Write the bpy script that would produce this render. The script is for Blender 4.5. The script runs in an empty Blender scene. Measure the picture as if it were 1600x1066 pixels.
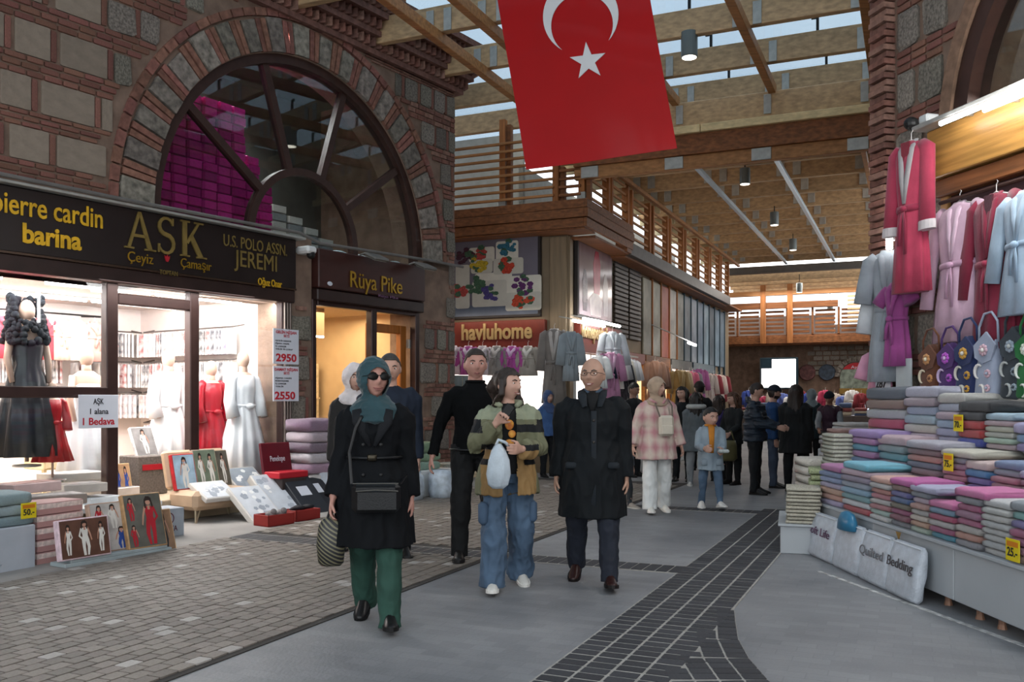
import bpy, bmesh, math, random
import numpy as np
from mathutils import Vector, Matrix, noise

random.seed(7)
SC = bpy.context.scene
COL = SC.collection
F, CH = 1420.0, 1.42          # focal length in pixels (1600 wide), camera height
rad = math.radians

# ---------------------------------------------------------------- camera, world, exposure
cam = bpy.data.cameras.new('camera')
cam.sensor_width = 36.0
cam.lens = 36.0 * F / 1600.0
cam.shift_y = 89.0 / 1600.0
cam.clip_end = 300
camo = bpy.data.objects.new('camera', cam)
camo.location = (0, 0, CH)
camo.rotation_euler = (rad(90), 0, 0)
COL.objects.link(camo)
SC.camera = camo
SC.view_settings.view_transform = 'Standard'
SC.view_settings.look = 'None'
SC.view_settings.gamma = 1.0
SC.view_settings.use_curve_mapping = False
SC.view_settings.exposure = 0.43

W = bpy.data.worlds.new('overcast_sky')
SC.world = W
W.use_nodes = True
_n = W.node_tree
_bg = _n.nodes['Background']
_tc = _n.nodes.new('ShaderNodeTexCoord')
_nz = _n.nodes.new('ShaderNodeTexNoise')
_nz.inputs['Scale'].default_value = 3.0
_nz.inputs['Detail'].default_value = 5.0
_rp = _n.nodes.new('ShaderNodeValToRGB')
_rp.color_ramp.elements[0].position = 0.35
_rp.color_ramp.elements[0].color = (0.70, 0.755, 0.81, 1)
_rp.color_ramp.elements[1].position = 0.65
_rp.color_ramp.elements[1].color = (0.85, 0.88, 0.905, 1)
_n.links.new(_tc.outputs['Generated'], _nz.inputs['Vector'])
_n.links.new(_nz.outputs['Fac'], _rp.inputs['Fac'])
_n.links.new(_rp.outputs['Color'], _bg.inputs['Color'])
_bg.inputs['Strength'].default_value = 2.3
SC.cycles.max_bounces = 7
SC.cycles.diffuse_bounces = 3
SC.cycles.glossy_bounces = 3
SC.cycles.transmission_bounces = 4
SC.cycles.transparent_max_bounces = 14
SC.cycles.sample_clamp_indirect = 4.0
SC.cycles.caustics_reflective = False
SC.cycles.caustics_refractive = False
SC.cycles.use_denoising = True

def area(name, loc, target, sx, sy, power, col=(1, 1, 1)):
    l = bpy.data.lights.new(name, 'AREA')
    l.shape = 'RECTANGLE'; l.size = sx; l.size_y = sy; l.energy = power; l.color = col
    o = bpy.data.objects.new(name, l)
    o.location = loc
    o.rotation_euler = (Vector(target) - Vector(loc)).to_track_quat('-Z', 'Y').to_euler()
    COL.objects.link(o)
    return o

# ---------------------------------------------------------------- frames
class Fr:
    """A vertical plane: x = reading direction along it, y = into it (negative = towards the viewer), z up."""
    def __init__(s, o, ex):
        s.ex = Vector((ex[0], ex[1], 0)).normalized()
        s.n = s.ex.cross(Vector((0, 0, 1)))
        s.o = Vector((o[0], o[1], 0))
        s.M = Matrix(((s.ex.x, -s.n.x, 0, s.o.x), (s.ex.y, -s.n.y, 0, s.o.y), (0, 0, 1, 0), (0, 0, 0, 1)))
    def pick(s, px, py, d=0.0):
        o = s.o + d * s.n
        r = (px - 800) / F
        t = (r * o.y - o.x) / (s.ex.x - r * s.ex.y)
        return t, CH + (622 - py) / F * (o.y + t * s.ex.y)
    def w(s, x, y, z=0.0):
        return s.M @ Vector((x, y, z))

FL = Fr((-.957, 15.1), (.559, .829))       # old masonry building with the two shops; x from -8.4 to 0
FH = Fr((1.05, 17.0), (.915, -.4035))      # timber building, face towards us; x from -3 to 0
FS = Fr((1.05, 17.0), (.4035, .915))       # timber building, face along the street; x from 0 to 16
FR = Fr((3.65, 9.05), (.24, -.97))         # masonry building by the towel stall; x from 0 to 5
# street frame: x across the street, y along it (away), z up
SM = Matrix(((.915, .4035, 0, 1.05), (-.4035, .915, 0, 17.0), (0, 0, 1, 0), (0, 0, 0, 1)))
def g(px, py):
    Y = F * CH / (py - 622)
    return Vector(((px - 800) / F * Y, Y, 0))
def toS(v):
    return SM.inverted() @ v

# ---------------------------------------------------------------- colours and materials
def C(h):
    if not isinstance(h, str):
        return tuple(h)[:3]
    h = h.lstrip('#')
    v = [int(h[i:i + 2], 16) / 255 for i in (0, 2, 4)]
    return tuple(c / 12.92 if c <= .04045 else ((c + .055) / 1.055) ** 2.4 for c in v)

MATS = {}
def M(name, col='#888888', rough=.7, metal=0, var=.12, scale=6, bump=0, rnd=0, emit=0, spec=.3, hue=0, stretch=None, sheen=0, col2=None, coat=0):
    if name in MATS:
        return MATS[name]
    m = bpy.data.materials.new(name)
    m.use_nodes = True
    nt = m.node_tree; N = nt.nodes; L = nt.links
    b = N['Principled BSDF']
    c = C(col)
    b.inputs['Roughness'].default_value = rough
    b.inputs['Metallic'].default_value = metal
    b.inputs['Specular IOR Level'].default_value = spec
    if sheen: b.inputs['Sheen Weight'].default_value = sheen
    if coat:
        b.inputs['Coat Weight'].default_value = coat
        b.inputs['Coat Roughness'].default_value = .08
    tc = N.new('ShaderNodeTexCoord'); mp = N.new('ShaderNodeMapping')
    L.new(tc.outputs['Object'], mp.inputs['Vector'])
    if stretch: mp.inputs['Scale'].default_value = stretch
    nz = N.new('ShaderNodeTexNoise'); nz.inputs['Scale'].default_value = scale; nz.inputs['Detail'].default_value = 5
    L.new(mp.outputs['Vector'], nz.inputs['Vector'])
    rp = N.new('ShaderNodeValToRGB')
    c2 = C(col2) if col2 else tuple(min(1, x * (1 + var)) for x in c)
    rp.color_ramp.elements[0].position = .3; rp.color_ramp.elements[1].position = .7
    rp.color_ramp.elements[0].color = (*[x * (1 - var) for x in c], 1)
    rp.color_ramp.elements[1].color = (*c2, 1)
    L.new(nz.outputs['Fac'], rp.inputs['Fac'])
    out = rp.outputs['Color']
    if rnd or hue:
        oi = N.new('ShaderNodeObjectInfo'); hs = N.new('ShaderNodeHueSaturation')
        mr = N.new('ShaderNodeMapRange'); mr.inputs['To Min'].default_value = 1 - rnd; mr.inputs['To Max'].default_value = 1 + rnd
        L.new(oi.outputs['Random'], mr.inputs['Value']); L.new(mr.outputs['Result'], hs.inputs['Value'])
        if hue:
            mh = N.new('ShaderNodeMapRange'); mh.inputs['To Min'].default_value = .5 - hue; mh.inputs['To Max'].default_value = .5 + hue
            ml = N.new('ShaderNodeMath'); ml.operation = 'FRACT'; m2 = N.new('ShaderNodeMath'); m2.operation = 'MULTIPLY'; m2.inputs[1].default_value = 7.31
            L.new(oi.outputs['Random'], m2.inputs[0]); L.new(m2.outputs[0], ml.inputs[0]); L.new(ml.outputs[0], mh.inputs['Value']); L.new(mh.outputs['Result'], hs.inputs['Hue'])
        L.new(out, hs.inputs['Color']); out = hs.outputs['Color']
    L.new(out, b.inputs['Base Color'])
    if emit:
        b.inputs['Emission Color'].default_value = (*c, 1); b.inputs['Emission Strength'].default_value = emit
    if bump:
        bp = N.new('ShaderNodeBump'); bp.inputs['Strength'].default_value = min(1, bump); bp.inputs['Distance'].default_value = .01
        n2 = N.new('ShaderNodeTexNoise'); n2.inputs['Scale'].default_value = scale * 5; n2.inputs['Detail'].default_value = 4
        L.new(mp.outputs['Vector'], n2.inputs['Vector']); L.new(n2.outputs['Fac'], bp.inputs['Height']); L.new(bp.outputs['Normal'], b.inputs['Normal'])
    MATS[name] = m
    return m

def wood(name, col, dark=.55, stretch=(1, 12, 12), rough=.55, rnd=.12):
    c = C(col)
    return M(name, c, rough, var=1 - dark, scale=2.2, stretch=stretch, rnd=rnd, bump=.15)

def glassy(name, tint=(.9, .95, .97), k=1.0, rough=.02, ior=1.5):
    m = bpy.data.materials.new(name); m.use_nodes = True
    nt = m.node_tree; N = nt.nodes; L = nt.links
    for n in list(N):
        if n.type == 'BSDF_PRINCIPLED': N.remove(n)
    o = N['Material Output']; t = N.new('ShaderNodeBsdfTransparent'); gl = N.new('ShaderNodeBsdfGlossy')
    t.inputs['Color'].default_value = (*tint, 1); gl.inputs['Roughness'].default_value = rough
    lw = N.new('ShaderNodeLayerWeight'); lw.inputs['Blend'].default_value = .5
    pw = N.new('ShaderNodeMath'); pw.operation = 'POWER'; pw.inputs[1].default_value = 4.0; L.new(lw.outputs['Facing'], pw.inputs[0])
    fr = N.new('ShaderNodeMath'); fr.operation = 'MULTIPLY_ADD'; fr.inputs[1].default_value = .9; fr.inputs[2].default_value = .04; L.new(pw.outputs[0], fr.inputs[0])
    mu = N.new('ShaderNodeMath'); mu.operation = 'MULTIPLY'; mu.inputs[1].default_value = k; mu.use_clamp = True
    mx = N.new('ShaderNodeMixShader')
    L.new(fr.outputs[0], mu.inputs[0]); L.new(mu.outputs[0], mx.inputs[0]); L.new(t.outputs[0], mx.inputs[1]); L.new(gl.outputs[0], mx.inputs[2])
    L.new(mx.outputs[0], o.inputs['Surface'])
    return m

# ---------------------------------------------------------------- mesh building
I4 = Matrix.Identity(4)
def WM(o):
    m = o.matrix_basis.copy(); p = o.parent
    while p:
        m = p.matrix_basis @ m; p = p.parent
    return m

def tag(o, label=None, cat=None, group=None, kind=None):
    if label: o['label'] = label
    if cat: o['category'] = cat
    if group: o['group'] = group
    if kind: o['kind'] = kind
    return o

def thing(name, label, cat, loc=(0, 0, 0), rz=0, group=None):
    o = bpy.data.objects.new(name, None); COL.objects.link(o)
    o.location = loc; o.rotation_euler = (0, 0, rz); o.empty_display_size = .1
    return tag(o, label, cat, group)

def framed(name, label, cat, fr, x, y, z, group=None, kind=None):
    """An Empty standing at a point of a wall frame, turned with the wall."""
    o = thing(name, label, cat, fr.w(x, y, z), math.atan2(fr.ex.y, fr.ex.x), group)
    if kind: o['kind'] = kind
    return o

class MB:
    def __init__(s, m=None):
        s.m = m or I4; s.v = []; s.f = []; s.k = []; s.smooth = False
    def add(s, vs, fs, k=0):
        b = len(s.v)
        s.v.extend((s.m @ Vector(p)) for p in vs)
        s.f.extend(tuple(b + i for i in q) for q in fs)
        s.k.extend([k] * len(fs))
        return s
    def box(s, x0, x1, y0, y1, z0, z1, k=0, bev=0.0):
        if x0 > x1: x0, x1 = x1, x0
        if y0 > y1: y0, y1 = y1, y0
        if z0 > z1: z0, z1 = z1, z0
        if not bev:
            vs = [(x0, y0, z0), (x1, y0, z0), (x1, y1, z0), (x0, y1, z0), (x0, y0, z1), (x1, y0, z1), (x1, y1, z1), (x0, y1, z1)]
            return s.add(vs, [(0, 3, 2, 1), (4, 5, 6, 7), (0, 1, 5, 4), (1, 2, 6, 5), (2, 3, 7, 6), (3, 0, 4, 7)], k)
        b = min(bev, (x1 - x0) * .45, (y1 - y0) * .45, (z1 - z0) * .45)
        vs = []; ix = {}
        for i, (X, sx) in enumerate(((x0, 1), (x1, -1))):
            for j, (Y, sy) in enumerate(((y0, 1), (y1, -1))):
                for l, (Z, sz) in enumerate(((z0, 1), (z1, -1))):
                    for a in range(3):
                        ix[i, j, l, a] = len(vs)
                        vs.append((X + (0 if a == 0 else b * sx), Y + (0 if a == 1 else b * sy), Z + (0 if a == 2 else b * sz)))
        q = ix; fs = []
        for i in (0, 1): fs.append((q[i, 0, 0, 0], q[i, 1, 0, 0], q[i, 1, 1, 0], q[i, 0, 1, 0]))
        for j in (0, 1): fs.append((q[0, j, 0, 1], q[1, j, 0, 1], q[1, j, 1, 1], q[0, j, 1, 1]))
        for l in (0, 1): fs.append((q[0, 0, l, 2], q[1, 0, l, 2], q[1, 1, l, 2], q[0, 1, l, 2]))
        for i in (0, 1):
            for j in (0, 1): fs.append((q[i, j, 0, 0], q[i, j, 0, 1], q[i, j, 1, 1], q[i, j, 1, 0]))
        for i in (0, 1):
            for l in (0, 1): fs.append((q[i, 0, l, 0], q[i, 0, l, 2], q[i, 1, l, 2], q[i, 1, l, 0]))
        for j in (0, 1):
            for l in (0, 1): fs.append((q[0, j, l, 1], q[0, j, l, 2], q[1, j, l, 2], q[1, j, l, 1]))
        for i in (0, 1):
            for j in (0, 1):
                for l in (0, 1): fs.append((q[i, j, l, 0], q[i, j, l, 1], q[i, j, l, 2]))
        # consistent outward winding is restored in build()
        return s.add(vs, fs, k)
    def prism(s, poly, y0, y1, k=0):
        """poly: (x, z) outline, swept from y0 to y1"""
        n = len(poly)
        vs = [(p[0], y0, p[1]) for p in poly] + [(p[0], y1, p[1]) for p in poly]
        fs = [tuple(range(n)), tuple(range(2 * n - 1, n - 1, -1))] + [(i, i + n, (i + 1) % n + n, (i + 1) % n) for i in range(n)]
        return s.add(vs, fs, k)
    def slab(s, poly, z0, z1, k=0):
        """poly: (x, y) outline, swept in z"""
        n = len(poly)
        vs = [(p[0], p[1], z0) for p in poly] + [(p[0], p[1], z1) for p in poly]
        fs = [tuple(range(n)), tuple(range(2 * n - 1, n - 1, -1))] + [(i, i + n, (i + 1) % n + n, (i + 1) % n) for i in range(n)]
        return s.add(vs, fs, k)
    def loft(s, rings, k=0, cap=True, closed=True):
        n = len(rings[0]); b = []
        for r in rings: b.extend(r)
        fs = []
        m = n if closed else n - 1
        for i in range(len(rings) - 1):
            for j in range(m):
                fs.append((i * n + j, i * n + (j + 1) % n, (i + 1) * n + (j + 1) % n, (i + 1) * n + j))
        if cap and closed:
            fs.append(tuple(range(n - 1, -1, -1)))
            e = (len(rings) - 1) * n
            fs.append(tuple(range(e, e + n)))
        return s.add(b, fs, k)
    def tube(s, pts, r, n=8, k=0, flat=1.0, side=None):
        """r: radius or list; flat squeezes the ring along the second axis; side fixes the first axis"""
        pts = [Vector(p) for p in pts]
        if not hasattr(r, '__len__'): r = [r] * len(pts)
        rings = []; a = None
        for i, p in enumerate(pts):
            d = (pts[min(i + 1, len(pts) - 1)] - pts[max(i - 1, 0)]).normalized()
            if side is not None: a = Vector(side)
            elif a is None: a = Vector((1, 0, 0)) if abs(d.x) < .8 else Vector((0, 1, 0))
            a = (a - d * a.dot(d)).normalized(); c = d.cross(a)
            rr = r[i] if hasattr(r[i], '__len__') else (r[i], r[i] * flat)
            rings.append([p + a * (rr[0] * math.cos(2 * math.pi * j / n)) + c * (rr[1] * math.sin(2 * math.pi * j / n)) for j in range(n)])
        return s.loft(rings, k)
    def ell(s, c, rx, ry, rz, k=0, n=12, m=8, rot=None):
        c = Vector(c); rings = []
        R = rot or Matrix.Identity(3)
        for i in range(m + 1):
            t = math.pi * (i + .02) / (m + .04) if 0 < i < m else (.03 if i == 0 else math.pi - .03)
            rings.append([c + R @ Vector((rx * math.sin(t) * math.cos(2 * math.pi * j / n), ry * math.sin(t) * math.sin(2 * math.pi * j / n), -rz * math.cos(t))) for j in range(n)])
        return s.loft(rings, k)
    def lathe(s, prof, c=(0, 0, 0), n=16, k=0):
        return s.loft([[Vector(c) + Vector((r * math.cos(2 * math.pi * j / n), r * math.sin(2 * math.pi * j / n), z)) for j in range(n)] for r, z in prof], k)
    def mesh(s, name, mats, inv=None, fix=True):
        me = bpy.data.meshes.new(name)
        vs = [inv @ v for v in s.v] if inv else s.v
        me.from_pydata([tuple(v) for v in vs], [], s.f)
        for m in (mats if isinstance(mats, (list, tuple)) else [mats]): me.materials.append(m)
        if any(s.k): me.polygons.foreach_set('material_index', s.k)
        if fix:
            bm = bmesh.new(); bm.from_mesh(me)
            bmesh.ops.recalc_face_normals(bm, faces=bm.faces)
            bm.to_mesh(me); bm.free()
        if s.smooth: me.polygons.foreach_set('use_smooth', [True] * len(me.polygons))
        me.update()
        return me
    def build(s, name, mats, parent=None, kind=None, origin=None):
        if parent is not None:
            inv = WM(parent).inverted(); loc = None
        else:
            if origin is None:
                lo = [min(v[i] for v in s.v) for i in range(3)]; hi = [max(v[i] for v in s.v) for i in range(3)]
                origin = ((lo[0] + hi[0]) / 2, (lo[1] + hi[1]) / 2, lo[2])
            inv = Matrix.Translation(origin).inverted(); loc = origin
        o = bpy.data.objects.new(name, s.mesh(name, mats, inv))
        COL.objects.link(o)
        if parent is not None: o.parent = parent
        else: o.location = loc
        if kind: o['kind'] = kind
        return o

def piece(name, me, mw, parent, mat=None):
    """A copy of a shared mesh as a part: mw is its world matrix."""
    o = bpy.data.objects.new(name, me); COL.objects.link(o)
    o.parent = parent
    o.matrix_basis = WM(parent).inverted() @ mw
    if mat:
        o.material_slots[0].link = 'OBJECT'; o.material_slots[0].material = mat
    return o

def copy_tree(o, parent=None, label=None):
    c = o.copy(); COL.objects.link(c)
    if parent: c.parent = parent
    if label: c['label'] = label
    for ch in o.children: copy_tree(ch, c)
    return c

_tmp = bpy.data.scenes.new('workshop')
def evaluated(me, mods):
    """Run modifiers [(type, {attr: value})] over a mesh and return the result as a new mesh."""
    o = bpy.data.objects.new('tmp', me); _tmp.collection.objects.link(o)
    for t, kw in mods:
        md = o.modifiers.new(t, t)
        for a, b in kw.items(): setattr(md, a, b)
    vl = _tmp.view_layers[0]; vl.update()
    dg = vl.depsgraph
    r = bpy.data.meshes.new_from_object(o.evaluated_get(dg), depsgraph=dg)
    bpy.data.objects.remove(o)
    return r

def remesh(mb, name, mats, vox, smooth=4, fold=0, fscale=6, fstretch=(1, 1, .45), matfn=None, cut=None, inv=None):
    me0 = mb.mesh('tmp', [])
    mods = [('REMESH', dict(mode='VOXEL', voxel_size=vox))]
    if smooth: mods.append(('SMOOTH', dict(iterations=smooth, factor=.5)))
    me = evaluated(me0, mods)
    bpy.data.meshes.remove(me0)
    n = len(me.vertices); co = np.empty(n * 3, 'f'); me.vertices.foreach_get('co', co); co = co.reshape(-1, 3)
    if fold:
        no = np.empty(n * 3, 'f'); me.vertex_normals.foreach_get('vector', no); no = no.reshape(-1, 3)
        q = co * np.array(fstretch) * fscale
        d = np.fromiter((noise.noise(v) - 1.2 * abs(noise.noise((v[0] * 2.1 + 5, v[1] * 2.1, v[2] * 2.1))) for v in q.tolist()), 'f', n)
        co += no * (d * fold)[:, None]
        me.vertices.foreach_set('co', co.ravel())
    me.materials.clear()
    for m in (mats if isinstance(mats, (list, tuple)) else [mats]): me.materials.append(m)
    if matfn or cut:
        np_ = len(me.polygons); ce = np.empty(np_ * 3, 'f'); me.polygons.foreach_get('center', ce); ce = ce.reshape(-1, 3)
        if matfn:
            me.polygons.foreach_set('material_index', matfn(ce).astype('i').tolist())
        if cut is not None:
            kill = cut(ce)
            bm = bmesh.new(); bm.from_mesh(me); bm.faces.ensure_lookup_table()
            bmesh.ops.delete(bm, geom=[bm.faces[i] for i in np.nonzero(kill)[0]], context='FACES')
            bm.to_mesh(me); bm.free()
    me.polygons.foreach_set('use_smooth', [True] * len(me.polygons))
    if inv is not None: me.transform(inv)
    me.name = name; me.update()
    return me

def mobj(name, me, parent=None, kind=None):
    o = bpy.data.objects.new(name, me); COL.objects.link(o)
    if parent: o.parent = parent
    if kind: o['kind'] = kind
    return o

# ---------------------------------------------------------------- lettering
def text_mesh(body, bold=0.0, extrude=.0, res=3):
    c = bpy.data.curves.new('txt', 'FONT'); c.body = body; c.size = 1; c.offset = bold; c.extrude = extrude; c.resolution_u = res
    o = bpy.data.objects.new('txt', c); _tmp.collection.objects.link(o)
    _tmp.view_layers[0].update()
    me = bpy.data.meshes.new_from_object(o)
    bpy.data.objects.remove(o); bpy.data.curves.remove(c)
    return me

def text_to(body, mat, parent, Mx, width=None, height=None, bold=0.0, depth=.004, name='lettering'):
    """Letters whose baseline starts at Mx's origin; Mx's x = reading direction, z = up, -y = towards the reader."""
    me = text_mesh(body, bold, .5)
    n = len(me.vertices); co = np.empty(n * 3, 'f'); me.vertices.foreach_get('co', co); co = co.reshape(-1, 3)
    x0, x1 = co[:, 0].min(), co[:, 0].max()
    sx = width / (x1 - x0) if width else height
    sz = height if height else sx
    q = np.stack([(co[:, 0] - x0) * sx, -(co[:, 2] + .5) * depth, co[:, 1] * sz], 1)
    me.vertices.foreach_set('co', q.ravel()); me.transform(WM(parent).inverted() @ Mx)
    me.materials.clear(); me.materials.append(mat); me.name = name; me.update()
    return mobj(name, me, parent)

def wall_text(body, mat, parent, fr, d, p0, p1, height, bold=0.0, depth=.01, name='lettering'):
    """Fit letters between two pixels of the baseline on the wall plane fr at distance d; height in metres per em."""
    x0, z0 = fr.pick(*p0, d); x1, z1 = fr.pick(*p1, d)
    z = (z0 + z1) / 2
    return text_to(body, mat, parent, fr.M @ Matrix.Translation((x0, -d, z)), x1 - x0, height, bold, depth, name)

# ---------------------------------------------------------------- shared materials
BRICK = M('brick_red', '#80584c', .85, var=.3, scale=14, rnd=.22, hue=.012, bump=.5)
MORTAR = M('old_mortar', '#7f6a5c', .9, var=.25, scale=5, bump=.6)
STONE_PALE = M('pale_block', '#877a6c', .85, var=.12, scale=5, rnd=.12, bump=.25)
STONE_OLD = M('weathered_stone', '#7d766c', .9, var=.5, scale=13, rnd=.25, hue=.02, bump=.9)
DARKWOOD = M('dark_brown_frame', '#3a2620', .5, var=.2, scale=8)
BOARD = M('sign_board_black', '#241c1b', .35, var=.15, scale=4)
GOLD = M('gold_letters', '#b08a2e', .35, metal=.6, var=.15, scale=9)
GOLD_Y = M('gold_yellow_letters', '#e0b02c', .4, metal=.3, var=.2, scale=9)
STEEL = M('galvanised_steel', '#a9a9a4', .45, metal=.5, var=.15, scale=10)
BLACK = M('black_metal', '#161616', .5, var=.1)
WHITE = M('white_paint', '#d9dad8', .6, var=.05)
TIMBER = wood('glulam_timber', '#b59772', .75, (.6, 9, 9))
TIMBER_O = wood('orange_timber', '#a57448', .72, (.6, 9, 9))
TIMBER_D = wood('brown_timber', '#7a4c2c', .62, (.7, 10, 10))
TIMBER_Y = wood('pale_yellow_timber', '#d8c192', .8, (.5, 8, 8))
TIMBER_V = wood('upright_timber', '#9a6236', .7, (9, 9, .6))
TUBE = M('lamp_tube', '#ffffff', .3, var=0, emit=14)
def lamp_mat(name, col, e): return M(name, col, .4, var=0, emit=e)
GLASS = glassy('shop_glass', (.95, .97, .97), 1.0)
GLASS_ARCH = glassy('arch_glass', (.80, .85, .85), 1.3)
GLASS_ROOF = glassy('roof_glass', (.49, .55, .595), .6)
# ================================================================ FLOOR
def floor_material():
    m = bpy.data.materials.new('grey_setts'); m.use_nodes = True
    nt = m.node_tree; N = nt.nodes; L = nt.links; b = N['Principled BSDF']
    b.inputs['Roughness'].default_value = .55; b.inputs['Specular IOR Level'].default_value = .35
    tc = N.new('ShaderNodeTexCoord'); mp = N.new('ShaderNodeMapping'); mp.inputs['Rotation'].default_value = (0, 0, rad(23.8))
    L.new(tc.outputs['Object'], mp.inputs['Vector'])
    br = N.new('ShaderNodeTexBrick'); br.inputs['Scale'].default_value = 1.0
    br.inputs['Brick Width'].default_value = .2; br.inputs['Row Height'].default_value = .1; br.inputs['Mortar Size'].default_value = .004
    br.inputs['Color1'].default_value = (*C('#84868a'), 1); br.inputs['Color2'].default_value = (*C('#797b7f'), 1); br.inputs['Mortar'].default_value = (*C('#7a7c80'), 1)
    L.new(mp.outputs[0], br.inputs['Vector'])
    nz = N.new('ShaderNodeTexNoise'); nz.inputs['Scale'].default_value = .7; nz.inputs['Detail'].default_value = 6
    L.new(tc.outputs['Object'], nz.inputs['Vector'])
    rp = N.new('ShaderNodeValToRGB'); rp.color_ramp.elements[0].color = (.62, .62, .62, 1); rp.color_ramp.elements[1].color = (1.2, 1.17, 1.12, 1)
    rp.color_ramp.elements[0].position = .3; rp.color_ramp.elements[1].position = .7
    L.new(nz.outputs['Fac'], rp.inputs['Fac'])
    mx = N.new('ShaderNodeMix'); mx.data_type = 'RGBA'; mx.blend_type = 'MULTIPLY'; mx.inputs['Factor'].default_value = 1
    L.new(br.outputs['Color'], mx.inputs['A']); L.new(rp.outputs['Color'], mx.inputs['B'])
    nf = N.new('ShaderNodeTexNoise'); nf.inputs['Scale'].default_value = 45; nf.inputs['Detail'].default_value = 3
    L.new(tc.outputs['Object'], nf.inputs['Vector'])
    bp = N.new('ShaderNodeBump'); bp.inputs['Strength'].default_value = .5; bp.inputs['Distance'].default_value = .006
    L.new(nf.outputs['Fac'], bp.inputs['Height']); L.new(bp.outputs[0], b.inputs['Normal'])
    L.new(mx.outputs['Result'], b.inputs['Base Color'])
    return m
FLOOR = MB().box(-14, 14, -4, 48, -.12, 0).build('floor', floor_material(), kind='structure', origin=(0, 0, 0))
PAVE_B = M('brown_paver', '#7d746c', .6, var=.16, scale=7, rnd=.2, hue=.008, bump=.4)
PAVE_L = M('light_paver', '#a39d97', .6, var=.12, scale=7, rnd=.1, bump=.3)
PAVE_D = M('charcoal_paver', '#37383c', .6, var=.2, scale=9, rnd=.2, bump=.4)
GROUT = M('pale_grout', '#98958f', .8, var=.2, scale=12)
PALE = M('pale_concrete', '#8f8b86', .7, var=.12, scale=2.5, bump=.3)
# pale concrete apron along the shops
mb = MB(SM); mb.box(-3.4, -.47, -14, 1.5, 0, .004); mb.build('apron', PALE, FLOOR)
unit = MB().box(-.5, .5, -.5, .5, 0, 1, bev=.06).mesh('paver', PAVE_B)
places = []
rows = int((2.49 + .455) / .1)
for i in range(rows):
    a = -.455 + .05 + i * .1
    n = 102
    for j in range(n):
        b = -14.2 + (j + (.5 if i % 2 else 0)) * .125
        if b > -1.0 or (-8.78 < b < -8.32): continue
        w = SM @ Vector((a, b, 0))
        if w.y < 4.2 or abs(w.x / w.y) > .6: continue
        places.append((w.y, a, b))
places.sort()
def paver_mat(): return PAVE_L if random.random() < .035 else PAVE_B
stuff = MB(SM)
for i, (yy, a, b) in enumerate(places):
    h = .012 + random.uniform(0, .004)
    if i < 298:
        piece('paver', unit, SM @ Matrix.Translation((a, b, 0)) @ Matrix.Rotation(random.uniform(-.02, .02), 4, 'Z') @ Matrix.Diagonal((.090, .115, h, 1)), FLOOR, paver_mat())
    else:
        stuff.box(a - .045, a + .045, b - .0575, b + .0575, 0, h, 1 if random.random() < .05 else 0)
stuff.build('paver_field', [PAVE_B, PAVE_L], FLOOR, 'stuff')
mb = MB(SM); mb.box(-.455, 2.49, -14.2, -1, 0, .006); mb.build('brick_bed', M('brick_bed', '#3e3a37', .9), FLOOR)

# charcoal bands
BAND = MB(SM); BAND.box(4.15, 4.80, -14.2, -4.0, 0, .005); BAND.box(2.5, 4.15, -8.74, -8.4, 0, .005); BAND.box(-.455, 2.5, -8.74, -8.4, .003, .0064); BAND.box(4.8, 5.3, -4.6, -4.3, 0, .005); BAND.box(.5, 4.15, -4.6, -4.3, 0, .005)
BAND = BAND.build('trim_1', GROUT, kind='structure', origin=(0, 0, 0))
dk = MB().box(-.5, .5, -.5, .5, 0, 1, bev=.05).mesh('paver', PAVE_D)
spots = []
for r in range(4):
    j = 0; b = -14.1
    while b < -4.1:
        w = SM @ Vector((4.155 + .08 + r * .16, b, 0))
        if w.y > 4.2: spots.append((w.y, 4.155 + .08 + r * .16, b + random.uniform(-.004, .004), .142, .086, 0))
        b += .104
for (a0, a1, bb, bt) in ((-.44, 4.12, -8.57, .014), (4.84, 5.3, -4.45, .01), (.5, 4.12, -4.45, .01)):
    a = a0
    while a < a1:
        w = SM @ Vector((a, bb, 0)); spots.append((w.y, a + .05, bb, .094, .29, 0)); a += .105
# the curved branch
arc = [g(1147, 948), g(1150, 975), g(1154, 1000), g(1171, 1031), g(1202, 1066), g(1250, 1110)]
arcS = [toS(p) for p in arc]
bed = MB(SM)
for off in range(5):
    acc = 0
    for i in range(len(arcS) - 1):
        p, q = arcS[i], arcS[i + 1]; L_ = (q - p).length; d = (q - p) / L_
        nrm = Vector((d.y, -d.x, 0))
        if nrm.x > 0: nrm = -nrm
        t = acc
        while t < L_:
            c = p + d * t + nrm * (.06 + off * .125)
            if c.x > 4.755: spots.append(((SM @ c).y, c.x, c.y, .112, .082, math.atan2(-d.x, d.y)))
            t += .094
        acc = t - L_
for i in range(len(arcS) - 1):
    p, q = arcS[i], arcS[i + 1]; d = (q - p).normalized(); nrm = Vector((d.y, -d.x, 0))
    if nrm.x > 0: nrm = -nrm
    r_, s_ = p + nrm * .65, q + nrm * .65
    r_.x = max(r_.x, 4.75); s_.x = max(s_.x, 4.75)
    bed.slab([(p.x, p.y), (q.x, q.y), (s_.x, s_.y), (r_.x, r_.y)], 0, .004)
bed.build('grout_bed', GROUT, BAND)
spots.sort(key=lambda t: t[0])
stuff = MB(SM)
for i, (yy, a, b, w_, l_, ro) in enumerate(spots):
    mt = Matrix.Translation((a, b, 0)) @ Matrix.Rotation(ro, 4, 'Z') @ Matrix.Diagonal((w_, l_, .0072 + random.uniform(0, .0015), 1))
    if i < 299: piece('paver', dk, SM @ mt, BAND)
    else:
        stuff.m = SM @ mt; stuff.box(-.5, .5, -.5, .5, 0, 1); stuff.m = SM
stuff.build('paver_field', PAVE_D, BAND, 'stuff')
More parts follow.
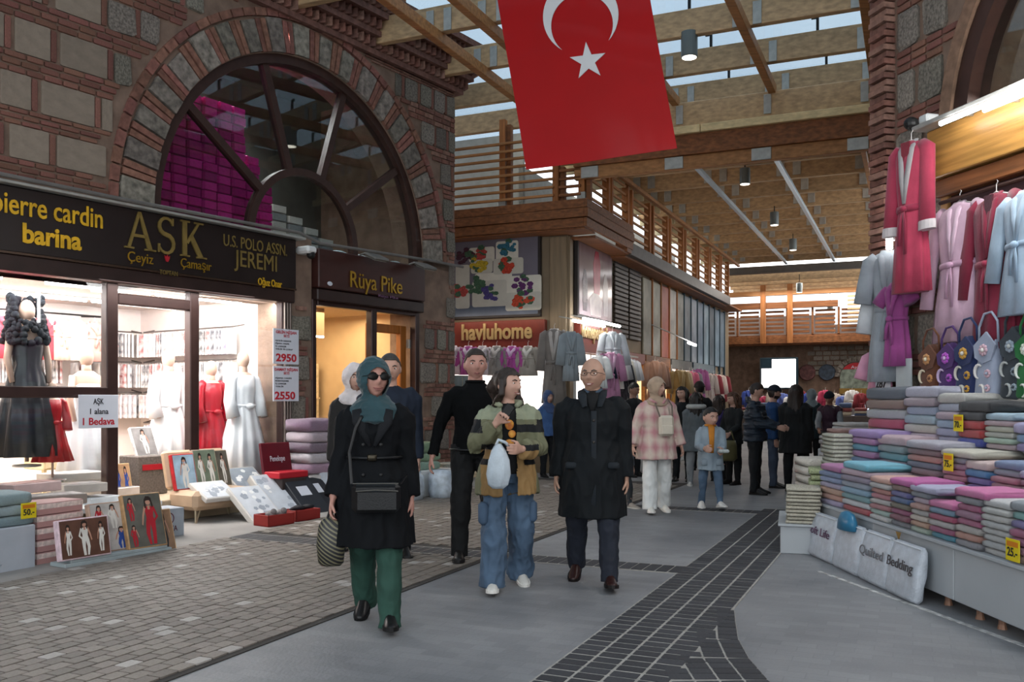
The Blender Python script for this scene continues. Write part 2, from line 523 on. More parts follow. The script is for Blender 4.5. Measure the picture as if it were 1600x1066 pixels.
# worn pale line on the paving by the stall
mb = MB(FR.M); mb.slab([(1.3, -1.48), (3.9, -1.62), (3.9, -1.66), (1.3, -1.51)], 0, .004)
tag(mb.build('trim_2', M('worn_white_line', '#a8a8a6', .8, var=.5, scale=16), origin=(0, 0, 0)), kind='structure')

# ================================================================ MASONRY BUILDING WITH THE TWO SHOPS
CX, CZ, R0, R1 = -3.235, 3.6, 2.42, 2.86
def in_arch(x, z, r): return z > 2.7 and (x - CX) ** 2 + max(0, z - CZ) ** 2 < r * r
wl = MB(FL.M)
# backing wall with the openings left free
wl.box(-19, -8.5, 0, .6, 0, 7.2); wl.box(-3.62, -3.2, 0, .6, 0, 3.6); wl.box(-.92, 0, 0, .6, 0, 3.6)
wl.box(-9.2, CX - R0, 0, .6, 2.7, 3.6) ; wl.box(CX + R0, 0, 0, .6, 3.5, 3.6)
N_ = 40
for i in range(N_):
    t0, t1 = math.pi * i / N_, math.pi * (i + 1) / N_
    p0, p1 = (CX + R0 * math.cos(t0), CZ + R0 * math.sin(t0)), (CX + R0 * math.cos(t1), CZ + R0 * math.sin(t1))
    wl.prism([p0, (p0[0], 7.2), (p1[0], 7.2), p1], 0, .6)
wl.box(CX + R0, 0, 0, .6, 3.6, 7.2); wl.box(-8.5, CX - R0, 0, .6, 3.6, 7.2)
wl.box(-8.5, -3.6, .05, .6, 2.7, 3.6); wl.box(-3.2, -.9, .05, .6, 2.78, 3.5)
wl.box(-.5, 0, .6, 4.5, 0, 7.2)
WALL_L = wl.build('wall_left', MORTAR, kind='structure', origin=tuple(FL.w(0, 0, 0)))
rows = [(6.05, 6.38), (5.47, 5.8), (4.90, 5.24), (4.34, 4.68), (3.83, 4.16), (3.28, 3.62), (2.74, 3.06), (2.2, 2.52), (1.66, 1.98), (1.12, 1.44), (.58, .9), (.05, .36)]
blk = [MB().box(-.5, .5, -.5, .5, -.5, .5, bev=.03).mesh('stone', STONE_PALE)]
for v in range(5):
    m_ = MB().box(-.5, .5, -.5, .5, -.5, .5, bev=.10)
    m_.v = [p + Vector((random.uniform(-.05, .05), random.uniform(-.12, .12), random.uniform(-.05, .05))) for p in m_.v]
    blk.append(m_.mesh('stone', STONE_OLD))
bkm = MB().box(-.5, .5, -.5, .5, -.5, .5, bev=.1).mesh('brick', BRICK)
bricks = []
def pillar_ok(x, z):
    if z > 3.62: return True
    return -3.6 < x < -3.22 or -.9 < x < 0 or x < -8.5
fixed = {2: [(-7.75, -7.33), (-7.22, -6.86), (-6.75, -6.225)], 3: [(-7.9, -7.5), (-7.36, -7.06), (-6.95, -6.374)], 4: [(-7.8, -7.4), (-7.27, -6.874), (-6.785, -6.15)], 1: [(-7.9, -7.4), (-7.28, -6.95), (-6.8, -6.3)], 0: [(-7.6, -7.2), (-7.05, -6.6)]}
for ri, (z0, z1) in enumerate(rows):
    segs = list(fixed.get(ri, []))
    x = segs[-1][1] + .09 if segs else (-3.6 if z1 < 3.63 else -6.2)
    while x < -.06:
        w = random.uniform(.2, .42)
        e = min(x + w, -.02)
        if e - x > .12: segs.append((x, e))
        x = e + random.choice((.07, .08, .1))
    for (a, b) in segs:
        zc = (z0 + z1) / 2
        # trim against the arch ring
        rr = R1 + .14
        def clear(xx): return not any(in_arch(xx, z, rr) for z in (z0, z1))
        while b - a > .1 and not clear(a) and a < CX + rr and a > CX - .1: a += .03
        while b - a > .1 and not clear(b) and b > CX - rr and b < CX + .1: b -= .03
        if b - a < .11 or not clear((a + b) / 2) or not clear(a) or not clear(b): continue
        if not (pillar_ok(a, zc) and pillar_ok(b, zc)): 
            if zc < 3.62:
                if a > -.95: a = max(a, -.9)
                elif a > -3.7: a = max(a, -3.59); b = min(b, -3.23)
                if b - a < .1 or not (pillar_ok(a + .01, zc) and pillar_ok(b - .01, zc)): continue
        pale = b < -6.1
        me = blk[0] if pale else random.choice(blk[1:])
        d = .045 if pale else .06
        piece('stone', me, FL.M @ Matrix.Translation(((a + b) / 2, 0, zc)) @ Matrix.Diagonal((b - a, d, z1 - z0, 1)), WALL_L)
        # upright bricks beside each stone
        for k in range(1):
            xb = b + .04
            if clear(xb + .04) and pillar_ok(xb, zc) and xb < -.05: bricks.append((xb, zc, .06, z1 - z0 - .02))
    # three courses of thin brick above the stone row
    ztop = rows[ri - 1][0] if ri else 6.5
    nb = 3; hh = (ztop - z1) / nb
    for k in range(nb):
        zc = z1 + (k + .5) * hh
        x = -8.3 + (.11 if k % 2 else 0)
        while x < -.03:
            l = random.uniform(.17, .24); e = min(x + l, -.01)
            xc = (x + e) / 2
            if not in_arch(xc, zc, R1 + .2) and pillar_ok(x, zc) and pillar_ok(e, zc) and e - x > .06: bricks.append((xc, zc, e - x - .018, hh - .02))
            x = e
# keep the biggest three hundred as parts
def vis(b):
    w = FL.w(b[0], 0, b[1]); return -(b[2] * b[3]) / (w.y ** 2) + (1 if b[1] < 3.3 and b[0] < -3.7 else 0)
bricks.sort(key=vis)
stuff = MB(FL.M); nbk = 0
def place_brick(x, z, w, h, d=.04):
    piece('brick', bkm, FL.M @ Matrix.Translation((x, 0, z)) @ Matrix.Diagonal((w, d + random.uniform(0, .02), h, 1)), WALL_L)
for i, (x, z, w, h) in enumerate(bricks):
    if i < 215: place_brick(x, z, w, h)
    else: stuff.box(x - w / 2, x + w / 2, -.02 - random.uniform(0, .008), .02, z - h / 2, z + h / 2, random.randint(0, 2))
BR2 = [M('brick_tone_%s' % n, c, .85, var=.3, scale=14, bump=.5) for n, c in (('rust', '#80584c'), ('dull', '#745248'), ('pinkish', '#8c6a5c'))]
stuff.build('brick_course', BR2, WALL_L, 'stuff')
# voussoirs: stone and paired brick
def arc_piece(r0, r1, t0, t1, d, mat, name, n=2):
    m_ = MB(FL.M); pts = []
    for i in range(n + 1):
        t = t0 + (t1 - t0) * i / n; pts.append((CX + r0 * math.cos(t), CZ + r0 * math.sin(t)))
    for i in range(n, -1, -1):
        t = t0 + (t1 - t0) * i / n; pts.append((CX + r1 * math.cos(t), CZ + r1 * math.sin(t)))
    m_.prism(pts, -d, .08)
    return m_.build(name, mat, WALL_L)
t = 0.0
while t < math.pi - .03:
    w = random.uniform(.085, .135); t1 = min(t + w, math.pi)
    o = arc_piece(R0 + random.uniform(0, .02), R1 - random.uniform(0, .06), t + .006, t1 - .006, .04 + random.uniform(0, .03), STONE_OLD, 'stone')
    t = t1
    for k in range(2):
        if t > math.pi - .04: break
        arc_piece(R0 + .01, R1 - .02, t + .004, t + .03, .035 + random.uniform(0, .015), BRICK, 'brick', 1); t += .033
for i in range(46):
    t = math.pi * i / 46
    arc_piece(R1 + .015, R1 + .11, t + .004, t + math.pi / 46 - .004, .05, BRICK, 'brick', 1)
# saw-tooth brick cornice
co = MB(FL.M)
co.box(-9, .12, -.10, .1, 6.47, 6.55); co.box(-9, .25, -.22, .1, 6.70, 6.78); co.box(-9, .36, -.34, .1, 6.93, 7.02); co.box(-9, .45, -.44, .1, 7.16, 7.26)
CORN = co.build('cornice', BR2[1], WALL_L)
tt = MB(FL.M)
for (z0, z1, y) in ((6.55, 6.70, -.12), (6.78, 6.93, -.24), (7.02, 7.16, -.35)):
    x = -8.6
    while x < .05 - y:
        tt.slab([(x - .055, y + .07), (x, y - .055), (x + .055, y + .07)], z0 + .012, z1 - .012, random.randint(0, 2)); x += .125
tt.build('saw_tooth_brick', BR2, CORN, 'stuff')
# top timber post and beam above the cornice
mb = MB(FL.M); mb.box(-8.6, .3, .1, .35, 7.26, 7.42); mb.box(-1.35, -1.2, .02, .16, 7.26, 9.0)
tag(mb.build('trim_3', TIMBER_V), kind='structure')

# ---- arched window (window_1)
WIN = framed('window_1', None, None, FL, CX, 0, CZ - .35, kind='structure')
def arc_band(r0, r1, y0, y1, mat, name, n=36, z=CZ, parent=WIN, t0=0, t1=math.pi):
    m_ = MB(FL.M); rings = []
    for i in range(n + 1):
        t = t0 + (t1 - t0) * i / n; c, s_ = math.cos(t), math.sin(t)
        rings.append([Vector((CX + r * c, y, z + r * s_)) for r, y in ((r0, y0), (r1, y0), (r1, y1), (r0, y1))])
    m_.loft(rings); return m_.build(name, mat, parent)
ZB = 3.38
arc_band(2.30, 2.43, .02, .2, DARKWOOD, 'frame')
arc_band(.9, 1.0, .05, .16, DARKWOOD, 'inner_arch', 24, z=3.55)
m_ = MB(FL.M); m_.box(CX - 2.43, CX - 2.3, .02, .2, ZB, CZ); m_.box(CX + 2.3, CX + 2.43, .02, .2, ZB, CZ); m_.box(CX - 2.43, CX + 2.43, .03, .2, ZB - .06, ZB + .03); m_.build('frame', DARKWOOD, WIN)
m_ = MB(FL.M); m_.box(CX - 1.0, CX - .9, .05, .16, ZB, 3.55); m_.box(CX + .9, CX + 1.0, .05, .16, ZB, 3.55); m_.build('mullion', DARKWOOD, WIN)
for k in (1, 2, 3, 4):
    t = math.pi * k / 5; c, s_ = math.cos(t), math.sin(t)
    m_ = MB(FL.M @ Matrix.Translation((CX, 0, 3.57)) @ Matrix.Rotation(-t, 4, 'Y')); m_.box(.97, 2.33, .05, .15, -.05, .05); m_.build('mullion', DARKWOOD, WIN)
for k in range(5):
    t0, t1 = math.pi * k / 5, math.pi * (k + 1) / 5; pts = [(CX + .95 * math.cos(t0), 3.57 + .95 * math.sin(t0))]
    for i in range(9):
        t = t0 + (t1 - t0) * i / 8; pts.append((CX + 2.34 * math.cos(t), 3.57 + 2.34 * math.sin(t)))
    for i in range(8, 0, -1):
        t = t0 + (t1 - t0) * i / 8; pts.append((CX + .95 * math.cos(t), 3.57 + .95 * math.sin(t)))
    if k == 0: pts = [(CX + .95, ZB), (CX + 2.34, ZB)] + pts[1:]
    if k == 4: pts = pts[:10] + [(CX - 2.34, ZB), (CX - .95, ZB)] + pts[10:]
    m_ = MB(FL.M); m_.prism(pts, .1, .106); m_.build('pane', GLASS_ARCH, WIN)
pts = [(CX + .95 * math.cos(math.pi * i / 14), 3.57 + .95 * math.sin(math.pi * i / 14)) for i in range(15)] + [(CX - .95, ZB), (CX + .95, ZB)]
m_ = MB(FL.M); m_.prism(pts, .1, .106); m_.build('pane', GLASS_ARCH, WIN)
# the store room behind it
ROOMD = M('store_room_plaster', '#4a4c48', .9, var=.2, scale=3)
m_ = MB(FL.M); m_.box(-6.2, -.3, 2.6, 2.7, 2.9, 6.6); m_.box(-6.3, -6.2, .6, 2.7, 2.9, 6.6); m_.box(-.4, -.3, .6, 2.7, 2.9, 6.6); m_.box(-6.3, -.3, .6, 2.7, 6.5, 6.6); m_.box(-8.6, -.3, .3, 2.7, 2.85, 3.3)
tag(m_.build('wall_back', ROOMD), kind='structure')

# ================================================================ ROOF OVER THE STREET
roof = MB(SM)
def street_part(name, mat, parent, x0, x1, y0, y1, z0, z1, bev=.008, k=None):
    m_ = MB(SM); m_.box(x0, x1, y0, y1, z0, z1, bev=bev); return m_.build(name, mat, parent, k)
ROOF = street_part('ceiling', GLASS_ROOF, None, -4.5, 9, -19, 4.2, 7.25, 7.262, 0, 'structure')
hook = MB().box(-.02, .02, -.02, .02, -.2, .05).box(-.09, .02, -.015, .015, .03, .06).mesh('glass_clamp', BLACK)
plate = MB().box(-.06, .06, -.012, .012, -.16, .16, bev=.004)
for dz in (-.1, 0, .1): plate.lathe([(.012, 0), (.012, .008)], (0, 0, 0), 6)
plate = plate.mesh('steel_plate', STEEL)
RAFT = (-.27, .55, 2.15, 3.77, 5.33, 7.0)
b = .1
while b > -19:
    p = street_part('purlin', TIMBER, ROOF, -4.4, 9, b - .06, b + .06, 6.62, 7.0)
    for a in RAFT:
        for s_ in (-.13, .15): piece('steel_plate', plate, SM @ Matrix.Translation((a + s_, b - .07, 6.78)), p)
        if b > -9: piece('glass_clamp', hook, SM @ Matrix.Translation((a + .8, b + .03, 7.18)), p)
    street_part('glazing_bar', BLACK, ROOF, -4.4, 9, b + .72, b + .76, 7.2, 7.25, 0)
    b -= 1.54
for a in RAFT: street_part('rafter', TIMBER_O, ROOF, a - .06, a + .06, -19, -.4, 6.46, 6.62)
# header beam where the glazed roof meets the boarded ceiling
HEAD = street_part('trim_4', TIMBER, None, .32, 5.8, -.5, -.3, 6.06, 6.5, .01, 'structure')
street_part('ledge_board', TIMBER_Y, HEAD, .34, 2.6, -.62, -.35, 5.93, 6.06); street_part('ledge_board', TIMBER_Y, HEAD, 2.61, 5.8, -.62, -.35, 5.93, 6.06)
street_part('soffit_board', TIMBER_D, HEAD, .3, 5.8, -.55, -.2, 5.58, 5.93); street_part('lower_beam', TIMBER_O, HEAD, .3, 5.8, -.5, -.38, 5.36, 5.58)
for a in (.6, 2.13, 3.6, 5.1):
    m_ = MB(SM); m_.box(a - .16, a + .16, -.53, -.49, 5.37, 5.57, bev=.005); m_.build('steel_plate', STEEL, HEAD)
    piece('steel_plate', plate, SM @ Matrix.Translation((a + .1, -.53, 6.28)), HEAD)
# boarded ceiling
CEIL = street_part('trim_5', TIMBER_D, None, -.4, 6.2, .0, 15, 6.62, 6.66, 0, 'structure')
for i in range(11):
    b = .3 + i * 1.43
    j = street_part('joist', TIMBER, CEIL, -.35, 5.75, b - .06, b + .06, 5.86, 6.32)
    for a in (.6, 2.13, 3.6, 5.1):
        for s_ in (-.16, .16): piece('steel_plate', plate, SM @ Matrix.Translation((a + s_, b - .07, 6.1)) @ Matrix.Diagonal((1.3, 1, 1.1, 1)), j)
    # ceiling boards between this joist and the next
    for q in range(5):
        bb = b + .12 + q * .25
        if bb < 15: street_part('plank', TIMBER_O if (i * 5 + q) % 3 else TIMBER, CEIL, -.35, 5.75, bb, bb + .24, 6.36, 6.4, .004)
STRIP = M('daylit_steel', '#b9cbd6', .3, metal=.3, var=.05)  # white-blue daylight on the rails is put into this colour
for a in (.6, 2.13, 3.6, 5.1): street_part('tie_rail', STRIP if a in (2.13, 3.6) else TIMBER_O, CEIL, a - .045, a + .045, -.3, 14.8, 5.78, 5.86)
SLOT = lamp_mat('sky_gap_glow', '#fff3df', 2.2)  # glowing strips stand in for thin sky gaps between the joists
for i in range(0, 9):
    b = .3 + i * 1.43 + .08
    street_part('sky_gap_strip', SLOT, CEIL, 1.0 if i % 2 else .7, 5.0 - .4 * (i % 3), b + .02, b + .05, 6.30, 6.33, 0)
# lit fascia at the far end of the ceiling
FAS = street_part('trim_6', lamp_mat('lit_fascia', '#ffffff', 2.6), None, .25, 5.8, 14.9, 15.0, 5.80, 5.97, 0, 'structure')
street_part('fascia_board', M('grey_fascia', '#5c5a58', .6), FAS, .2, 5.8, 14.85, 15.1, 5.55, 5.78)
for i in range(5):
    street_part('joist', TIMBER, FAS, .0, 5.8, 15.4 + i * .55, 15.5 + i * .55, 5.35 - i * .06, 5.62 - i * .06)

# pendant can lights
CAN = M('grey_lamp_can', '#6a706f', .4, metal=.4, var=.05); CANL = lamp_mat('lamp_lens', '#fff7e6', 5)
def can_light(px, py, z, r, label, top):
    Y = (z - CH) * F / (622 - py); x = (px - 800) / F * Y
    t = thing('pendant_lamp', label, 'lamp', (x, Y, z), group='can lamps under the roof')
    m_ = MB(Matrix.Translation((x, Y, z))); m_.lathe([(r * .96, .0), (r, .01), (r, r * 3), (r * .9, r * 3.05)], n=18); m_.smooth = False; m_.build('shade', CAN, t)
    m_ = MB(Matrix.Translation((x, Y, z))); m_.lathe([(.001, -.004), (r * .85, -.004), (r * .85, .012)], n=18); m_.build('lens', CANL, t)
    m_ = MB(Matrix.Translation((x, Y, z))); m_.tube([(0, 0, r * 3), (0, 0, top - z)], .012, 6); m_.build('rod', BLACK, t)
can_light(1077, 90, 6.32, .12, 'grey can lamp with a lit lens beside the flag', 6.64)
can_light(1164, 288, 5.5, .1, 'grey unlit-looking can lamp under the first ceiling joist', 5.9)
can_light(1210, 352, 5.45, .1, 'can lamp with a lit lens hanging mid-ceiling', 5.9)
can_light(1239, 391, 5.45, .1, 'can lamp hanging close before the bright fascia', 5.9)
can_light(1249, 457, 4.9, .1, 'small lamp below the bright fascia, higher of two', 5.5)
can_light(1297, 484, 4.5, .1, 'small lamp below the bright fascia, lower of two', 5.4)

# ================================================================ TIMBER BUILDING (corner block)
PLASTER = M('beige_cladding', '#7d6d58', .7, var=.1, scale=3, bump=.2)
PANEL = wood('clad_panel', '#86745c', .8, (9, 9, .7))
mb = MB(SM); mb.box(-4.5, 0, 0, 16.2, 0, 4.5)
WALL_F = mb.build('wall_far', PLASTER, kind='structure', origin=tuple(FH.w(0, 0, 0)))
# corner pilaster panels
for (a0, a1, z0, z1) in ((-.36, -.02, 2.4, 4.45),):
    m_ = MB(FH.M); m_.box(a0, a1, -.04, 0, 0, z1, bev=.01); m_.build('panel', PANEL, WALL_F)
m_ = MB(FS.M); m_.box(.0, .16, -.04, 0, 0, 4.45, bev=.01); m_.build('panel', PANEL, WALL_F)
# deck and railing
DECK = MB(SM); DECK.box(-4.2, .5, -.5, .3, 4.55, 4.8)
DECK = DECK.build('trim_7', TIMBER_D, kind='structure')
def spart(name, mat, parent, x0, x1, y0, y1, z0, z1, bev=.006): return street_part(name, mat, parent, x0, x1, y0, y1, z0, z1, bev)
for i, (z0, z1, o_) in enumerate(((4.50, 4.66, .0), (4.67, 4.83, .03), (4.84, 5.0, .01))):
    spart('plank', TIMBER_D, DECK, -4.2, .5 + o_, -.56 - o_, -.5, z0, z1); spart('plank', TIMBER_D, DECK, .5, .56 + o_, -.56 - o_, 2.4, z0, z1)
spart('plank', TIMBER_D, DECK, .3, .55, 2.0, 2.42, 4.42, 4.7)
spart('soffit', TIMBER_D, DECK, -4.2, .5, -.5, .1, 4.47, 4.5); spart('soffit', TIMBER_D, DECK, 0, .5, .1, 16, 4.4, 4.45)
RAIL = thing('balcony_railing', 'slatted timber railing over the corner towel shop', 'railing', SM @ Vector((-1, -.5, 5.0)), rad(-23.8))
for i in range(8): spart('slat', TIMBER_O, RAIL, -4.2, -.1, -.52, -.46, 5.1 + i * .15, 5.145 + i * .15)
for i in range(5): spart('slat', TIMBER_D, RAIL, .0, .42, -.5, -.44, 5.08 + i * .15, 5.13 + i * .15)
for a, z1 in ((-2.9, 6.6), (-1.15, 6.65), (-.08, 5.75), (.42, 6.4)):
    spart('post', TIMBER_V, RAIL, a - .06, a + .06, -.46, -.34, 5.0, z1)
    spart('post', TIMBER_D, RAIL, a + .08, a + .16, -.42, -.3, 5.0, z1 - .1)
for a in (-2.9, -1.15, .42): spart('post_shoe', STEEL, RAIL, a - .08, a + .08, -.48, -.32, 5.0, 5.14)
# the street-side railing: bays of slats between paired posts
SRAIL = thing('balcony_railing', 'long slatted timber railing running down the street above the shop shutters', 'railing', SM @ Vector((.5, 8, 4.6)), rad(-23.8))
bays = [(-.3, .9), (1.0, 2.2), (2.4, 3.9), (4.1, 5.5), (5.7, 7.1), (7.3, 8.7), (8.9, 10.3), (10.5, 11.9), (12.1, 13.4)]
for i, (b0, b1) in enumerate(bays):
    z0 = 5.02 if i < 2 else 4.72
    for k in range(6): spart('slat', TIMBER_O, SRAIL, .46, .5, b0, b1, z0 + .05 + k * .17, z0 + .10 + k * .17, .004)
    for bb in (b0 + .05, b1 - .05): spart('post', TIMBER_V, SRAIL, .4, .54, bb - .05, bb + .05, z0 - .05, z0 + 1.05)
    if i > 1: spart('plank', M('slate_fascia', '#4b4743', .5, var=.2), SRAIL, .42, .55, b0 - .1, b1 + .12, z0 - .32, z0 - .06)
    if i > 1: spart('plank', TIMBER_D, SRAIL, .0, .42, b0 - .1, b1 + .12, z0 - .36, z0 - .28)
# pale boards above the railing where daylight falls between joist ends
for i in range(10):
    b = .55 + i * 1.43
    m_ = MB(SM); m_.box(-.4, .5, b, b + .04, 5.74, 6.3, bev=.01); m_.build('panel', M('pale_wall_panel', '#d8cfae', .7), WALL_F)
DAY = [area('skylight_fill_%d' % i, SM @ Vector((-.9, .2 + i * 4.4, 6.9)), SM @ Vector((.1, 3 + i * 4.4, 5.9)), .8, 1.2, 20, (1, .93, .78)) for i in range(3)]  # area lights added to stand for skylight on the pale boards
# upper floor walls behind the railing
mb = MB(SM); mb.box(-4.4, -1.6, 1.6, 1.7, 4.5, 7); mb.box(-1.7, -1.6, 1.6, 15, 4.5, 6.3)
tag(mb.build('wall_upper', M('grey_upper_wall', '#8b8a84', .8)), kind='structure')
# street-side shutters, panels and posters above the shops
SLATE = M('roller_shutter', '#4c443d', .5, var=.12, metal=.2)
for i, (b0, b1) in enumerate(((2.75, 3.75), (3.85, 4.8))):
    s_ = framed('roller_shutter', ('dark grey roller shutter panel next to the robe poster', 'dark grey roller shutter panel further along from the robe poster')[i], 'shutter', FS, (b0 + b1) / 2, -.02, 2.75)
    for k in range(17):
        m_ = MB(FS.M); m_.box(b0, b1, -.06, -.02, 2.75 + k * .1, 2.835 + k * .1, bev=.012); m_.build('slat', SLATE, s_)
cols = ['#7d7866', '#858170', '#8f4636', '#a09a90', '#77766c', '#5f6a70', '#88919a', '#6c7f8e', '#7f949f', '#55626a', '#6f8390', '#5c6b76']
x = 5.0
for i, c in enumerate(cols):
    w = .75
    m_ = MB(FS.M); m_.box(x, x + w, -.05, 0, 2.45, 4.3, bev=.02); p = m_.build('panel', M('panel_%s' % 'abcdefghijkl'[i], c, .5, var=.35, scale=2.5), WALL_F)
    m_ = MB(FS.M); m_.box(x + w + .01, x + w + .07, -.08, 0, 0, 4.35, bev=.01); m_.build('pilaster', TIMBER_V if i < 4 else M('blue_frame', '#44565f', .5), WALL_F)
    x += w + .1

# ================================================================ FAR END
WALL_B = street_part('wall_end', M('far_stone', '#6b5648', .9, var=.3, scale=6, bump=.5), None, -1, 9, 17.0, 17.5, 0, 3.25, 0, 'structure')
fm = blk[1:]
FE = Fr(tuple(SM @ Vector((0, 17.0, 0)))[:2], (.915, -.4035))
for r in range(6):
    x = 2.55 + (.2 if r % 2 else 0)
    while x < 5.6:
        w = random.uniform(.22, .34)
        piece('stone', random.choice(fm), FE.M @ Matrix.Translation((x + w / 2, 0, 2.28 + r * .17)) @ Matrix.Diagonal((w - .04, .06, .13, 1)), WALL_B); x += w
UP = street_part('trim_8', TIMBER_D, None, -1, 9, 16.5, 17.4, 3.25, 3.6, .01, 'structure')
street_part('plank', TIMBER_D, UP, -1, 9, 16.42, 16.5, 3.3, 3.55)
FRAIL = thing('balcony_railing', 'slatted railing across the far end of the street, above the screen', 'railing', SM @ Vector((3, 16.5, 3.6)), rad(-23.8))
x = -.6
while x < 5.4:
    for k in range(6): spart('slat', TIMBER_D, FRAIL, x + .1, x + .75, 16.5, 16.54, 3.66 + k * .14, 3.74 + k * .14, .004)
    spart('post', TIMBER_D, FRAIL, x - .02, x + .05, 16.46, 16.56, 3.6, 4.5); x += .84
for a in (1.15, 2.05): spart('post', TIMBER_V, FRAIL, a - .09, a + .09, 16.3, 16.45, 3.3, 5.6)
for (a0, a1) in ((3.9, 4.3), (4.45, 5.4)):
    for k in range(7): spart('slat', TIMBER, FRAIL, a0, a1, 16.3, 16.34, 3.95 + k * .14, 4.02 + k * .14, .004)
spart('beam', TIMBER_O, FRAIL, -1, 6, 16.3, 16.45, 4.95, 5.12); spart('beam', TIMBER_D, FRAIL, -1, 3.6, 16.35, 16.5, 4.5, 4.72)

m_ = MB(SM); m_.box(6.3, 6.7, -5.9, 3, 0, 7.2); m_.box(6.3, 6.7, 3, 17, 0, 4.0); tag(m_.build('wall_street', M('street_wall', '#7c6650', .8, var=.4, scale=1.5)), kind='structure')  # unseen side of the street; its stepped height shapes light and reflections
m_ = MB(SM); m_.box(-2, 3.2, 20, 20.4, 3, 4.55); m_.box(2.2, 7, 21, 21.4, 3, 4.25); tag(m_.build('wall_distant', M('distant_plaster', '#7a6a60', .9, var=.3, scale=2)), kind='structure')
# ================================================================ MASONRY BUILDING BY THE TOWEL STALL
wr = MB(FR.M)
ACX, ACZ, AR = 2.83, 3.75, 1.75
wr.box(0, ACX - AR, 0, .5, 0, 8.2); wr.box(ACX - AR, 6, 0, .5, 0, 3.75)
for i in range(24):
    t0, t1 = math.pi * i / 24, math.pi * (i + 1) / 24
    p0, p1 = (ACX + AR * math.cos(t0), ACZ + AR * math.sin(t0)), (ACX + AR * math.cos(t1), ACZ + AR * math.sin(t1))
    wr.prism([p0, (p0[0], 8.2), (p1[0], 8.2), p1], 0, .5)
wr.box(ACX + AR, 6, 0, .5, 3.75, 8.2); wr.box(0, .4, .5, 6, 0, 8.2); wr.box(6, 17, 0, .5, 0, 8.2)
WALL_R = wr.build('wall_right', MORTAR, kind='structure', origin=tuple(FR.w(0, 0, 0)))
for ri in range(14):
    z0 = .1 + ri * .58; z1 = z0 + .36
    x = .32
    while x < .95:
        w = random.uniform(.2, .4); e = min(x + w, 1.0)
        while e - x > .1 and z1 > ACZ and (e - ACX) ** 2 + (z1 - ACZ) ** 2 < (AR + .2) ** 2: e -= .03
        if ACZ < z0 and (e - ACX) ** 2 + (z0 - ACZ) ** 2 < (AR + .18) ** 2: pass
        if e - x > .12: piece('stone', random.choice(fm), FR.M @ Matrix.Translation(((x + e) / 2, 0, (z0 + z1) / 2)) @ Matrix.Diagonal((e - x, .07, z1 - z0, 1)), WALL_R)
        x = e + .08
        if e < x - .2: break
    for k in range(3):
        zc = z1 + .037 + k * .073; x = .3
        while x < 1.1:
            if not (zc > ACZ and (x + .2 - ACX) ** 2 + (zc - ACZ) ** 2 < (AR + .16) ** 2):
                piece('brick', bkm, FR.M @ Matrix.Translation((x + .1, 0, zc)) @ Matrix.Diagonal((.19, .05, .055, 1)), WALL_R)
            x += .21
# dog-tooth brick pier at the corner
st = MB(FR.M)
for k in range(118):
    z = .1 + k * .068; st.box(.0 + (.02 if k % 2 else 0), .26, -.1 - (.03 if k % 2 else 0), .02, z, z + .05, random.randint(0, 2))
    st.box(-.05 - (.03 if k % 2 else 0), .03, -.04, .35, z, z + .05, random.randint(0, 2))
st.build('saw_tooth_brick', BR2, WALL_R, 'stuff')
# arched window of that building
WIN2 = framed('window_2', None, None, FR, ACX, 0, ACZ, kind='structure')
m_ = MB(FR.M); rings = []
for i in range(33):
    t = math.pi * i / 32; rings.append([Vector((ACX + r * math.cos(t), y, ACZ + r * math.sin(t))) for r, y in ((AR - .14, -.02), (AR + .02, -.02), (AR + .02, .2), (AR - .14, .2))])
m_.loft(rings); m_.build('frame', DARKWOOD, WIN2)
m_ = MB(FR.M); rings = []
for i in range(33):
    t = math.pi * i / 32; rings.append([Vector((ACX + r * math.cos(t), y, ACZ + r * math.sin(t))) for r, y in ((AR + .03, -.05), (AR + .17, -.05), (AR + .17, .05), (AR + .03, .05))])
m_.loft(rings); m_.build('surround', M('brick_surround', '#7d6250', .85, var=.25, scale=12, bump=.5), WIN2)
m_ = MB(FR.M); m_.prism([(ACX + (AR - .1) * math.cos(math.pi * i / 24), ACZ + (AR - .1) * math.sin(math.pi * i / 24)) for i in range(25)], .1, .106); m_.build('pane', GLASS_ARCH, WIN2)
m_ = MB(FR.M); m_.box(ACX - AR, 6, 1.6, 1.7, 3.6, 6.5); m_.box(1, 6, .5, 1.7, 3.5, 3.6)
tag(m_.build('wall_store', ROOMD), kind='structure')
# ================================================================ SHOP FRONTS OF THE MASONRY BUILDING
def fbox(fr, x0, x1, y0, y1, z0, z1, name, mat, parent=None, bev=.006, kind=None):
    m_ = MB(fr.M); m_.box(x0, x1, y0, y1, z0, z1, bev=bev); return m_.build(name, mat, parent, kind)
RED = M('print_red', '#b0202c', .5, var=.05); INK = M('print_black', '#26262a', .6, var=.05); PAPER = M('white_board', '#c9ccd4', .5, var=.03)
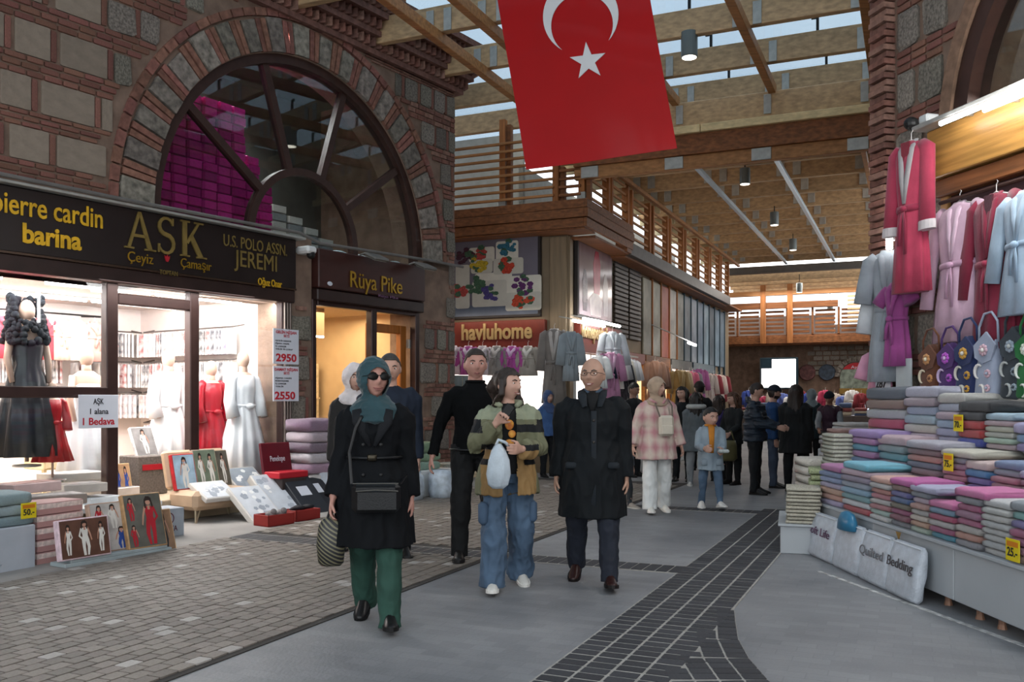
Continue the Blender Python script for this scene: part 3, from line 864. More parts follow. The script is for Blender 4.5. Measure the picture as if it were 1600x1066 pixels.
# ---- big black fascia with gilt letters
SG = framed('shop_sign', 'long black shop fascia with gilt lettering and a small red tulip above the lingerie window', 'sign', FL, -5.9, -.05, 2.7)
fbox(FL, -8.4, -3.58, -.12, .05, 2.86, 3.52, 'board', BOARD, SG, .015); fbox(FL, -8.4, -3.58, -.10, .1, 2.68, 2.85, 'shutter_box', M('shutter_box_brown', '#31221f', .4, var=.2), SG, .015)
fbox(FL, -8.4, -3.58, -.125, .0, 2.845, 2.87, 'trim_strip', M('trim_bronze', '#4a3a30', .3, metal=.5), SG, .004); fbox(FL, -8.4, -3.5, -.22, .05, 3.52, 3.55, 'top_ledge', STEEL, SG, .006)
m_ = MB(FL.M); m_.tube([(-8.4, -.2, 3.6), (-6, -.22, 3.575), (-3.6, -.2, 3.6), (-3.2, -.18, 3.52), (-.9, -.18, 3.58), (.1, -.1, 3.6)], .022, 8); tag(m_.build('cable_bundle', M('grey_cable', '#6b6864', .6, var=.2)), 'grey cable bundle clipped along the wall above both shop signs', 'cable')
dS = .125
wall_text('pierre cardin', GOLD_Y, SG, FL, dS, (-12, 332), (160, 354), .30, .012)
wall_text('barina', GOLD_Y, SG, FL, dS, (35, 378), (127, 391), .27, .03)
GOLD_D = M('gold_dull', '#8f7a45', .4, metal=.5, var=.2, scale=9)
# the three big serif capitals, drawn stroke by stroke
def poly_text(polys, mat, parent, Mx, depth, name='lettering'):
    m_ = MB(Mx)
    for p in polys: m_.prism(p, -depth, 0)
    return m_.build(name, mat, parent)
A_ = [[(.02, 0), (.10, 0), (.40, .94), (.34, 1.0)], [(.34, 1.0), (.42, 1.0), (.78, 0), (.64, 0)], [(.19, .32), (.60, .32), (.57, .40), (.22, .40)], [(-.06, 0), (.22, 0), (.22, .045), (-.06, .045)], [(.54, 0), (.88, 0), (.88, .045), (.54, .045)]]
K_ = [[(.08, 0), (.22, 0), (.22, 1), (.08, 1)], [(0, 0), (.32, 0), (.32, .045), (0, .045)], [(0, .955), (.32, .955), (.32, 1), (0, 1)], [(.2, .42), (.27, .36), (.66, .97), (.58, .97)], [(.3, .55), (.40, .66), (.82, 0), (.64, 0)], [(.48, .955), (.80, .955), (.80, 1), (.48, 1)], [(.56, 0), (.92, 0), (.92, .045), (.56, .045)]]
S_ = []
def s_arc(cx, cz, r, a0, a1, w0, w1, n=9):
    for i in range(n):
        t0, t1 = rad(a0 + (a1 - a0) * i / n), rad(a0 + (a1 - a0) * (i + 1) / n)
        wa, wb = w0 + (w1 - w0) * i / n, w0 + (w1 - w0) * (i + 1) / n
        S_.append([(cx + (r - wa) * math.cos(t0), cz + (r - wa) * math.sin(t0)), (cx + (r + wa) * math.cos(t0), cz + (r + wa) * math.sin(t0)), (cx + (r + wb) * math.cos(t1), cz + (r + wb) * math.sin(t1)), (cx + (r - wb) * math.cos(t1), cz + (r - wb) * math.sin(t1))])
s_arc(.31, .74, .225, 25, 272, .03, .062); s_arc(.31, .265, .25, 92, -155, .062, .03)
S_ += [[(.49, .78), (.55, .78), (.55, .98), (.50, .98)], [(.04, .02), (.09, .02), (.11, .25), (.05, .25)]]
x0, zA = FL.pick(194, 388, dS); x1, zK = FL.pick(322, 405, dS); hh = .42; ww = (x1 - x0)
for polys, ox, sw in ((A_, .02, .42), (S_, .37, .40), (K_, .66, .40)):
    poly_text([[(px * sw * ww * .92, pz * hh) for px, pz in p] for p in polys], GOLD_D, SG, FL.M @ Matrix.Translation((x0 + ox * ww, -dS, (zA + zK) / 2)), .02)
m_ = MB(FL.M @ Matrix.Translation((x0 + .50 * ww, -dS, (zA + zK) / 2 - .02))); m_.prism([(-.012, -.07), (.012, -.07), (.03, -.03), (.032, 0), (.016, -.02), (0, .01), (-.016, -.02), (-.032, 0), (-.03, -.03)], -.012, 0); m_.build('tulip', RED, SG)
wall_text('Çeyiz', GOLD, SG, FL, dS, (199, 408), (239, 413), .16); wall_text('Çamaşır', GOLD, SG, FL, dS, (282, 417), (330, 424), .155); wall_text('TOPTAN', GOLD_D, SG, FL, dS, (249, 428), (277, 432), .075)
wall_text('U.S. POLO ASSN.', GOLD_D, SG, FL, dS, (349, 384), (448, 400), .205); wall_text('JEREMI', GOLD_D, SG, FL, dS, (366, 415), (432, 425), .29)
wall_text('Oğuz Onar', GOLD_Y, SG, FL, dS, (403, 445), (440, 450), .13, .01)
# ---- brown fascia of the next shop
SG2 = framed('shop_sign', 'maroon-brown shop fascia with small gilt serif lettering under two floodlights', 'sign', FL, -2.05, -.05, 2.78)
fbox(FL, -3.18, -.9, -.12, .05, 2.93, 3.47, 'board', M('sign_board_maroon', '#3d211d', .4, var=.12), SG2, .015); fbox(FL, -3.18, -.9, -.10, .1, 2.76, 2.92, 'shutter_box', M('shutter_box_brown', '#31221f', .4), SG2, .015)
wall_text('Rüya Pike', GOLD, SG2, FL, dS, (547, 448), (628, 460), .33, .004)
wall_text('Rüya Pike', M('mauve_letters', '#6b4a63', .5), SG2, FL, dS, (591, 464), (622, 468), .06)
m_ = MB(FL.M @ Matrix.Translation((-2.98, -.13, 3.0))); m_.ell((0, 0, 0), .05, .008, .03, n=14); m_.build('badge', PAPER, SG2)
for i, x in enumerate((-2.25, -1.15)):
    f_ = framed('floodlight', ('grey floodlight bracketed over the maroon fascia, nearer the black sign', 'grey floodlight bracketed over the maroon fascia, nearer the corner')[i], 'lamp', FL, x, -.3, 3.42)
    R_ = FL.M @ Matrix.Translation((x, -.32, 3.42)) @ Matrix.Rotation(rad(24), 4, 'X')
    m_ = MB(R_); m_.box(-.16, .16, -.12, .12, 0, .05, bev=.02); m_.build('housing', M('grey_housing', '#6c6964', .5), f_)
    m_ = MB(R_); m_.box(-.12, .12, -.09, .09, -.008, .002); m_.build('lens', M('flood_glass', '#a8aaa0', .2), f_)
    m_ = MB(FL.M); m_.tube([(x, -.25, 3.46), (x, -.1, 3.52), (x, 0, 3.5)], .014, 6); m_.build('bracket', STEEL, f_)
cm = framed('security_camera', 'white dome security camera at the end of the black fascia', 'camera', FL, -3.42, -.2, 3.3)
m_ = MB(FL.M @ Matrix.Translation((-3.42, -.2, 3.35))); m_.box(-.09, .09, -.06, .2, .0, .1, bev=.03); m_.build('housing', WHITE, cm); m_ = MB(FL.M @ Matrix.Translation((-3.40, -.2, 3.34))); m_.ell((0, 0, 0), .06, .06, .06); m_.build('dome', BLACK, cm)

# ---- shop-front frames and glass
FR_B = M('bronze_aluminium', '#3b2a27', .35, var=.15, metal=.3)
DOOR = framed('door_1', None, None, FL, -5.6, 0, .25, kind='structure')
for (a, b, z0, z1) in ((-6.23, -6.09, .25, 2.72), (-5.16, -5.03, .25, 2.72), (-6.09, -5.16, 2.46, 2.58), (-3.74, -3.62, .25, 2.72), (-8.45, -8.3, .25, 2.72), (-8.4, -6.2, 1.42, 1.54), (-8.4, -6.2, .25, .36), (-5.03, -3.7, .25, .34)):
    fbox(FL, a, b, -.02, .1, z0, z1, 'frame', FR_B, DOOR, .01)
for k in range(3): fbox(FL, -3.72 + k * .045, -3.69 + k * .045, -.05, .0, .3, 2.7, 'guide_rail', M('rail_aluminium', '#7b6f68', .3, metal=.6), DOOR, .004)
for (a, b, z0, z1) in ((-8.35, -6.22, 1.54, 2.72), (-8.35, -6.22, .36, 1.42), (-5.03, -3.74, .34, 2.72), (-6.09, -5.16, 2.58, 2.72)):
    fbox(FL, a, b, .03, .036, z0, z1, 'pane', GLASS, DOOR, 0)
fbox(FL, -8.5, -3.6, -.14, 3.6, .0, .25, 'step', M('cream_step', '#b5a38a', .5, var=.1), DOOR, .01)
# ---- lingerie shop interior
SHW = M('shop_white_wall', '#e8dcd6', .6, var=.03)
m_ = MB(FL.M); m_.box(-8.6, -3.5, 3.3, 3.4, .2, 2.9); m_.box(-8.7, -8.6, .2, 3.4, .2, 2.9); m_.box(-3.6, -3.5, .2, 3.4, .2, 2.9); m_.box(-8.7, -3.5, .12, 3.4, 2.76, 2.84)
tag(m_.build('wall_shop', SHW), kind='structure')
for i, (x, y) in enumerate(((-7.6, .8), (-7.6, 2.2), (-5.8, .8), (-5.8, 2.2), (-4.4, .8), (-4.4, 2.2))):
    t = framed('tube_lamp', 'white ceiling tube inside the lingerie shop', 'lamp', FL, x, y, 2.72, 'ceiling tubes in the lingerie shop')
    fbox(FL, x - .7, x + .7, y - .04, y + .04, 2.735, 2.76, 'base', WHITE, t); m_ = MB(FL.M); m_.tube([(x - .66, y, 2.715), (x + .66, y, 2.715)], .02, 8); m_.build('tube', lamp_mat('shop_tube', '#ffffff', 30), t)
area('shop_ceiling_light', FL.w(-6, 1.5, 2.70), FL.w(-6, 1.5, 0), 4.6, 2.4, 300, (1, .97, .95))
area('shop_window_light', FL.w(-5.8, .25, 2.68), FL.w(-5.8, 2.0, .8), 4.6, .2, 90, (1, .98, .97))

FABR = {}
def fab(col, **kw):
    k = 'fabric_' + col.strip('#')
    kw.setdefault('rough', .85); kw.setdefault('var', .10); kw.setdefault('scale', 9); kw.setdefault('bump', .25); kw.setdefault('sheen', .2)
    return M(k, col, **kw)

def skirt_rings(secs, nf=9, amp=.1, n=44, ph=0):
    rings = []
    z_top = secs[0][0]; z_bot = secs[-1][0]
    for (z, rx, ry) in secs:
        t = (z_top - z) / max(1e-6, z_top - z_bot); r = []
        for j in range(n):
            a = 2 * math.pi * j / n; w = 1 + amp * t * math.sin(nf * a + ph) + amp * .5 * t * math.sin((nf + 4) * a + 1.3 * ph)
            r.append(Vector((rx * w * math.cos(a), ry * w * math.sin(a), z)))
        rings.append(r)
    return rings

def garment(label, Mx, L, col, cat='robe', w=.21, collar=None, belt=None, sleeve=.58, spread=.07, name='hanging_robe', group=None, cuff=None, hook=True, lining=None, ph=0, open_=0):
    """A robe on a hanger: Mx's origin is the hanger hook; x across, -y to the front, z up."""
    o = bpy.data.objects.new(name, None); COL.objects.link(o); o.matrix_basis = Mx; tag(o, label, cat, group)
    m_ = MB(Mx); k = L / 1.2
    secs = [(-.075, .05, .03), (-.10, .12, .045), (-.135, w * .95, .055), (-.22, w * 1.0, .075), (-.42 * k, w * .88, .085), (-.56 * k, w * .78, .075), (-.62 * k, w * .82, .08), (-.9 * k, w * .98, .09), (-L, w * 1.08, .10)]
    m_.loft(skirt_rings(secs, 8, .12, 40, ph)); m_.smooth = True; m_.build('body', fab(col), o)
    for sd in (1, -1):
        m_ = MB(Mx); x = sd * w
        m_.tube([(x * .7, 0, -.12), (x * .98, 0, -.17), (x + sd * spread * .6, -.02, -.17 - sleeve * .5), (x + sd * spread, -.035, -.17 - sleeve)], [(.05, .05), (.085, .05), (.08, .042), (.085, .04)], 14, side=(1, 0, 0)); m_.smooth = True
        s_ = m_.build('sleeve', fab(col), o)
        if cuff:
            m_ = MB(Mx); m_.tube([(x + sd * spread * .92, -.033, -.17 - sleeve * .9), (x + sd * spread * 1.02, -.036, -.17 - sleeve * 1.01)], [(.089, .046), (.091, .046)], 14, side=(1, 0, 0)); m_.build('cuff', fab(cuff), s_)
    m_ = MB(Mx)
    for sd in (1, -1): m_.tube([(sd * .055, .0, -.07), (sd * .06, -.06, -.15), (sd * .03, -.085, -.35 * k), (0, -.088, -.54 * k)], [(.03, .012), (.035, .012), (.03, .012), (.018, .01)], 8, side=(1, 0, 0))
    m_.smooth = True; m_.build('collar', fab(collar or col), o)
    if lining:
        m_ = MB(Mx); m_.prism([(-.05, -.09), (.05, -.09), (.03, -.35 * k), (0, -.5 * k), (-.03, -.35 * k)], -.075, -.06); m_.build('lining', fab(lining), o)
    bc = belt or col
    m_ = MB(Mx); m_.loft([[Vector((w * .84 * q * math.cos(a), .088 * q * math.sin(a), z)) for a in [2 * math.pi * j / 24 for j in range(24)]] for z, q in ((-.60 * k, 1), (-.575 * k, 1.03), (-.55 * k, 1))])
    m_.ell((0, -.1, -.58 * k), .04, .03, .03, n=10); m_.tube([(0, -.1, -.58 * k), (-.03, -.11, -.7 * k), (-.045, -.105, -.85 * k)], [(.02, .006)] * 3, 6, side=(1, 0, 0)); m_.tube([(0, -.1, -.58 * k), (.03, -.11, -.7 * k), (.03, -.105, -.92 * k)], [(.02, .006)] * 3, 6, side=(1, 0, 0))
    m_.smooth = True; m_.build('belt', fab(bc), o)
    if hook:
        m_ = MB(Mx); m_.tube([(.0, 0, 0), (.02, 0, .02), (.0, 0, .04), (-.02, 0, .02)], .004, 6); m_.tube([(0, 0, 0), (0, 0, -.06)], .004, 6); m_.tube([(-w * .85, 0, -.13), (0, 0, -.06), (w * .85, 0, -.13)], .012, 6, flat=.6); m_.build('hanger', M('hanger_plastic', '#c9c6c2', .4), o)
    return o

SKINM = M('mannequin_skin', '#cfae9c', .5, var=.03); SATIN = lambda c: M('satin_' + c.strip('#'), c, .35, var=.06, scale=6, spec=.5)
def mannequin(label, fr, px, py_base, y, H, dress, style='gown', hair=None, z0=None):
    """A shop dummy standing at depth y behind the glass, dressed; style gown, robe or half."""
    x, _ = fr.pick(px, 600, -y); z0 = .3 if z0 is None else z0
    Mx = fr.M @ Matrix.Translation((x, y, z0)); k = H / 1.7
    o = bpy.data.objects.new('mannequin', None); COL.objects.link(o); o.matrix_basis = Mx; tag(o, label, 'mannequin')
    m_ = MB(Mx @ Matrix.Scale(k, 4)); m_.ell((0, 0, 1.58), .075, .09, .115); m_.tube([(0, 0, 1.5), (0, 0, 1.38)], [.05, .06], 10); m_.loft(skirt_rings([(1.42, .08, .06), (1.36, .17, .09), (1.2, .15, .11), (1.0, .125, .09)], amp=0)); m_.tube([(0, 0, .98), (0, 0, .02)], .02, 8)
    for sd in (1, -1): m_.tube([(sd * .16, 0, 1.36), (sd * .21, -.02, 1.08), (sd * .19, -.08, .84)], [.045, .036, .026], 8)
    m_.smooth = True; m_.build('figure', SKINM, o)
    m_ = MB(Mx @ Matrix.Scale(k, 4)); top = 1.27 if style == 'gown' else 1.38
    m_.loft(skirt_rings([(top, .15, .115), (1.2, .165, .125), (1.02, .14, .105), (.9, .18, .14), (.6, .24, .2), (.08 if style != 'half' else .3, .32, .27)], 11, .14, 50, x * 3)); m_.smooth = True; m_.build('dress', SATIN(dress), o)
    if style == 'robe' or style == 'half':
        for sd in (1, -1):
            m_ = MB(Mx @ Matrix.Scale(k, 4)); m_.tube([(sd * .12, 0, 1.38), (sd * .19, 0, 1.32), (sd * .24, -.03, 1.05), (sd * .22, -.08, .84)], [.06, .07, .075, .09], 12); m_.smooth = True; m_.build('sleeve', SATIN(dress), o)
        m_ = MB(Mx @ Matrix.Scale(k, 4)); m_.ell((0, -.14, .98), .06, .04, .04); m_.tube([(-.14, -.06, .99), (0, -.13, .98), (.14, -.06, .99)], .02, 8); m_.build('sash', SATIN(dress), o)
    m_ = MB(Mx); m_.lathe([(.14, -.03), (.14, -.01), (.02, .0)]); m_.build('base', STEEL, o)
    if hair:
        m_ = MB(Mx @ Matrix.Scale(k, 4)); random.seed(3)
        for i in range(300):
            a = random.uniform(0, 2 * math.pi); zz = random.uniform(-.36, .13); r_ = .12 + .16 * max(0, -zz)
            if math.sin(a) < -.55 and zz > -.12: continue
            m_.ell((r_ * 1.25 * math.cos(a), r_ * math.sin(a) + .02, 1.60 + zz), random.uniform(.025, .045), random.uniform(.025, .045), random.uniform(.025, .045), n=7, m=5)
        m_.smooth = True; m_.build('wig', M('curly_wig', '#20242c', .7, var=.5, scale=60, bump=1), o)
    return o
mannequin('shop dummy with huge black curly wig and black dress at the window edge', FL, 42, 640, .45, 1.75, '#2a2d33', 'gown', True, .72)
mannequin('shop dummy in a white satin bridal gown beside the curly-wigged dummy', FL, 135, 700, .9, 1.72, '#e4e6ea', 'gown')
mannequin('shop dummy in a short red satin robe, low in the window', FL, 82, 740, .35, 1.05, '#b3101e', 'half', None, .55)
mannequin('shop dummy in a long white lace robe seen through the open door', FL, 263, 700, 1.0, 1.75, '#eceaea', 'robe')
mannequin('shop dummy in a shiny white robe behind the price boards', FL, 380, 690, .45, 1.75, '#eeeef2', 'robe')
mannequin('shop dummy in a crimson robe just inside the door post', FL, 330, 690, .8, 1.62, '#a81226', 'robe')
# racks and packs
RACKM = M('rack_chrome', '#77706c', .3, metal=.7)
PACKC = ['#e6dcd8', '#d9c9c8', '#35363c', '#e9e4e2', '#c9b2b4', '#4a4a58', '#e3d8d2', '#b8433f', '#dfe0e4', '#8d86a8', '#d6aca4', '#eee6e0']
pk = MB().box(-.012, .012, -.09, .09, -.30, 0, bev=.004); pk.tube([(0, 0, 0), (0, 0, .03)], .004, 5); pk = pk.mesh('hanging_pack', WHITE)
PACKS = [M('pack_%s' % n, c, .4, var=.3, scale=16, col2='#f0ecea') for n, c in zip('abcdefghijkl', PACKC)]
RAILS = [((-6.3, 3.05), (-4.95, 3.05), 2.0, 'upper back rail'), ((-6.3, 3.05), (-4.95, 3.05), 1.55, 'lower back rail'), ((-4.85, 3.05), (-3.75, 3.05), 2.4, 'top rail of the back corner'), ((-4.85, 3.05), (-3.75, 3.05), 1.95, 'middle rail of the back corner'), ((-4.85, 3.05), (-3.75, 3.05), 1.5, 'low rail of the back corner'),
         ((-3.78, .9), (-3.78, 2.95), 2.4, 'top rail of the side wall'), ((-3.78, .9), (-3.78, 2.95), 1.95, 'middle rail of the side wall'), ((-3.78, .9), (-3.78, 2.95), 1.5, 'low rail of the side wall'), ((-3.78, .9), (-3.78, 2.95), 1.05, 'lowest rail of the side wall')]
BSN = 'beige rose-white charcoal ivory dusty-pink slate cream brick-red silver lilac salmon bone'.split()
for (p, q_, z, nm) in RAILS:
    p, q_ = Vector(p), Vector(q_); side = p.x == q_.x
    t = framed('clothes_rail', 'dark rail of packed hosiery in the lingerie shop, ' + nm, 'rail', FL, (p.x + q_.x) / 2, (p.y + q_.y) / 2, z)
    m_ = MB(FL.M); m_.tube([(p.x, p.y, z), (q_.x, q_.y, z)], .012, 6); m_.build('bar', RACKM, t)
    for e in (p, q_):
        m_ = MB(FL.M); m_.tube([(-3.6 if side else e.x, e.y if side else 3.3, z + .04), (e.x, e.y, z)], .01, 6); m_.build('bracket', RACKM, t)
    L_ = (q_ - p).length; d_ = .05
    while d_ < L_ - .04:
        v = p + (q_ - p) * (d_ / L_)
        o = bpy.data.objects.new('hanging_pack', pk); COL.objects.link(o); o.matrix_basis = FL.M @ Matrix.Translation((v.x, v.y, z - .035)) @ Matrix.Rotation(rad((90 if side else 0) + random.uniform(-25, 25)), 4, 'Z') @ Matrix.Diagonal((1.3, 1.1, 1.15, 1))
        q = random.randrange(12); o.material_slots[0].link = 'OBJECT'; o.material_slots[0].material = PACKS[q]
        tag(o, '%s packed garment hung on the %s' % (BSN[q], nm), 'package', 'packs on the ' + nm); d_ += random.uniform(.06, .085)
for i, (px, c) in enumerate(((8, '#c23a48'), (38, '#c84a58'), (66, '#b8303c'), (95, '#d8b7a8'), (120, '#e6dedc'), (148, '#d99a90'))):
    garment('%s short nightgown hung high on the back wall of the lingerie shop' % ('crimson', 'coral-red', 'cherry-red', 'peach', 'ivory', 'dusty salmon')[i], FL.M @ Matrix.Translation((FL.pick(px, 500, -2.7)[0], 2.7, 2.55)), .62, c, 'nightgown', w=.19, sleeve=.25, name='nightgown')
nr = framed('clothes_rail', 'dark top rail of red and ivory nightgowns on the lingerie shop back wall', 'rail', FL, -5.3, 2.7, 2.56); m_ = MB(FL.M); m_.tube([(-6.4, 2.7, 2.56), (-4.5, 2.7, 2.56)], .014, 6); m_.build('bar', BLACK, nr)
for x in (-6.35, -5.4, -4.55): m_ = MB(FL.M); m_.tube([(x, 2.7, 2.56), (x, 3.3, 2.6)], .012, 6); m_.build('bracket', BLACK, nr)
for i, (px, y, c) in enumerate(((212, 1.3, '#e8e4e2'), (345, .9, '#d8c8cc'), (362, .8, '#c9b8c4'))):
    garment(('ivory', 'pale rose', 'mauve-white')[i] + ' long nightgown hung %s in the lingerie shop' % ('behind the door glass', 'by the crimson dummy', 'next to the pale rose one'), FL.M @ Matrix.Translation((FL.pick(px, 500, -y)[0], y, 2.3)), 1.1, c, 'nightgown', w=.15, sleeve=.3, name='nightgown') if False else None
# furniture in the doorway
cab = framed('cabinet', 'pale wooden cabinet inside the lingerie shop doorway', 'cabinet', FL, -5.85, 1.6, .3); BEECH = wood('beech', '#d8c3a0', .85, (1, 9, 9))
fbox(FL, -6.1, -5.55, 1.5, 1.95, .55, 1.15, 'body', BEECH, cab, .01); fbox(FL, -6.08, -5.57, 1.48, 1.5, .57, 1.13, 'door', BEECH, cab, .005)
for x in (-6.05, -5.6): fbox(FL, x - .02, x + .02, 1.55, 1.6, .25, .55, 'leg', BEECH, cab, .004)
gbx = framed('gift_box', 'grey wicker-look box with a red label inside the doorway', 'box', FL, -5.3, .7, .25); fbox(FL, -5.5, -5.1, .5, .9, .25, .72, 'body', M('grey_wicker', '#6d655f', .8, var=.3, scale=40, bump=.6), gbx, .01); fbox(FL, -5.45, -5.15, .49, .5, .55, .62, 'label', RED, gbx, .002)

def figure_print(m_, x0, x1, z0, z1, y, k):
    """A printed figure: head, hair, body, legs."""
    cx = (x0 + x1) / 2; w = (x1 - x0); h = z1 - z0
    m_.prism([(cx + w * .10 * math.cos(t), z0 + h * .86 + h * .07 * math.sin(t)) for t in [2 * math.pi * j / 10 for j in range(10)]], y - .0012, y, 1)
    m_.prism([(cx - w * .11, z0 + h * .88), (cx + w * .11, z0 + h * .88), (cx + w * .07, z0 + h * .96), (cx - w * .07, z0 + h * .96)], y - .002, y, 3)
    s_ = random.choice((-1, 1)); q = lambda L_: [(cx + s_ * w * a, z0 + h * b) for a, b in L_]
    m_.prism(q([(-.20, .76), (.18, .77), (.13, .55), (.18, .44), (-.18, .45), (-.12, .56)]), y - .0012, y, k)
    m_.prism(q([(-.18, .46), (.02, .45), (-.02, .25), (.0, .02), (-.12, .02), (-.16, .25)]), y - .0012, y, k)
    m_.prism(q([(.0, .45), (.18, .45), (.22, .24), (.14, .02), (.06, .02), (.08, .25)]), y - .0013, y, k)
    m_.prism(q([(-.20, .76), (-.14, .74), (-.24, .56), (-.12, .48), (-.15, .44), (-.32, .55)]), y - .0016, y, k)
    m_.prism(q([(.18, .77), (.12, .74), (.22, .58), (.30, .40), (.34, .42), (.28, .60)]), y - .0016, y, 1)
    m_.prism(q([(-.13, .93), (.05, .97), (.14, .90), (.16, .74), (.09, .72), (.10, .86), (-.02, .92), (-.10, .84), (-.13, .72), (-.18, .76)]), y - .0017, y, 3)
    m_.prism([(cx - w * .05, z0 + h * .78), (cx + w * .05, z0 + h * .78), (cx + w * .04, z0 + h * .70), (cx - w * .04, z0 + h * .70)], y - .0018, y, 1)
PSK = M('print_skin', '#b98a74', .5); PHR = M('print_hair', '#2b201b', .5)
def covered_box(label, Mx, w, h, t, side, cover, figs, cat='box', group=None, name='gift_box'):
    """A flat lingerie box: local x across, z up its face, -y the printed face."""
    o = bpy.data.objects.new(name, None); COL.objects.link(o); o.matrix_basis = Mx; tag(o, label, cat, group)
    m_ = MB(Mx); m_.box(-w / 2, w / 2, 0, t, 0, h, bev=.006); m_.build('body', M('boxside_' + side.strip('#'), side, .5, var=.25, scale=18), o)
    m_ = MB(Mx); m_.box(-w / 2 + .012, w / 2 - .012, -.002, 0.004, .012, h - .012, 0)
    for i, (fx0, fx1, fz0, fz1, k) in enumerate(figs): figure_print(m_, (fx0 - .5) * w, (fx1 - .5) * w, fz0 * h, fz1 * h, -.002, k)
    m_.build('cover', [M('cover_' + cover.strip('#'), cover, .35, var=.3, scale=7), PSK, M('print_scarlet', '#a81c2a', .4), PHR, M('print_ivory', '#d9d4cc', .4), M('print_cobalt', '#2b4a94', .4), M('print_charcoal', '#2a2a2e', .4)], o)
    return o
def gm(px, py, yaw=0, lean=0, fr=FL, z=0):
    """A frame standing on the ground under a pixel, facing out of the wall fr, turned and leaned back."""
    if z:
        Y = F * (CH - z) / (py - 622); v = Vector(((px - 800) / F * Y, Y, z))
    else: v = g(px, py)
    R_ = fr.M.copy(); R_.translation = v
    return R_ @ Matrix.Rotation(rad(yaw), 4, 'Z') @ Matrix.Rotation(rad(-lean), 4, 'X')
def sbox(Mx, w, d, h, name, mat, parent=None, bev=.008, z=0):
    m_ = MB(Mx); m_.box(-w / 2, w / 2, 0, d, z, z + h, bev=bev); return m_.build(name, mat, parent)

# doorway gift boxes
covered_box('tall gift box with blue figures leaning in the lingerie doorway', FL.M @ Matrix.Translation((-5.78, .35, .25)) @ Matrix.Rotation(rad(-14), 4, 'X'), .25, .42, .07, '#c9a878', '#b08c6a', [(.1, .55, .05, .95, 5), (.5, .95, .05, .95, 5)])
covered_box('grey photo box propped on the wicker-look box', FL.M @ Matrix.Translation((-5.3, .6, .72)) @ Matrix.Rotation(rad(-25), 4, 'X'), .3, .38, .05, '#d8d4d0', '#8a8684', [(.2, .8, .05, .95, 4)])
# ---- price boards and the hanging offer card
def board(label, p0, p1, lines, d=.14):
    x0, z1 = FL.pick(*p0, d); x1, z0 = FL.pick(*p1, d)
    o = framed('price_board', label, 'sign', FL, (x0 + x1) / 2, -d, z0); fbox(FL, x0, x1, -d - .012, -d, z0, z1, 'panel', PAPER, o, .003)
    for (txt, fx0, fx1, fz, hgt, mat, bold) in lines:
        text_to(txt, mat, o, FL.M @ Matrix.Translation((x0 + fx0 * (x1 - x0), -d - .012, z0 + fz * (z1 - z0))), (fx1 - fx0) * (x1 - x0), hgt * (z1 - z0), bold, .003)
    return o
board('upper white price board with a large red 2950', (426, 513), (466, 570), [('GELİN NİŞAN', .1, .9, .87, .11, RED, .02), ('SETİ', .4, .62, .77, .10, RED, .02), ('GECELİK SABAHLIK', .08, .7, .64, .06, INK, 0), ('PİJAMA TAKIMI', .08, .6, .56, .06, INK, 0), ('İÇ ÇAMAŞIR', .08, .5, .48, .06, INK, 0), ('TERLİK VE ÇORAP', .08, .75, .40, .06, INK, 0), ('2950', .1, .9, .08, .30, RED, .03)])
board('lower white price board with a large red 2550', (426, 572), (466, 627), [('DAMAT NİŞAN', .05, .95, .87, .11, RED, .02), ('SETİ', .4, .62, .77, .10, RED, .02), ('PİJAMA TAKIMI', .08, .7, .64, .06, INK, 0), ('ROBDÖŞAMBR', .08, .6, .56, .06, INK, 0), ('İÇ ÇAMAŞIR', .08, .5, .48, .06, INK, 0), ('TERLİK', .08, .4, .40, .06, INK, 0), ('2550', .05, .85, .06, .30, RED, .03)])
board('white offer card hung at the doorway reading 1 alana 1 Bedava', (122, 617), (184, 668), [('AŞK', .36, .62, .72, .24, INK, .01), ('1 alana', .28, .74, .42, .24, INK, .01), ('1 Bedava', .10, .9, .10, .30, RED, .02)], .12)

# ---- quilt shop next door
DOOR2 = framed('door_2', None, None, FL, -2.1, 0, .2, kind='structure')
ORANGE = wood('orange_door_wood', '#a5632a', .75, (9, 9, .8))
for (a, b, z0, z1) in ((-3.2, -3.12, .2, 2.78), (-2.02, -1.9, .2, 2.78), (-1.02, -.92, .2, 2.78), (-3.1, -1.0, 2.7, 2.78)): fbox(FL, a, b, -.02, .1, z0, z1, 'frame', FR_B, DOOR2, .01)
fbox(FL, -3.2, -.9, -.1, 3, 0, .2, 'step', M('cream_step', '#b5a38a'), DOOR2, .01); fbox(FL, -3.12, -2.02, .03, .036, .9, 2.7, 'pane', GLASS, DOOR2, 0)
for (a, b, z0, z1) in ((-1.88, -1.76, .2, 2.55), (-1.18, -1.04, .2, 2.55), (-1.76, -1.18, 2.42, 2.55)): fbox(FL, a, b, .15, .25, z0, z1, 'door_leaf', ORANGE, DOOR2, .01)
for z in (.6, 1.4, 2.2): fbox(FL, -1.06, -1.02, .08, .14, z, z + .14, 'hinge', STEEL, DOOR2, .004)
fbox(FL, -2.5, -2.4, 1.0, 1.1, .2, 2.75, 'inner_post', ORANGE, DOOR2, .01)
WARM = M('warm_cream_wall', '#cdb08a', .7, var=.05)
m_ = MB(FL.M); m_.box(-3.3, -.7, 2.6, 2.7, .1, 2.9); m_.box(-3.4, -3.22, .2, 2.7, .1, 2.9); m_.box(-.9, -.7, .2, 2.7, .1, 2.9); m_.box(-3.4, -.7, .15, 2.7, 2.78, 2.84)
tag(m_.build('wall_quilt_shop', WARM), kind='structure')
area('quilt_shop_light', FL.w(-2.1, 1.3, 2.72), FL.w(-2.1, 1.3, 0), 1.8, 1.6, 55, (1, .78, .5))
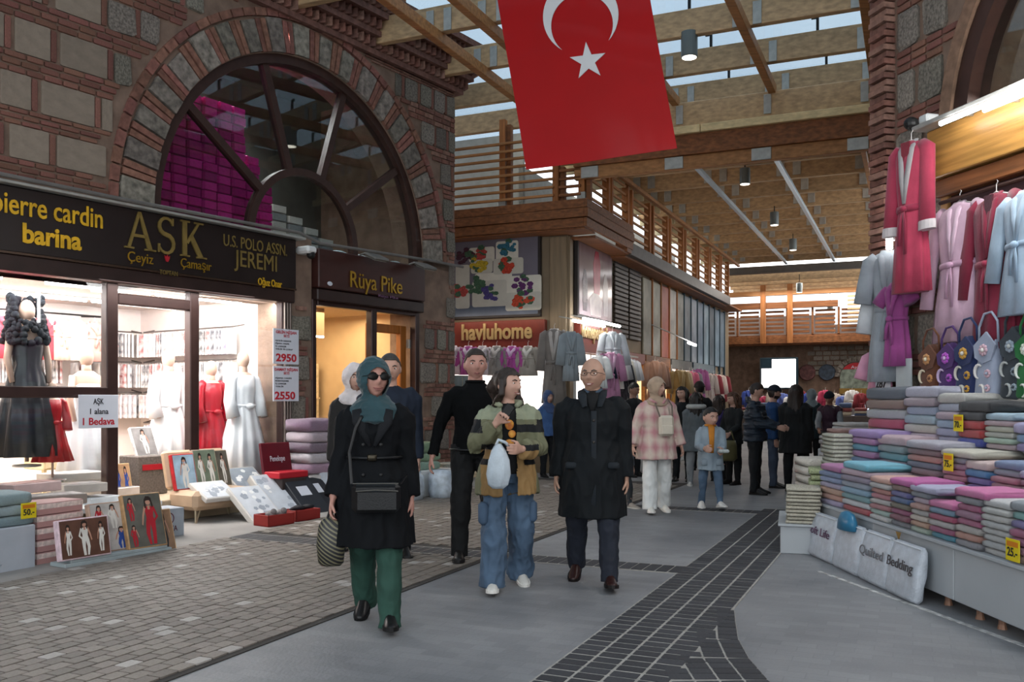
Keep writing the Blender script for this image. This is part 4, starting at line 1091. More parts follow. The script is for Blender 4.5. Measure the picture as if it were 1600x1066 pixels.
for i, (y, z) in enumerate(((.9, 2.35), (2.0, 2.4))):
    t = framed('tube_lamp', ('short tube lamp glowing behind the quilt shop glass, lower one', 'tube lamp at the back of the quilt shop')[i], 'lamp', FL, -2.6, y, z); m_ = MB(FL.M); m_.tube([(-3.1, y, z), (-2.1, y, z)], .016, 6); m_.build('tube', TUBE, t); fbox(FL, -3.1, -2.1, y - .02, y + .02, z + .015, 2.78, 'hanger', WARM, t, 0)
sh_ = framed('shelf_unit', 'cream shelf unit with folded bedding at the back of the quilt shop', 'shelf', FL, -2.8, 2.4, .3)
for z in (.5, .95, 1.4): fbox(FL, -3.15, -1.0, 2.1, 2.55, z, z + .03, 'shelf', BEECH, sh_, .003)
for x in (-3.15, -2.1, -1.05): fbox(FL, x - .02, x + .02, 2.1, 2.55, .2, 2.0, 'upright', BEECH, sh_, .003)
ci = 0
for z in (.53, .98, 1.43):
    for k in range(8):
        c = ['#e8e0d4', '#d9c9b4', '#c98f7a', '#b9c4cc'][ci % 4]; ci += 1
        x = -3.0 + k * .26; o = fbox(FL, x, x + .22, 2.15, 2.5, z, z + .22, 'folded_quilt', fab(c), None, .04); tag(o, '%s folded quilt on the quilt shop\'s back shelf' % ('ivory', 'sand', 'clay', 'pale blue')[(ci - 1) % 4], 'quilt', '%s quilts on the back shelf' % ('ivory', 'sand', 'clay', 'pale blue')[(ci - 1) % 4])
st_ = framed('sticker', 'yellow square notice on the quilt shop door glass', 'sticker', FL, -1.82, .12, 1.95); fbox(FL, -1.9, -1.76, .135, .14, 1.95, 2.2, 'paper', M('yellow_notice', '#c8b820', .6), st_, 0)

# ================================================================ GOODS STANDING OUTSIDE THE LINGERIE SHOP
# beige bench-box on splayed white legs with a padded back, holding boxes
bn = gm(352, 813, 0); so = bpy.data.objects.new('bench', None); COL.objects.link(so); so.matrix_basis = bn; tag(so, 'beige upholstered bench on splayed pale metal legs outside the lingerie window', 'bench')
BEIGE = M('beige_leatherette', '#c2a487', .5, var=.08)
sbox(bn, .84, .5, .22, 'seat', BEIGE, so, .05, .14); m_ = MB(bn @ Matrix.Translation((0, .5, .36)) @ Matrix.Rotation(rad(-14), 4, 'X')); m_.box(-.42, .42, -.06, .05, 0, .45, bev=.03); m_.build('backrest', BEIGE, so)
for x in (-.36, .36):
    for y in (.06, .44):
        m_ = MB(bn); m_.tube([(x, y, .15), (x * 1.06, y - .03, 0)], .014, 6); m_.tube([(x + .06, y, .15), (x * 1.06, y - .03, 0)], .012, 6); m_.build('leg', M('pale_gold_metal', '#b5a58a', .3, metal=.6), so)
B0 = bn @ Matrix.Translation((0, .36, .36))
def onb(x, y, z, lean, yaw=0): return bn @ Matrix.Translation((x, y, z)) @ Matrix.Rotation(rad(yaw), 4, 'Z') @ Matrix.Rotation(rad(-lean), 4, 'X')
covered_box('red-edged photo box with a woman in white against blue, standing on the bench', onb(-.26, .34, .36, 14), .30, .42, .06, '#b01c24', '#9db4c4', [(.15, .85, .03, .95, 4)])
covered_box('photo box with two posing women, standing on the bench beside the red-edged box', onb(.06, .36, .36, 15), .32, .46, .06, '#a39684', '#6f7a68', [(.05, .5, .03, .95, 4), (.45, .95, .03, .92, 4)])
covered_box('slim photo box at the end of the bench row', onb(.32, .38, .36, 16), .18, .44, .05, '#8a7a66', '#5f5a50', [(.15, .85, .05, .95, 4)])
def lace_box(label, Mx, w, h, t, side='#c9c4bd', cover='#c9ccd0', name='gift_box'):
    o = bpy.data.objects.new(name, None); COL.objects.link(o); o.matrix_basis = Mx; tag(o, label, 'box')
    m_ = MB(Mx); m_.box(-w / 2, w / 2, 0, t, 0, h, bev=.008); m_.build('body', M('boxside_' + side.strip('#'), side, .5), o)
    m_ = MB(Mx); m_.box(-w / 2 + .02, w / 2 - .02, -.003, .003, .02, h - .02)
    random.seed(int(w * 991 + h * 313))
    for i in range(16):
        cx, cz, r = random.uniform(-w / 2 + .07, w / 2 - .07), random.uniform(.07, h - .07), random.uniform(.02, .05)
        for q in range(5):
            a = q * 1.257 + i; m_.prism([(cx + r * .55 * math.cos(a) + r * .5 * math.cos(t_), cz + r * .55 * math.sin(a) + r * .5 * math.sin(t_)) for t_ in [2 * math.pi * j / 7 for j in range(7)]], -.0045 - .0002 * q, -.003, 1 if i % 3 else 2)
    m_.build('cover', [M('lacebg_' + cover.strip('#'), cover, .3, var=.1), M('lace_grey', '#9aa0a8', .4), M('lace_pale', '#e2e2e0', .4)], o)
    return o
lace_box('white lace set laid in a shallow box on the bench front', onb(-.10, -.10, .28, 62), .46, .36, .06)
lace_box('tilted white box of flowered lace at the bench foot', gm(424, 815, 0, 52), .46, .62, .08)
lace_box('long box of flower-printed linen sloping to the paving', gm(462, 806, -4, 50), .5, .74, .10, cover='#b9bec4')
lace_box('grey lace box lying open behind the flowered ones', onb(.75, .30, .25, 55), .5, .5, .06, cover='#8f979f')
lace_box('upright plain white box lid at the end of the boxes', gm(532, 792, -6, 20), .42, .62, .05, side='#c5ccd4', cover='#c8cdd4')
for i, (px, py, y_, l_) in enumerate(((500, 802, 0, 46), (520, 798, 5, 44))):
    o = bpy.data.objects.new('gift_box', None); COL.objects.link(o); mm = gm(px, py, y_, l_); o.matrix_basis = mm; tag(o, ('black satin box with a folded white card, sloping', 'second black box behind the white-carded one')[i], 'box')
    sbox(mm, .42, .1, .6, 'body', M('black_satin_box', '#26282c', .35, var=.1), o, .01); m_ = MB(mm); m_.box(-.1, .08, -.004, 0, .3, .45); m_.build('card', PAPER, o)
# maroon presentation box open on the step
mb_ = FL.M @ Matrix.Translation((FL.pick(458, 680, .6)[0], -.62, .0)); o = bpy.data.objects.new('presentation_box', None); COL.objects.link(o); o.matrix_basis = mb_; tag(o, 'open maroon presentation box with script on its lid by the pillar', 'box'); MAR = M('maroon_card', '#5c1420', .45, var=.1)
sbox(mb_, .40, .34, .42, 'body', M('dark_stand', '#3c3230', .5), o, .01); m_ = MB(mb_ @ Matrix.Translation((0, .28, .44)) @ Matrix.Rotation(rad(-10), 4, 'X')); m_.box(-.24, .24, 0, .04, 0, .42, bev=.01); m_.build('lid', MAR, o)
m_ = MB(mb_); m_.box(-.24, .24, .0, .28, .42, .50, bev=.01); m_.build('tray', RED, o); text_to('Penelope', PAPER, o, mb_ @ Matrix.Translation((-.12, .30, .62)) @ Matrix.Rotation(rad(-10), 4, 'X'), .24, .10, 0, .003)
# red trays with slippers and pompoms on the paving
for i, (px, py) in enumerate(((440, 822), (482, 814))):
    mm = gm(px, py, -3); o = bpy.data.objects.new('tray', None); COL.objects.link(o); o.matrix_basis = mm; tag(o, ('open red slipper box on the paving, one with a grey pompom', 'open red slipper box on the paving, one with black slippers')[i], 'box')
    TR = M('tray_red', '#8c2a26', .5, var=.1)
    sbox(mm, .36, .26, .02, 'bottom', TR, o, .003); 
    for (a, b, c, d) in ((-.18, .18, 0, .015), (-.18, .18, .245, .26), (-.18, -.165, 0, .26), (.165, .18, 0, .26)):
        m_ = MB(mm); m_.box(a, b, c, d, 0, .13, bev=.003); m_.build('side', TR, o)
    for k in range(2):
        m_ = MB(mm @ Matrix.Translation((-.07 + k * .14, .12, .10)))
        if i: m_.tube([(0, -.1, .06), (0, 0, .05), (0, .1, .02)], [(.035, .02), (.05, .03), (.03, .02)], 10, side=(1, 0, 0))
        else: m_.ell((0, -.02, .03), .06, .07, .04); m_.ell((0, -.07, .06), .035, .035, .035)
        m_.smooth = True; tag(m_.build('slipper', M(('furry_grey', 'black_satin_slipper')[i], ('#76706f', '#1c1c20')[i], .7, var=.3, scale=40, bump=.6)), ('grey pompom slipper in the red tray' if not i else 'black slipper in the red tray') + (', first of the pair' if not k else ', second of the pair'), 'slipper')
# far left: white counter of towels with a yellow price ticket
lm = gm(18, 893, 8); ct = bpy.data.objects.new('counter', None); COL.objects.link(ct); ct.matrix_basis = lm; tag(ct, 'white counter with notched kickboard holding fuzzy towels by the lingerie window', 'counter')
m_ = MB(lm); m_.box(-1.6, .22, 0, .75, .06, .36, bev=.01); m_.build('body', M('counter_white', '#aab0b8', .5, var=.05), ct); m_ = MB(lm); m_.prism([(-.14, 0), (.21, .0), (.21, .07), (-.08, .07)], 0, .02); m_.build('kickboard', M('counter_white', '#aab0b8'), ct)

# ---- towels: shared folded shapes
def towel_mesh(seed, layers=2, fuzzy=0):
    random.seed(seed); m_ = MB(); n = 24; nx = 9; rings = []
    for i in range(nx + 1):
        x = -.5 + i / nx; e = 1 - .10 * max(0, (abs(x) - .38) / .12) ** 2; r = []
        for j in range(n):
            t = 2 * math.pi * j / n; c, s_ = math.cos(t), math.sin(t)
            y = .5 - .5 * (abs(c) ** .22) * (1 if c > 0 else -1)
            z = .5 + .5 * (abs(s_) ** .5) * (1 if s_ > 0 else -1)
            z = (z - .5) * e + .5
            if s_ > 0: z += .10 * noise.noise((x * 3 + seed, y * 3, seed)) 
            y += .035 * noise.noise((x * 4, seed * 2.0, 1)) * (1 - y)
            if y < .12: z += -.03 + .06 * noise.noise((x * 5, 3, seed))
            r.append(Vector((x, y, z)))
        rings.append(r)
    m_.loft(rings); m_.smooth = True
    return m_.mesh('folded_towel', WHITE)
TW = [towel_mesh(i) for i in range(5)]
CN = {}
def towel_mat(col):
    k = 'towel_' + col.strip('#')
    return M(k, col, .95, var=.10, scale=14, bump=.8, sheen=.3)
ORD = ['lowest', 'second up', 'third up', 'fourth up', 'fifth up', 'sixth up', 'seventh up', 'eighth up', 'ninth up', 'tenth up']
def stack(Mx, w, d, z0, z1, cols, where, group, top_spread=0):
    """cols from top to bottom: (colour, its name). The pile fills z0..z1; the top one may hang wider."""
    n = len(cols); hs_ = [(1.0 if i else 1.25) for i in range(n)]; tot = sum(hs_); z = z0
    for q in range(n):
        i = n - 1 - q; col, nm = cols[i]; h = (z1 - z0) * hs_[i] / tot
        o = bpy.data.objects.new('folded_towel', random.choice(TW)); COL.objects.link(o)
        ww = w * random.uniform(.95, 1.0) + (top_spread if i == 0 else 0)
        o.matrix_basis = Mx @ Matrix.Translation((random.uniform(-.008, .008) + (top_spread / 2 if i == 0 else 0), random.uniform(-.012, .012), z)) @ Matrix.Rotation(random.uniform(-.03, .03), 4, 'Z') @ Matrix.Diagonal((ww, d, h * 1.0, 1))
        o.material_slots[0].link = 'OBJECT'; o.material_slots[0].material = towel_mat(col)
        tag(o, '%s folded towel, %s, %s' % (nm, ORD[q] if i else 'topmost', where), 'towel', group)
        z += h
def ticket(Mx, label, txt, parentless=True):
    o = bpy.data.objects.new('price_ticket', None); COL.objects.link(o); o.matrix_basis = Mx; tag(o, label, 'ticket')
    m_ = MB(Mx); m_.box(-.07, .07, -.004, 0, 0, .13, bev=.002); m_.build('card', M('ticket_yellow', '#d8c21c', .5, var=.05), o)
    m_ = MB(Mx); m_.box(-.055, .055, -.006, -.004, .085, .115); m_.build('band', M('ticket_orange', '#c8791c', .5), o)
    text_to(txt, INK, o, Mx @ Matrix.Translation((-.05, -.005, .03)), .10, .07, .02, .002)
    return o
stack(lm @ Matrix.Translation((.02, .02, 0)), .38, .45, .36, .64, [('#8fa3a6', 'blue-grey fuzzy'), ('#9fb0b4', 'pale teal fuzzy'), ('#7f969c', 'teal-grey fuzzy')], 'in the ticketed pile on the lingerie-side counter', 'fuzzy towels on the white counter')
stack(lm @ Matrix.Translation((-.36, .02, 0)), .34, .45, .36, .66, [('#a56a76', 'rose'), ('#b58a90', 'dusty pink'), ('#a05a68', 'dark rose'), ('#c0a0a4', 'pale rose')], 'beside the fuzzy ticketed pile', 'towels on the white counter')
stack(lm @ Matrix.Translation((-.02, .5, 0)), .42, .35, .36, 1.05, [('#a9a6a2', 'warm grey'), ('#8f949c', 'grey'), ('#b9babf', 'silver'), ('#8a8e98', 'slate'), ('#c9c9cc', 'white'), ('#9fa6b2', 'blue-grey'), ('#b8bcc4', 'ash'), ('#8f9aa8', 'steel')], 'in the tall grey pile behind the fuzzy towels', 'towels on the white counter')
ticket(lm @ Matrix.Translation((.13, -.03, .42)), 'yellow price ticket reading 50 on the fuzzy towels', '50₺' if False else '50.-')
# striped pink carton pile and photo boxes on a low plinth
PINKS = M('pink_striped_carton', '#b48a86', .5, var=.05); PINKL = M('pink_carton_band', '#d6c4bc', .5, var=.3, scale=30)
for k in range(5):
    mm = gm(105, 878, 10) @ Matrix.Translation((0, .08, k * .105))
    o = bpy.data.objects.new('carton', None); COL.objects.link(o); o.matrix_basis = mm; tag(o, 'pink striped carton, %s of the pile behind the brown photo box' % ('lowest', 'second up', 'third up', 'fourth up', 'topmost')[k], 'box', 'pink striped cartons')
    sbox(mm, .46, .36, .10, 'body', PINKS, o, .004); m_ = MB(mm); m_.box(-.232, .232, -.002, .362, .05, .092); m_.build('band', PINKL, o)
pl = gm(190, 874, 2); o = bpy.data.objects.new('plinth', None); COL.objects.link(o); o.matrix_basis = pl; tag(o, 'low white display plinth on the paving carrying photo boxes', 'plinth'); sbox(pl, 1.05, .22, .035, 'base', M('plinth_white', '#9aa4a6', .5), o, .005); sbox(pl, .95, .16, .03, 'ledge', M('plinth_white', '#9aa4a6'), o, .005, .035)
def onp(x, y, lean, yaw=0, z=.066): return pl @ Matrix.Translation((x, y, z)) @ Matrix.Rotation(rad(yaw), 4, 'Z') @ Matrix.Rotation(rad(-lean), 4, 'X')
covered_box('wide brown photo box with three ladies in white, first on the plinth', onp(-.34, -.02, 10), .46, .34, .07, '#d3b9c0', '#5d3f33', [(.05, .30, .1, .9, 4), (.3, .7, .05, .97, 4), (.7, .95, .1, .9, 4)])
covered_box('photo box with blue and red gowns, leaning behind the brown box', onp(.0, .08, 14), .40, .44, .06, '#a58a78', '#b9b2ac', [(.05, .4, .45, .97, 2), (.35, .75, .45, .97, 4), (.05, .45, .03, .5, 5), (.45, .95, .03, .5, 5)])
covered_box('tall photo box with a lady in a red trouser suit, leaning on the plinth', onp(.28, .0, 16, -4), .38, .50, .06, '#b08a60', '#5c5a52', [(.02, .34, .5, .95, 2), (.3, .98, .03, .97, 2), (.02, .34, .03, .45, 2)])
covered_box('narrow photo box with a lady in black at the plinth\'s end', onp(.50, .04, 20, -10, 0), .2, .40, .06, '#c2a07a', '#8a6a50', [(.1, .9, .05, .95, 6)])
kb = gm(263, 840, -4); o = bpy.data.objects.new('carton', None); COL.objects.link(o); o.matrix_basis = kb; tag(o, 'white carton printed with a circled K logo beside the shop step', 'box'); sbox(kb, .36, .3, .29, 'body', M('carton_white', '#a3aab2', .5), o, .005)
m_ = MB(kb); pts = [Vector((.0 + .06 * math.cos(t), -.003, .19 + .06 * math.sin(t))) for t in [2 * math.pi * j / 20 for j in range(21)]]; m_.tube(pts, .005, 4); m_.build('logo_ring', M('maroon_ink', '#5a1a28', .5), o); text_to('K', M('maroon_ink', '#5a1a28'), o, kb @ Matrix.Translation((-.025, -.002, .155)), .055, .10, .01, .003); text_to('KOTTA', M('maroon_ink', '#5a1a28'), o, kb @ Matrix.Translation((-.10, -.002, .06)), .2, .08, 0, .003)
# boxes lying on a back table under the window
for i, (px, py, z, w, h, c, lb) in enumerate(((92, 790, .45, .5, .3, '#8a8078', 'grey photo box'), (135, 770, .45, .45, .3, '#b0a8a0', 'pale photo box'), (125, 752, .5, .6, .35, '#c9c2bc', 'white flower box'), (190, 775, .3, .5, .3, '#c8c0bb', 'cream photo box'), (60, 770, .55, .5, .3, '#d4b8b4', 'rose lingerie box'), (165, 790, .3, .4, .28, '#cfd2d4', 'silvery lingerie box'))):
    mm = gm(px, py, 5 * (i - 2), 0, z=z); o = bpy.data.objects.new('gift_box', None); COL.objects.link(o); o.matrix_basis = mm; tag(o, '%s lying flat on the table below the red-robed dummy' % lb, 'box')
    sbox(mm, w, h, .09, 'body', M('boxside_' + c.strip('#'), c, .5, var=.15), o, .006)
    m_ = MB(mm @ Matrix.Translation((0, 0, .092)) @ Matrix.Rotation(rad(90), 4, 'X')); m_.m = mm @ Matrix.Translation((0, h * .5, .0))
    m_.box(-w * .44, w * .44, -h * .42, h * .42, .09, .093); m_.build('cover', M('flat_cover_%s' % 'abcdef'[i], ('#a8a4a0', '#8c8480', '#d8d8d4', '#77706c', '#c29a94', '#b4b8bc')[i], .35, var=.5, scale=12), o)
tb = FL.M @ Matrix.Translation((-6.9, -.75, 0)); o = bpy.data.objects.new('display_table', None); COL.objects.link(o); o.matrix_basis = tb; tag(o, 'low white display table under the lingerie window', 'table'); sbox(tb, 1.7, .7, .05, 'top', WHITE, o, .005, .28)
for x in (-.8, .8):
    for y in (.05, .65): m_ = MB(tb); m_.box(x - .02, x + .02, y - .02, y + .02, 0, .28); m_.build('leg', WHITE, o)
# ---- goods by the quilt shop and the corner
def qpile(px, py, w, d, cols, z0, z1, where, grp):
    stack(gm(px, py, 0), w, d, z0, z1, cols, where, grp)
cq = gm(672, 776, 0); o = bpy.data.objects.new('counter', None); COL.objects.link(o); o.matrix_basis = cq; tag(o, 'low white counter of bedding before the quilt shop door', 'counter'); sbox(cq, 1.0, .5, .38, 'body', WHITE, o, .01)
stack(cq @ Matrix.Translation((-.42, .05, 0)), .42, .4, .38, 1.15, [('#b08aa8', 'lilac'), ('#8f5fa0', 'violet'), ('#5a4a9a', 'indigo'), ('#c9ccd0', 'white'), ('#b83f7a', 'magenta')], 'in the bright pile at the quilt shop', 'blankets at the quilt shop')
stack(cq @ Matrix.Translation((.06, .05, 0)), .5, .4, .38, .78, [('#6f8a68', 'sage green'), ('#7d9a78', 'moss green'), ('#8aa894', 'pale green')], 'in the green pile at the quilt shop', 'blankets at the quilt shop')
qpile(508, 792, .55, .45, [('#8a6f84', 'striped mauve'), ('#b9a8b0', 'pale mauve'), ('#7d6a78', 'plum-grey'), ('#c4bcc0', 'ash pink'), ('#a9889c', 'dusky pink'), ('#cfcac8', 'off-white')], .3, 1.15, 'in the throw pile by the pillar', 'throws by the pillar')
for i, (px, py, w) in enumerate(((640, 782, .42), (690, 778, .38))):
    mm = gm(px, py, 0); m_ = MB(mm); m_.loft(skirt_rings([(.4, w * .42, .14), (.34, w * .5, .19), (.1, w * .5, .2), (.0, w * .45, .17)], 5, .05, 24)); m_.smooth = True; m_.m = mm
    tag(m_.build('bedding_bag', M('clear_bedding_bag', '#b5c0ca', .2, var=.25, scale=12)), ('clear bag of white bedding on the paving by the green blankets', 'clear bag of white bedding on the paving nearest the basket')[i], 'bag')
# wooden drawers and orange cloths at the corner
dm = gm(722, 747, 30, 0, FH); o = bpy.data.objects.new('drawer_unit', None); COL.objects.link(o); o.matrix_basis = dm; tag(o, 'pale wooden drawer unit with round finger holes at the building corner', 'drawers')
sbox(dm, .95, .5, 1.0, 'body', BEECH, o, .01)
for k in range(2):
    for x in (-.24, .24):
        m_ = MB(dm @ Matrix.Translation((x, -.02, .06 + k * .47))); m_.box(-.22, .22, 0, .02, 0, .43, bev=.006); d_ = m_.build('drawer', BEECH, o); m_ = MB(dm @ Matrix.Translation((x, -.024, .28 + k * .47)) @ Matrix.Rotation(rad(90), 4, 'X')); m_.lathe([(.0, 0), (.045, 0), (.045, .006)], n=14); m_.build('finger_hole', BLACK, d_)
stack(dm @ Matrix.Translation((-.25, .05, 0)), .5, .4, 1.0, 1.42, [('#b85a24', 'burnt orange'), ('#c9702e', 'orange'), ('#3a4558', 'navy'), ('#a8482a', 'rust'), ('#8a8458', 'olive')], 'on the drawer unit at the corner', 'cloths on the drawer unit')
for i in range(3): covered_box('grey fabric sample board on the drawer unit, %s of three' % ('first', 'second', 'third')[i], dm @ Matrix.Translation((-.3 + i * .16, .2 + i * .05, 1.42)) @ Matrix.Rotation(rad(-12), 4, 'X'), .34, .42, .03, '#a5977e', '#77807f', [])
bk = gm(690, 768, 0); o = bpy.data.objects.new('basket', None); COL.objects.link(o); o.matrix_basis = bk @ Matrix.Translation((.12, -.1, 0)); m_ = MB(o.matrix_basis); m_.loft(skirt_rings([(.42, .2, .17), (.2, .18, .15), (0, .16, .13)], 12, .03, 36)); m_.build('body', M('white_wicker', '#b0b0aa', .7, var=.25, scale=50, bump=.7), o); tag(o, 'white wicker laundry basket by the drawer unit', 'basket')
m_ = MB(o.matrix_basis); m_.tube([(.2 * math.cos(t), .17 * math.sin(t), .42) for t in [2 * math.pi * j / 24 for j in range(25)]], .015, 6); m_.build('rim', M('white_wicker', '#b0b0aa'), o)
# magenta parcels behind the arched window
pm = MB().box(-.5, .5, -.5, .5, 0, 1, bev=.08); pm = pm.mesh('wrapped_parcel', WHITE); MAG = [M('magenta_wrap_%s' % n, c, .3, var=.2, scale=5) for n, c in zip('abc', ('#c01c88', '#a81478', '#d42a98'))]
for c in range(10):
    x = -5.45 + c * .235; top = 3.5 + min(1.95, math.sqrt(max(.05, 2.3 ** 2 - (x - CX) ** 2)) - .15 + .1) if c < 8 else 5.0 - (c - 7) * .35
    z = 3.3; k = 0
    while z < min(top, 5.35):
        o = bpy.data.objects.new('wrapped_parcel', pm); COL.objects.link(o); o.matrix_basis = FL.M @ Matrix.Translation((x + random.uniform(-.01, .01), .95 + random.uniform(-.02, .02), z)) @ Matrix.Diagonal((.22, .4, .118, 1))
        o.material_slots[0].link = 'OBJECT'; o.material_slots[0].material = random.choice(MAG)
        tag(o, 'magenta wrapped parcel in the tall stacks behind the arched window', 'parcel', 'magenta parcels behind the arched window'); z += .122
for c in range(5):
    for k in range(10):
        x = -3.15 + c * .32; z = 3.3 + k * .12
        if k > 8 - c: continue
        o = bpy.data.objects.new('folded_quilt', pm); COL.objects.link(o); o.matrix_basis = FL.M @ Matrix.Translation((x, 1.3, z)) @ Matrix.Diagonal((.3, .5, .115, 1)); o.material_slots[0].link = 'OBJECT'; o.material_slots[0].material = fab(('#b9b9b4', '#8a8f92', '#c9c6c0')[(c + k) % 3])
        tag(o, 'pale folded quilt stacked beside the magenta parcels upstairs', 'quilt', 'quilts behind the arched window')
for i in range(4):
    m_ = MB(FL.M @ Matrix.Translation((-2.2 + i * .42, .5, 3.42))); m_.ell((0, 0, .1), .22, .16, .10); m_.smooth = True; tag(m_.build('pillow', fab(('#a8bcc4', '#c2c9cc', '#9db6c4', '#b4c4cc')[i])), ('first', 'second', 'third', 'last')[i] + ' pale blue pillow bag on the arched window sill, counting from the mullions', 'pillow')
area('store_light', FL.w(-3.6, .78, 6.3), FL.w(-4.6, 1.0, 4.2), 1.6, .3, 260, (1, .95, .95))
# ================================================================ SHOP IN THE TIMBER CORNER BLOCK
def at(fr, px, py, d):
    x, z = fr.pick(px, py, d); return x, z
PST = framed('poster', 'framed poster of stacked towels with embroidered flowers above the corner shop', 'poster', FH, -1.45, -.06, 2.98)
fbox(FH, -2.75, -.52, -.10, -.02, 2.96, 4.58, 'frame', M('poster_frame', '#2a2422', .5), PST, .01); fbox(FH, -2.70, -.57, -.106, -.1, 3.01, 4.53, 'print', M('poster_grey', '#6b6670', .35, var=.15, scale=1.2), PST, 0)
def pq(px, py): return FH.pick(px, py, .106)
CRM = M('print_cream_towel', '#cfcabc', .4, var=.06); CRM2 = M('print_ivory_towel', '#bdb9ac', .4, var=.06)
def roundrect(p0, p1, name, mat, y, parent, fr=FH, r=.05):
    (x0, z1), (x1, z0) = pq(*p0), pq(*p1); pts = []
    for cx, cz, a0 in ((x1 - r, z1 - r, 0), (x0 + r, z1 - r, 90), (x0 + r, z0 + r, 180), (x1 - r, z0 + r, 270)):
        for k in range(5): t = rad(a0 + k * 22.5); pts.append((cx + r * math.cos(t), cz + r * math.sin(t)))
    m_ = MB(fr.M); m_.prism(pts, -y, -.1); return m_.build(name, mat, parent)
fbox(FH, -2.70, -.57, -.109, -.1, 3.01, 3.22, 'printed_table', M('print_table_blue', '#5c6472', .4), PST, 0)
for i, (p0, p1, y) in enumerate((((712, 415), (734, 482), .112), ((733, 388), (773, 408), .112), ((736, 406), (770, 426), .113), ((775, 378), (810, 405), .112), ((771, 405), (818, 427), .113), ((742, 428), (800, 455), .111), ((738, 440), (792, 478), .112), ((792, 432), (846, 460), .113), ((790, 458), (846, 484), .114))):
    roundrect(p0, p1, 'printed_towel', CRM if i % 2 else CRM2, y, PST)
FLW = {c: M('print_flower_%s' % n, c, .5, var=.4, scale=40) for n, c in (('plum', '#43202f'), ('coral', '#a8403a'), ('yellow', '#b39a28'), ('teal', '#2c6478'), ('red', '#b03a26'), ('violet', '#473c74'), ('purple', '#5a2a5e'), ('orange', '#b8452a'), ('green', '#3c5a42'))}
random.seed(11)
for (px, py, c, r) in ((726, 402, '#43202f', .16), (749, 397, '#a8403a', .13), (748, 412, '#b39a28', .15), (793, 385, '#2c6478', .16), (792, 415, '#b03a26', .13), (767, 457, '#473c74', .16), (743, 447, '#3c5a42', .18), (818, 446, '#5a2a5e', .18), (818, 472, '#b8452a', .17), (718, 455, '#a8403a', .13)):
    x, z = pq(px, py); m_ = MB(FH.M)
    for k in range(22):
        a, q = random.uniform(0, 6.28), r * math.sqrt(random.random()); cx, cz = x + q * math.cos(a), z + q * math.sin(a); s_ = random.uniform(.04, .085)
        m_.prism([(cx + s_ * math.cos(t), cz + s_ * .7 * math.sin(t)) for t in [a + 2 * math.pi * j / 6 for j in range(6)]], -.1155 - .0002 * k, -.108, 0 if k % 4 else 1)
    m_.build('printed_flower', [FLW[c], FLW['#3c5a42']], PST)
SGH = framed('shop_sign', 'brick-red shop sign with raised pale lowercase letters under the towel poster', 'sign', FH, -1.4, -.1, 2.3)
SRED = M('sign_brick_red', '#66291e', .45, var=.15)
fbox(FH, -2.75, -.42, -.14, 0, 2.28, 2.9, 'board', SRED, SGH, .01); wall_text('havluhome', M('pale_gold_letters', '#b59a6a', .35, metal=.4), SGH, FH, .14, (722, 530), (832, 529), .42, .03, .03)
PST2 = framed('poster', 'framed poster of a pink bathrobe on the street face of the corner block', 'poster', FS, 1.3, -.06, 2.98)
fbox(FS, .25, 2.42, -.10, -.02, 2.96, 4.45, 'frame', M('poster_frame', '#2a2422'), PST2, .01); fbox(FS, .32, 2.36, -.106, -.1, 3.02, 4.39, 'print', M('poster_mauve', '#8a7478', .12, var=.35, scale=1.5, spec=.6, stretch=(1, 1, .25)), PST2, 0)
for (x0, x1, z0, z1, c) in ((1.15, 1.6, 3.5, 4.35, '#a5354a'), (.5, .8, 3.1, 3.9, '#4e3a40'), (.9, 1.7, 3.05, 3.5, '#b0a2a0'), (1.75, 2.1, 3.1, 3.95, '#a89a9a')):
    m_ = MB(FS.M); m_.prism([(x0 + (x1 - x0) * a, z0 + (z1 - z0) * b) for a, b in ((.1, 0), (.9, 0), (1, .7), (.7, 1), (.3, 1), (0, .7))], -.11, -.1); m_.build('printed_robe', M('print_' + c.strip('#'), c, .2, var=.2), PST2)
SGS = framed('shop_sign', 'brick-red sign on the street face of the corner shop, lit by tubes', 'sign', FS, 1.7, -.1, 2.3)
fbox(FS, .3, 3.0, -.14, 0, 2.3, 2.88, 'board', SRED, SGS, .01); wall_text('homeperdesi', M('pale_gold_letters', '#b59a6a'), SGS, FS, .14, (908, 529), (947, 530), .40, .03, .03)
for i, (p0, p1) in enumerate((((896, 501), (944, 510)), ((912, 498), (944, 504)), ((938, 503), (968, 510)))):
    x0, z0 = FS.pick(*p0, .35); x1, z1 = FS.pick(*p1, .35)
    t = framed('tube_lamp', ('long lit tube over the street-face sign, lower', 'lit tube over the street-face sign, upper', 'lit tube over the street-face sign, end one')[i], 'lamp', FS, (x0 + x1) / 2, -.35, (z0 + z1) / 2); m_ = MB(FS.M); m_.tube([(x0, -.35, z0), (x1, -.35, z1)], .028, 8); m_.build('tube', TUBE, t); m_ = MB(FS.M); m_.tube([(x0 + .2, -.35, z0 + .03), (x0 + .2, 0, z0 + .1)], .012, 6); m_.build('bracket', STEEL, t)
area('sign_tube_light', FS.w(1.6, -.4, 2.95), FS.w(1.6, -.05, 2.2), 2.2, .1, 4, (1, .98, .95)); area('front_sign_light', FH.w(-1.4, -.4, 2.98), FH.w(-1.4, -.1, 2.5), 2, .1, 4, (1, .85, .7))
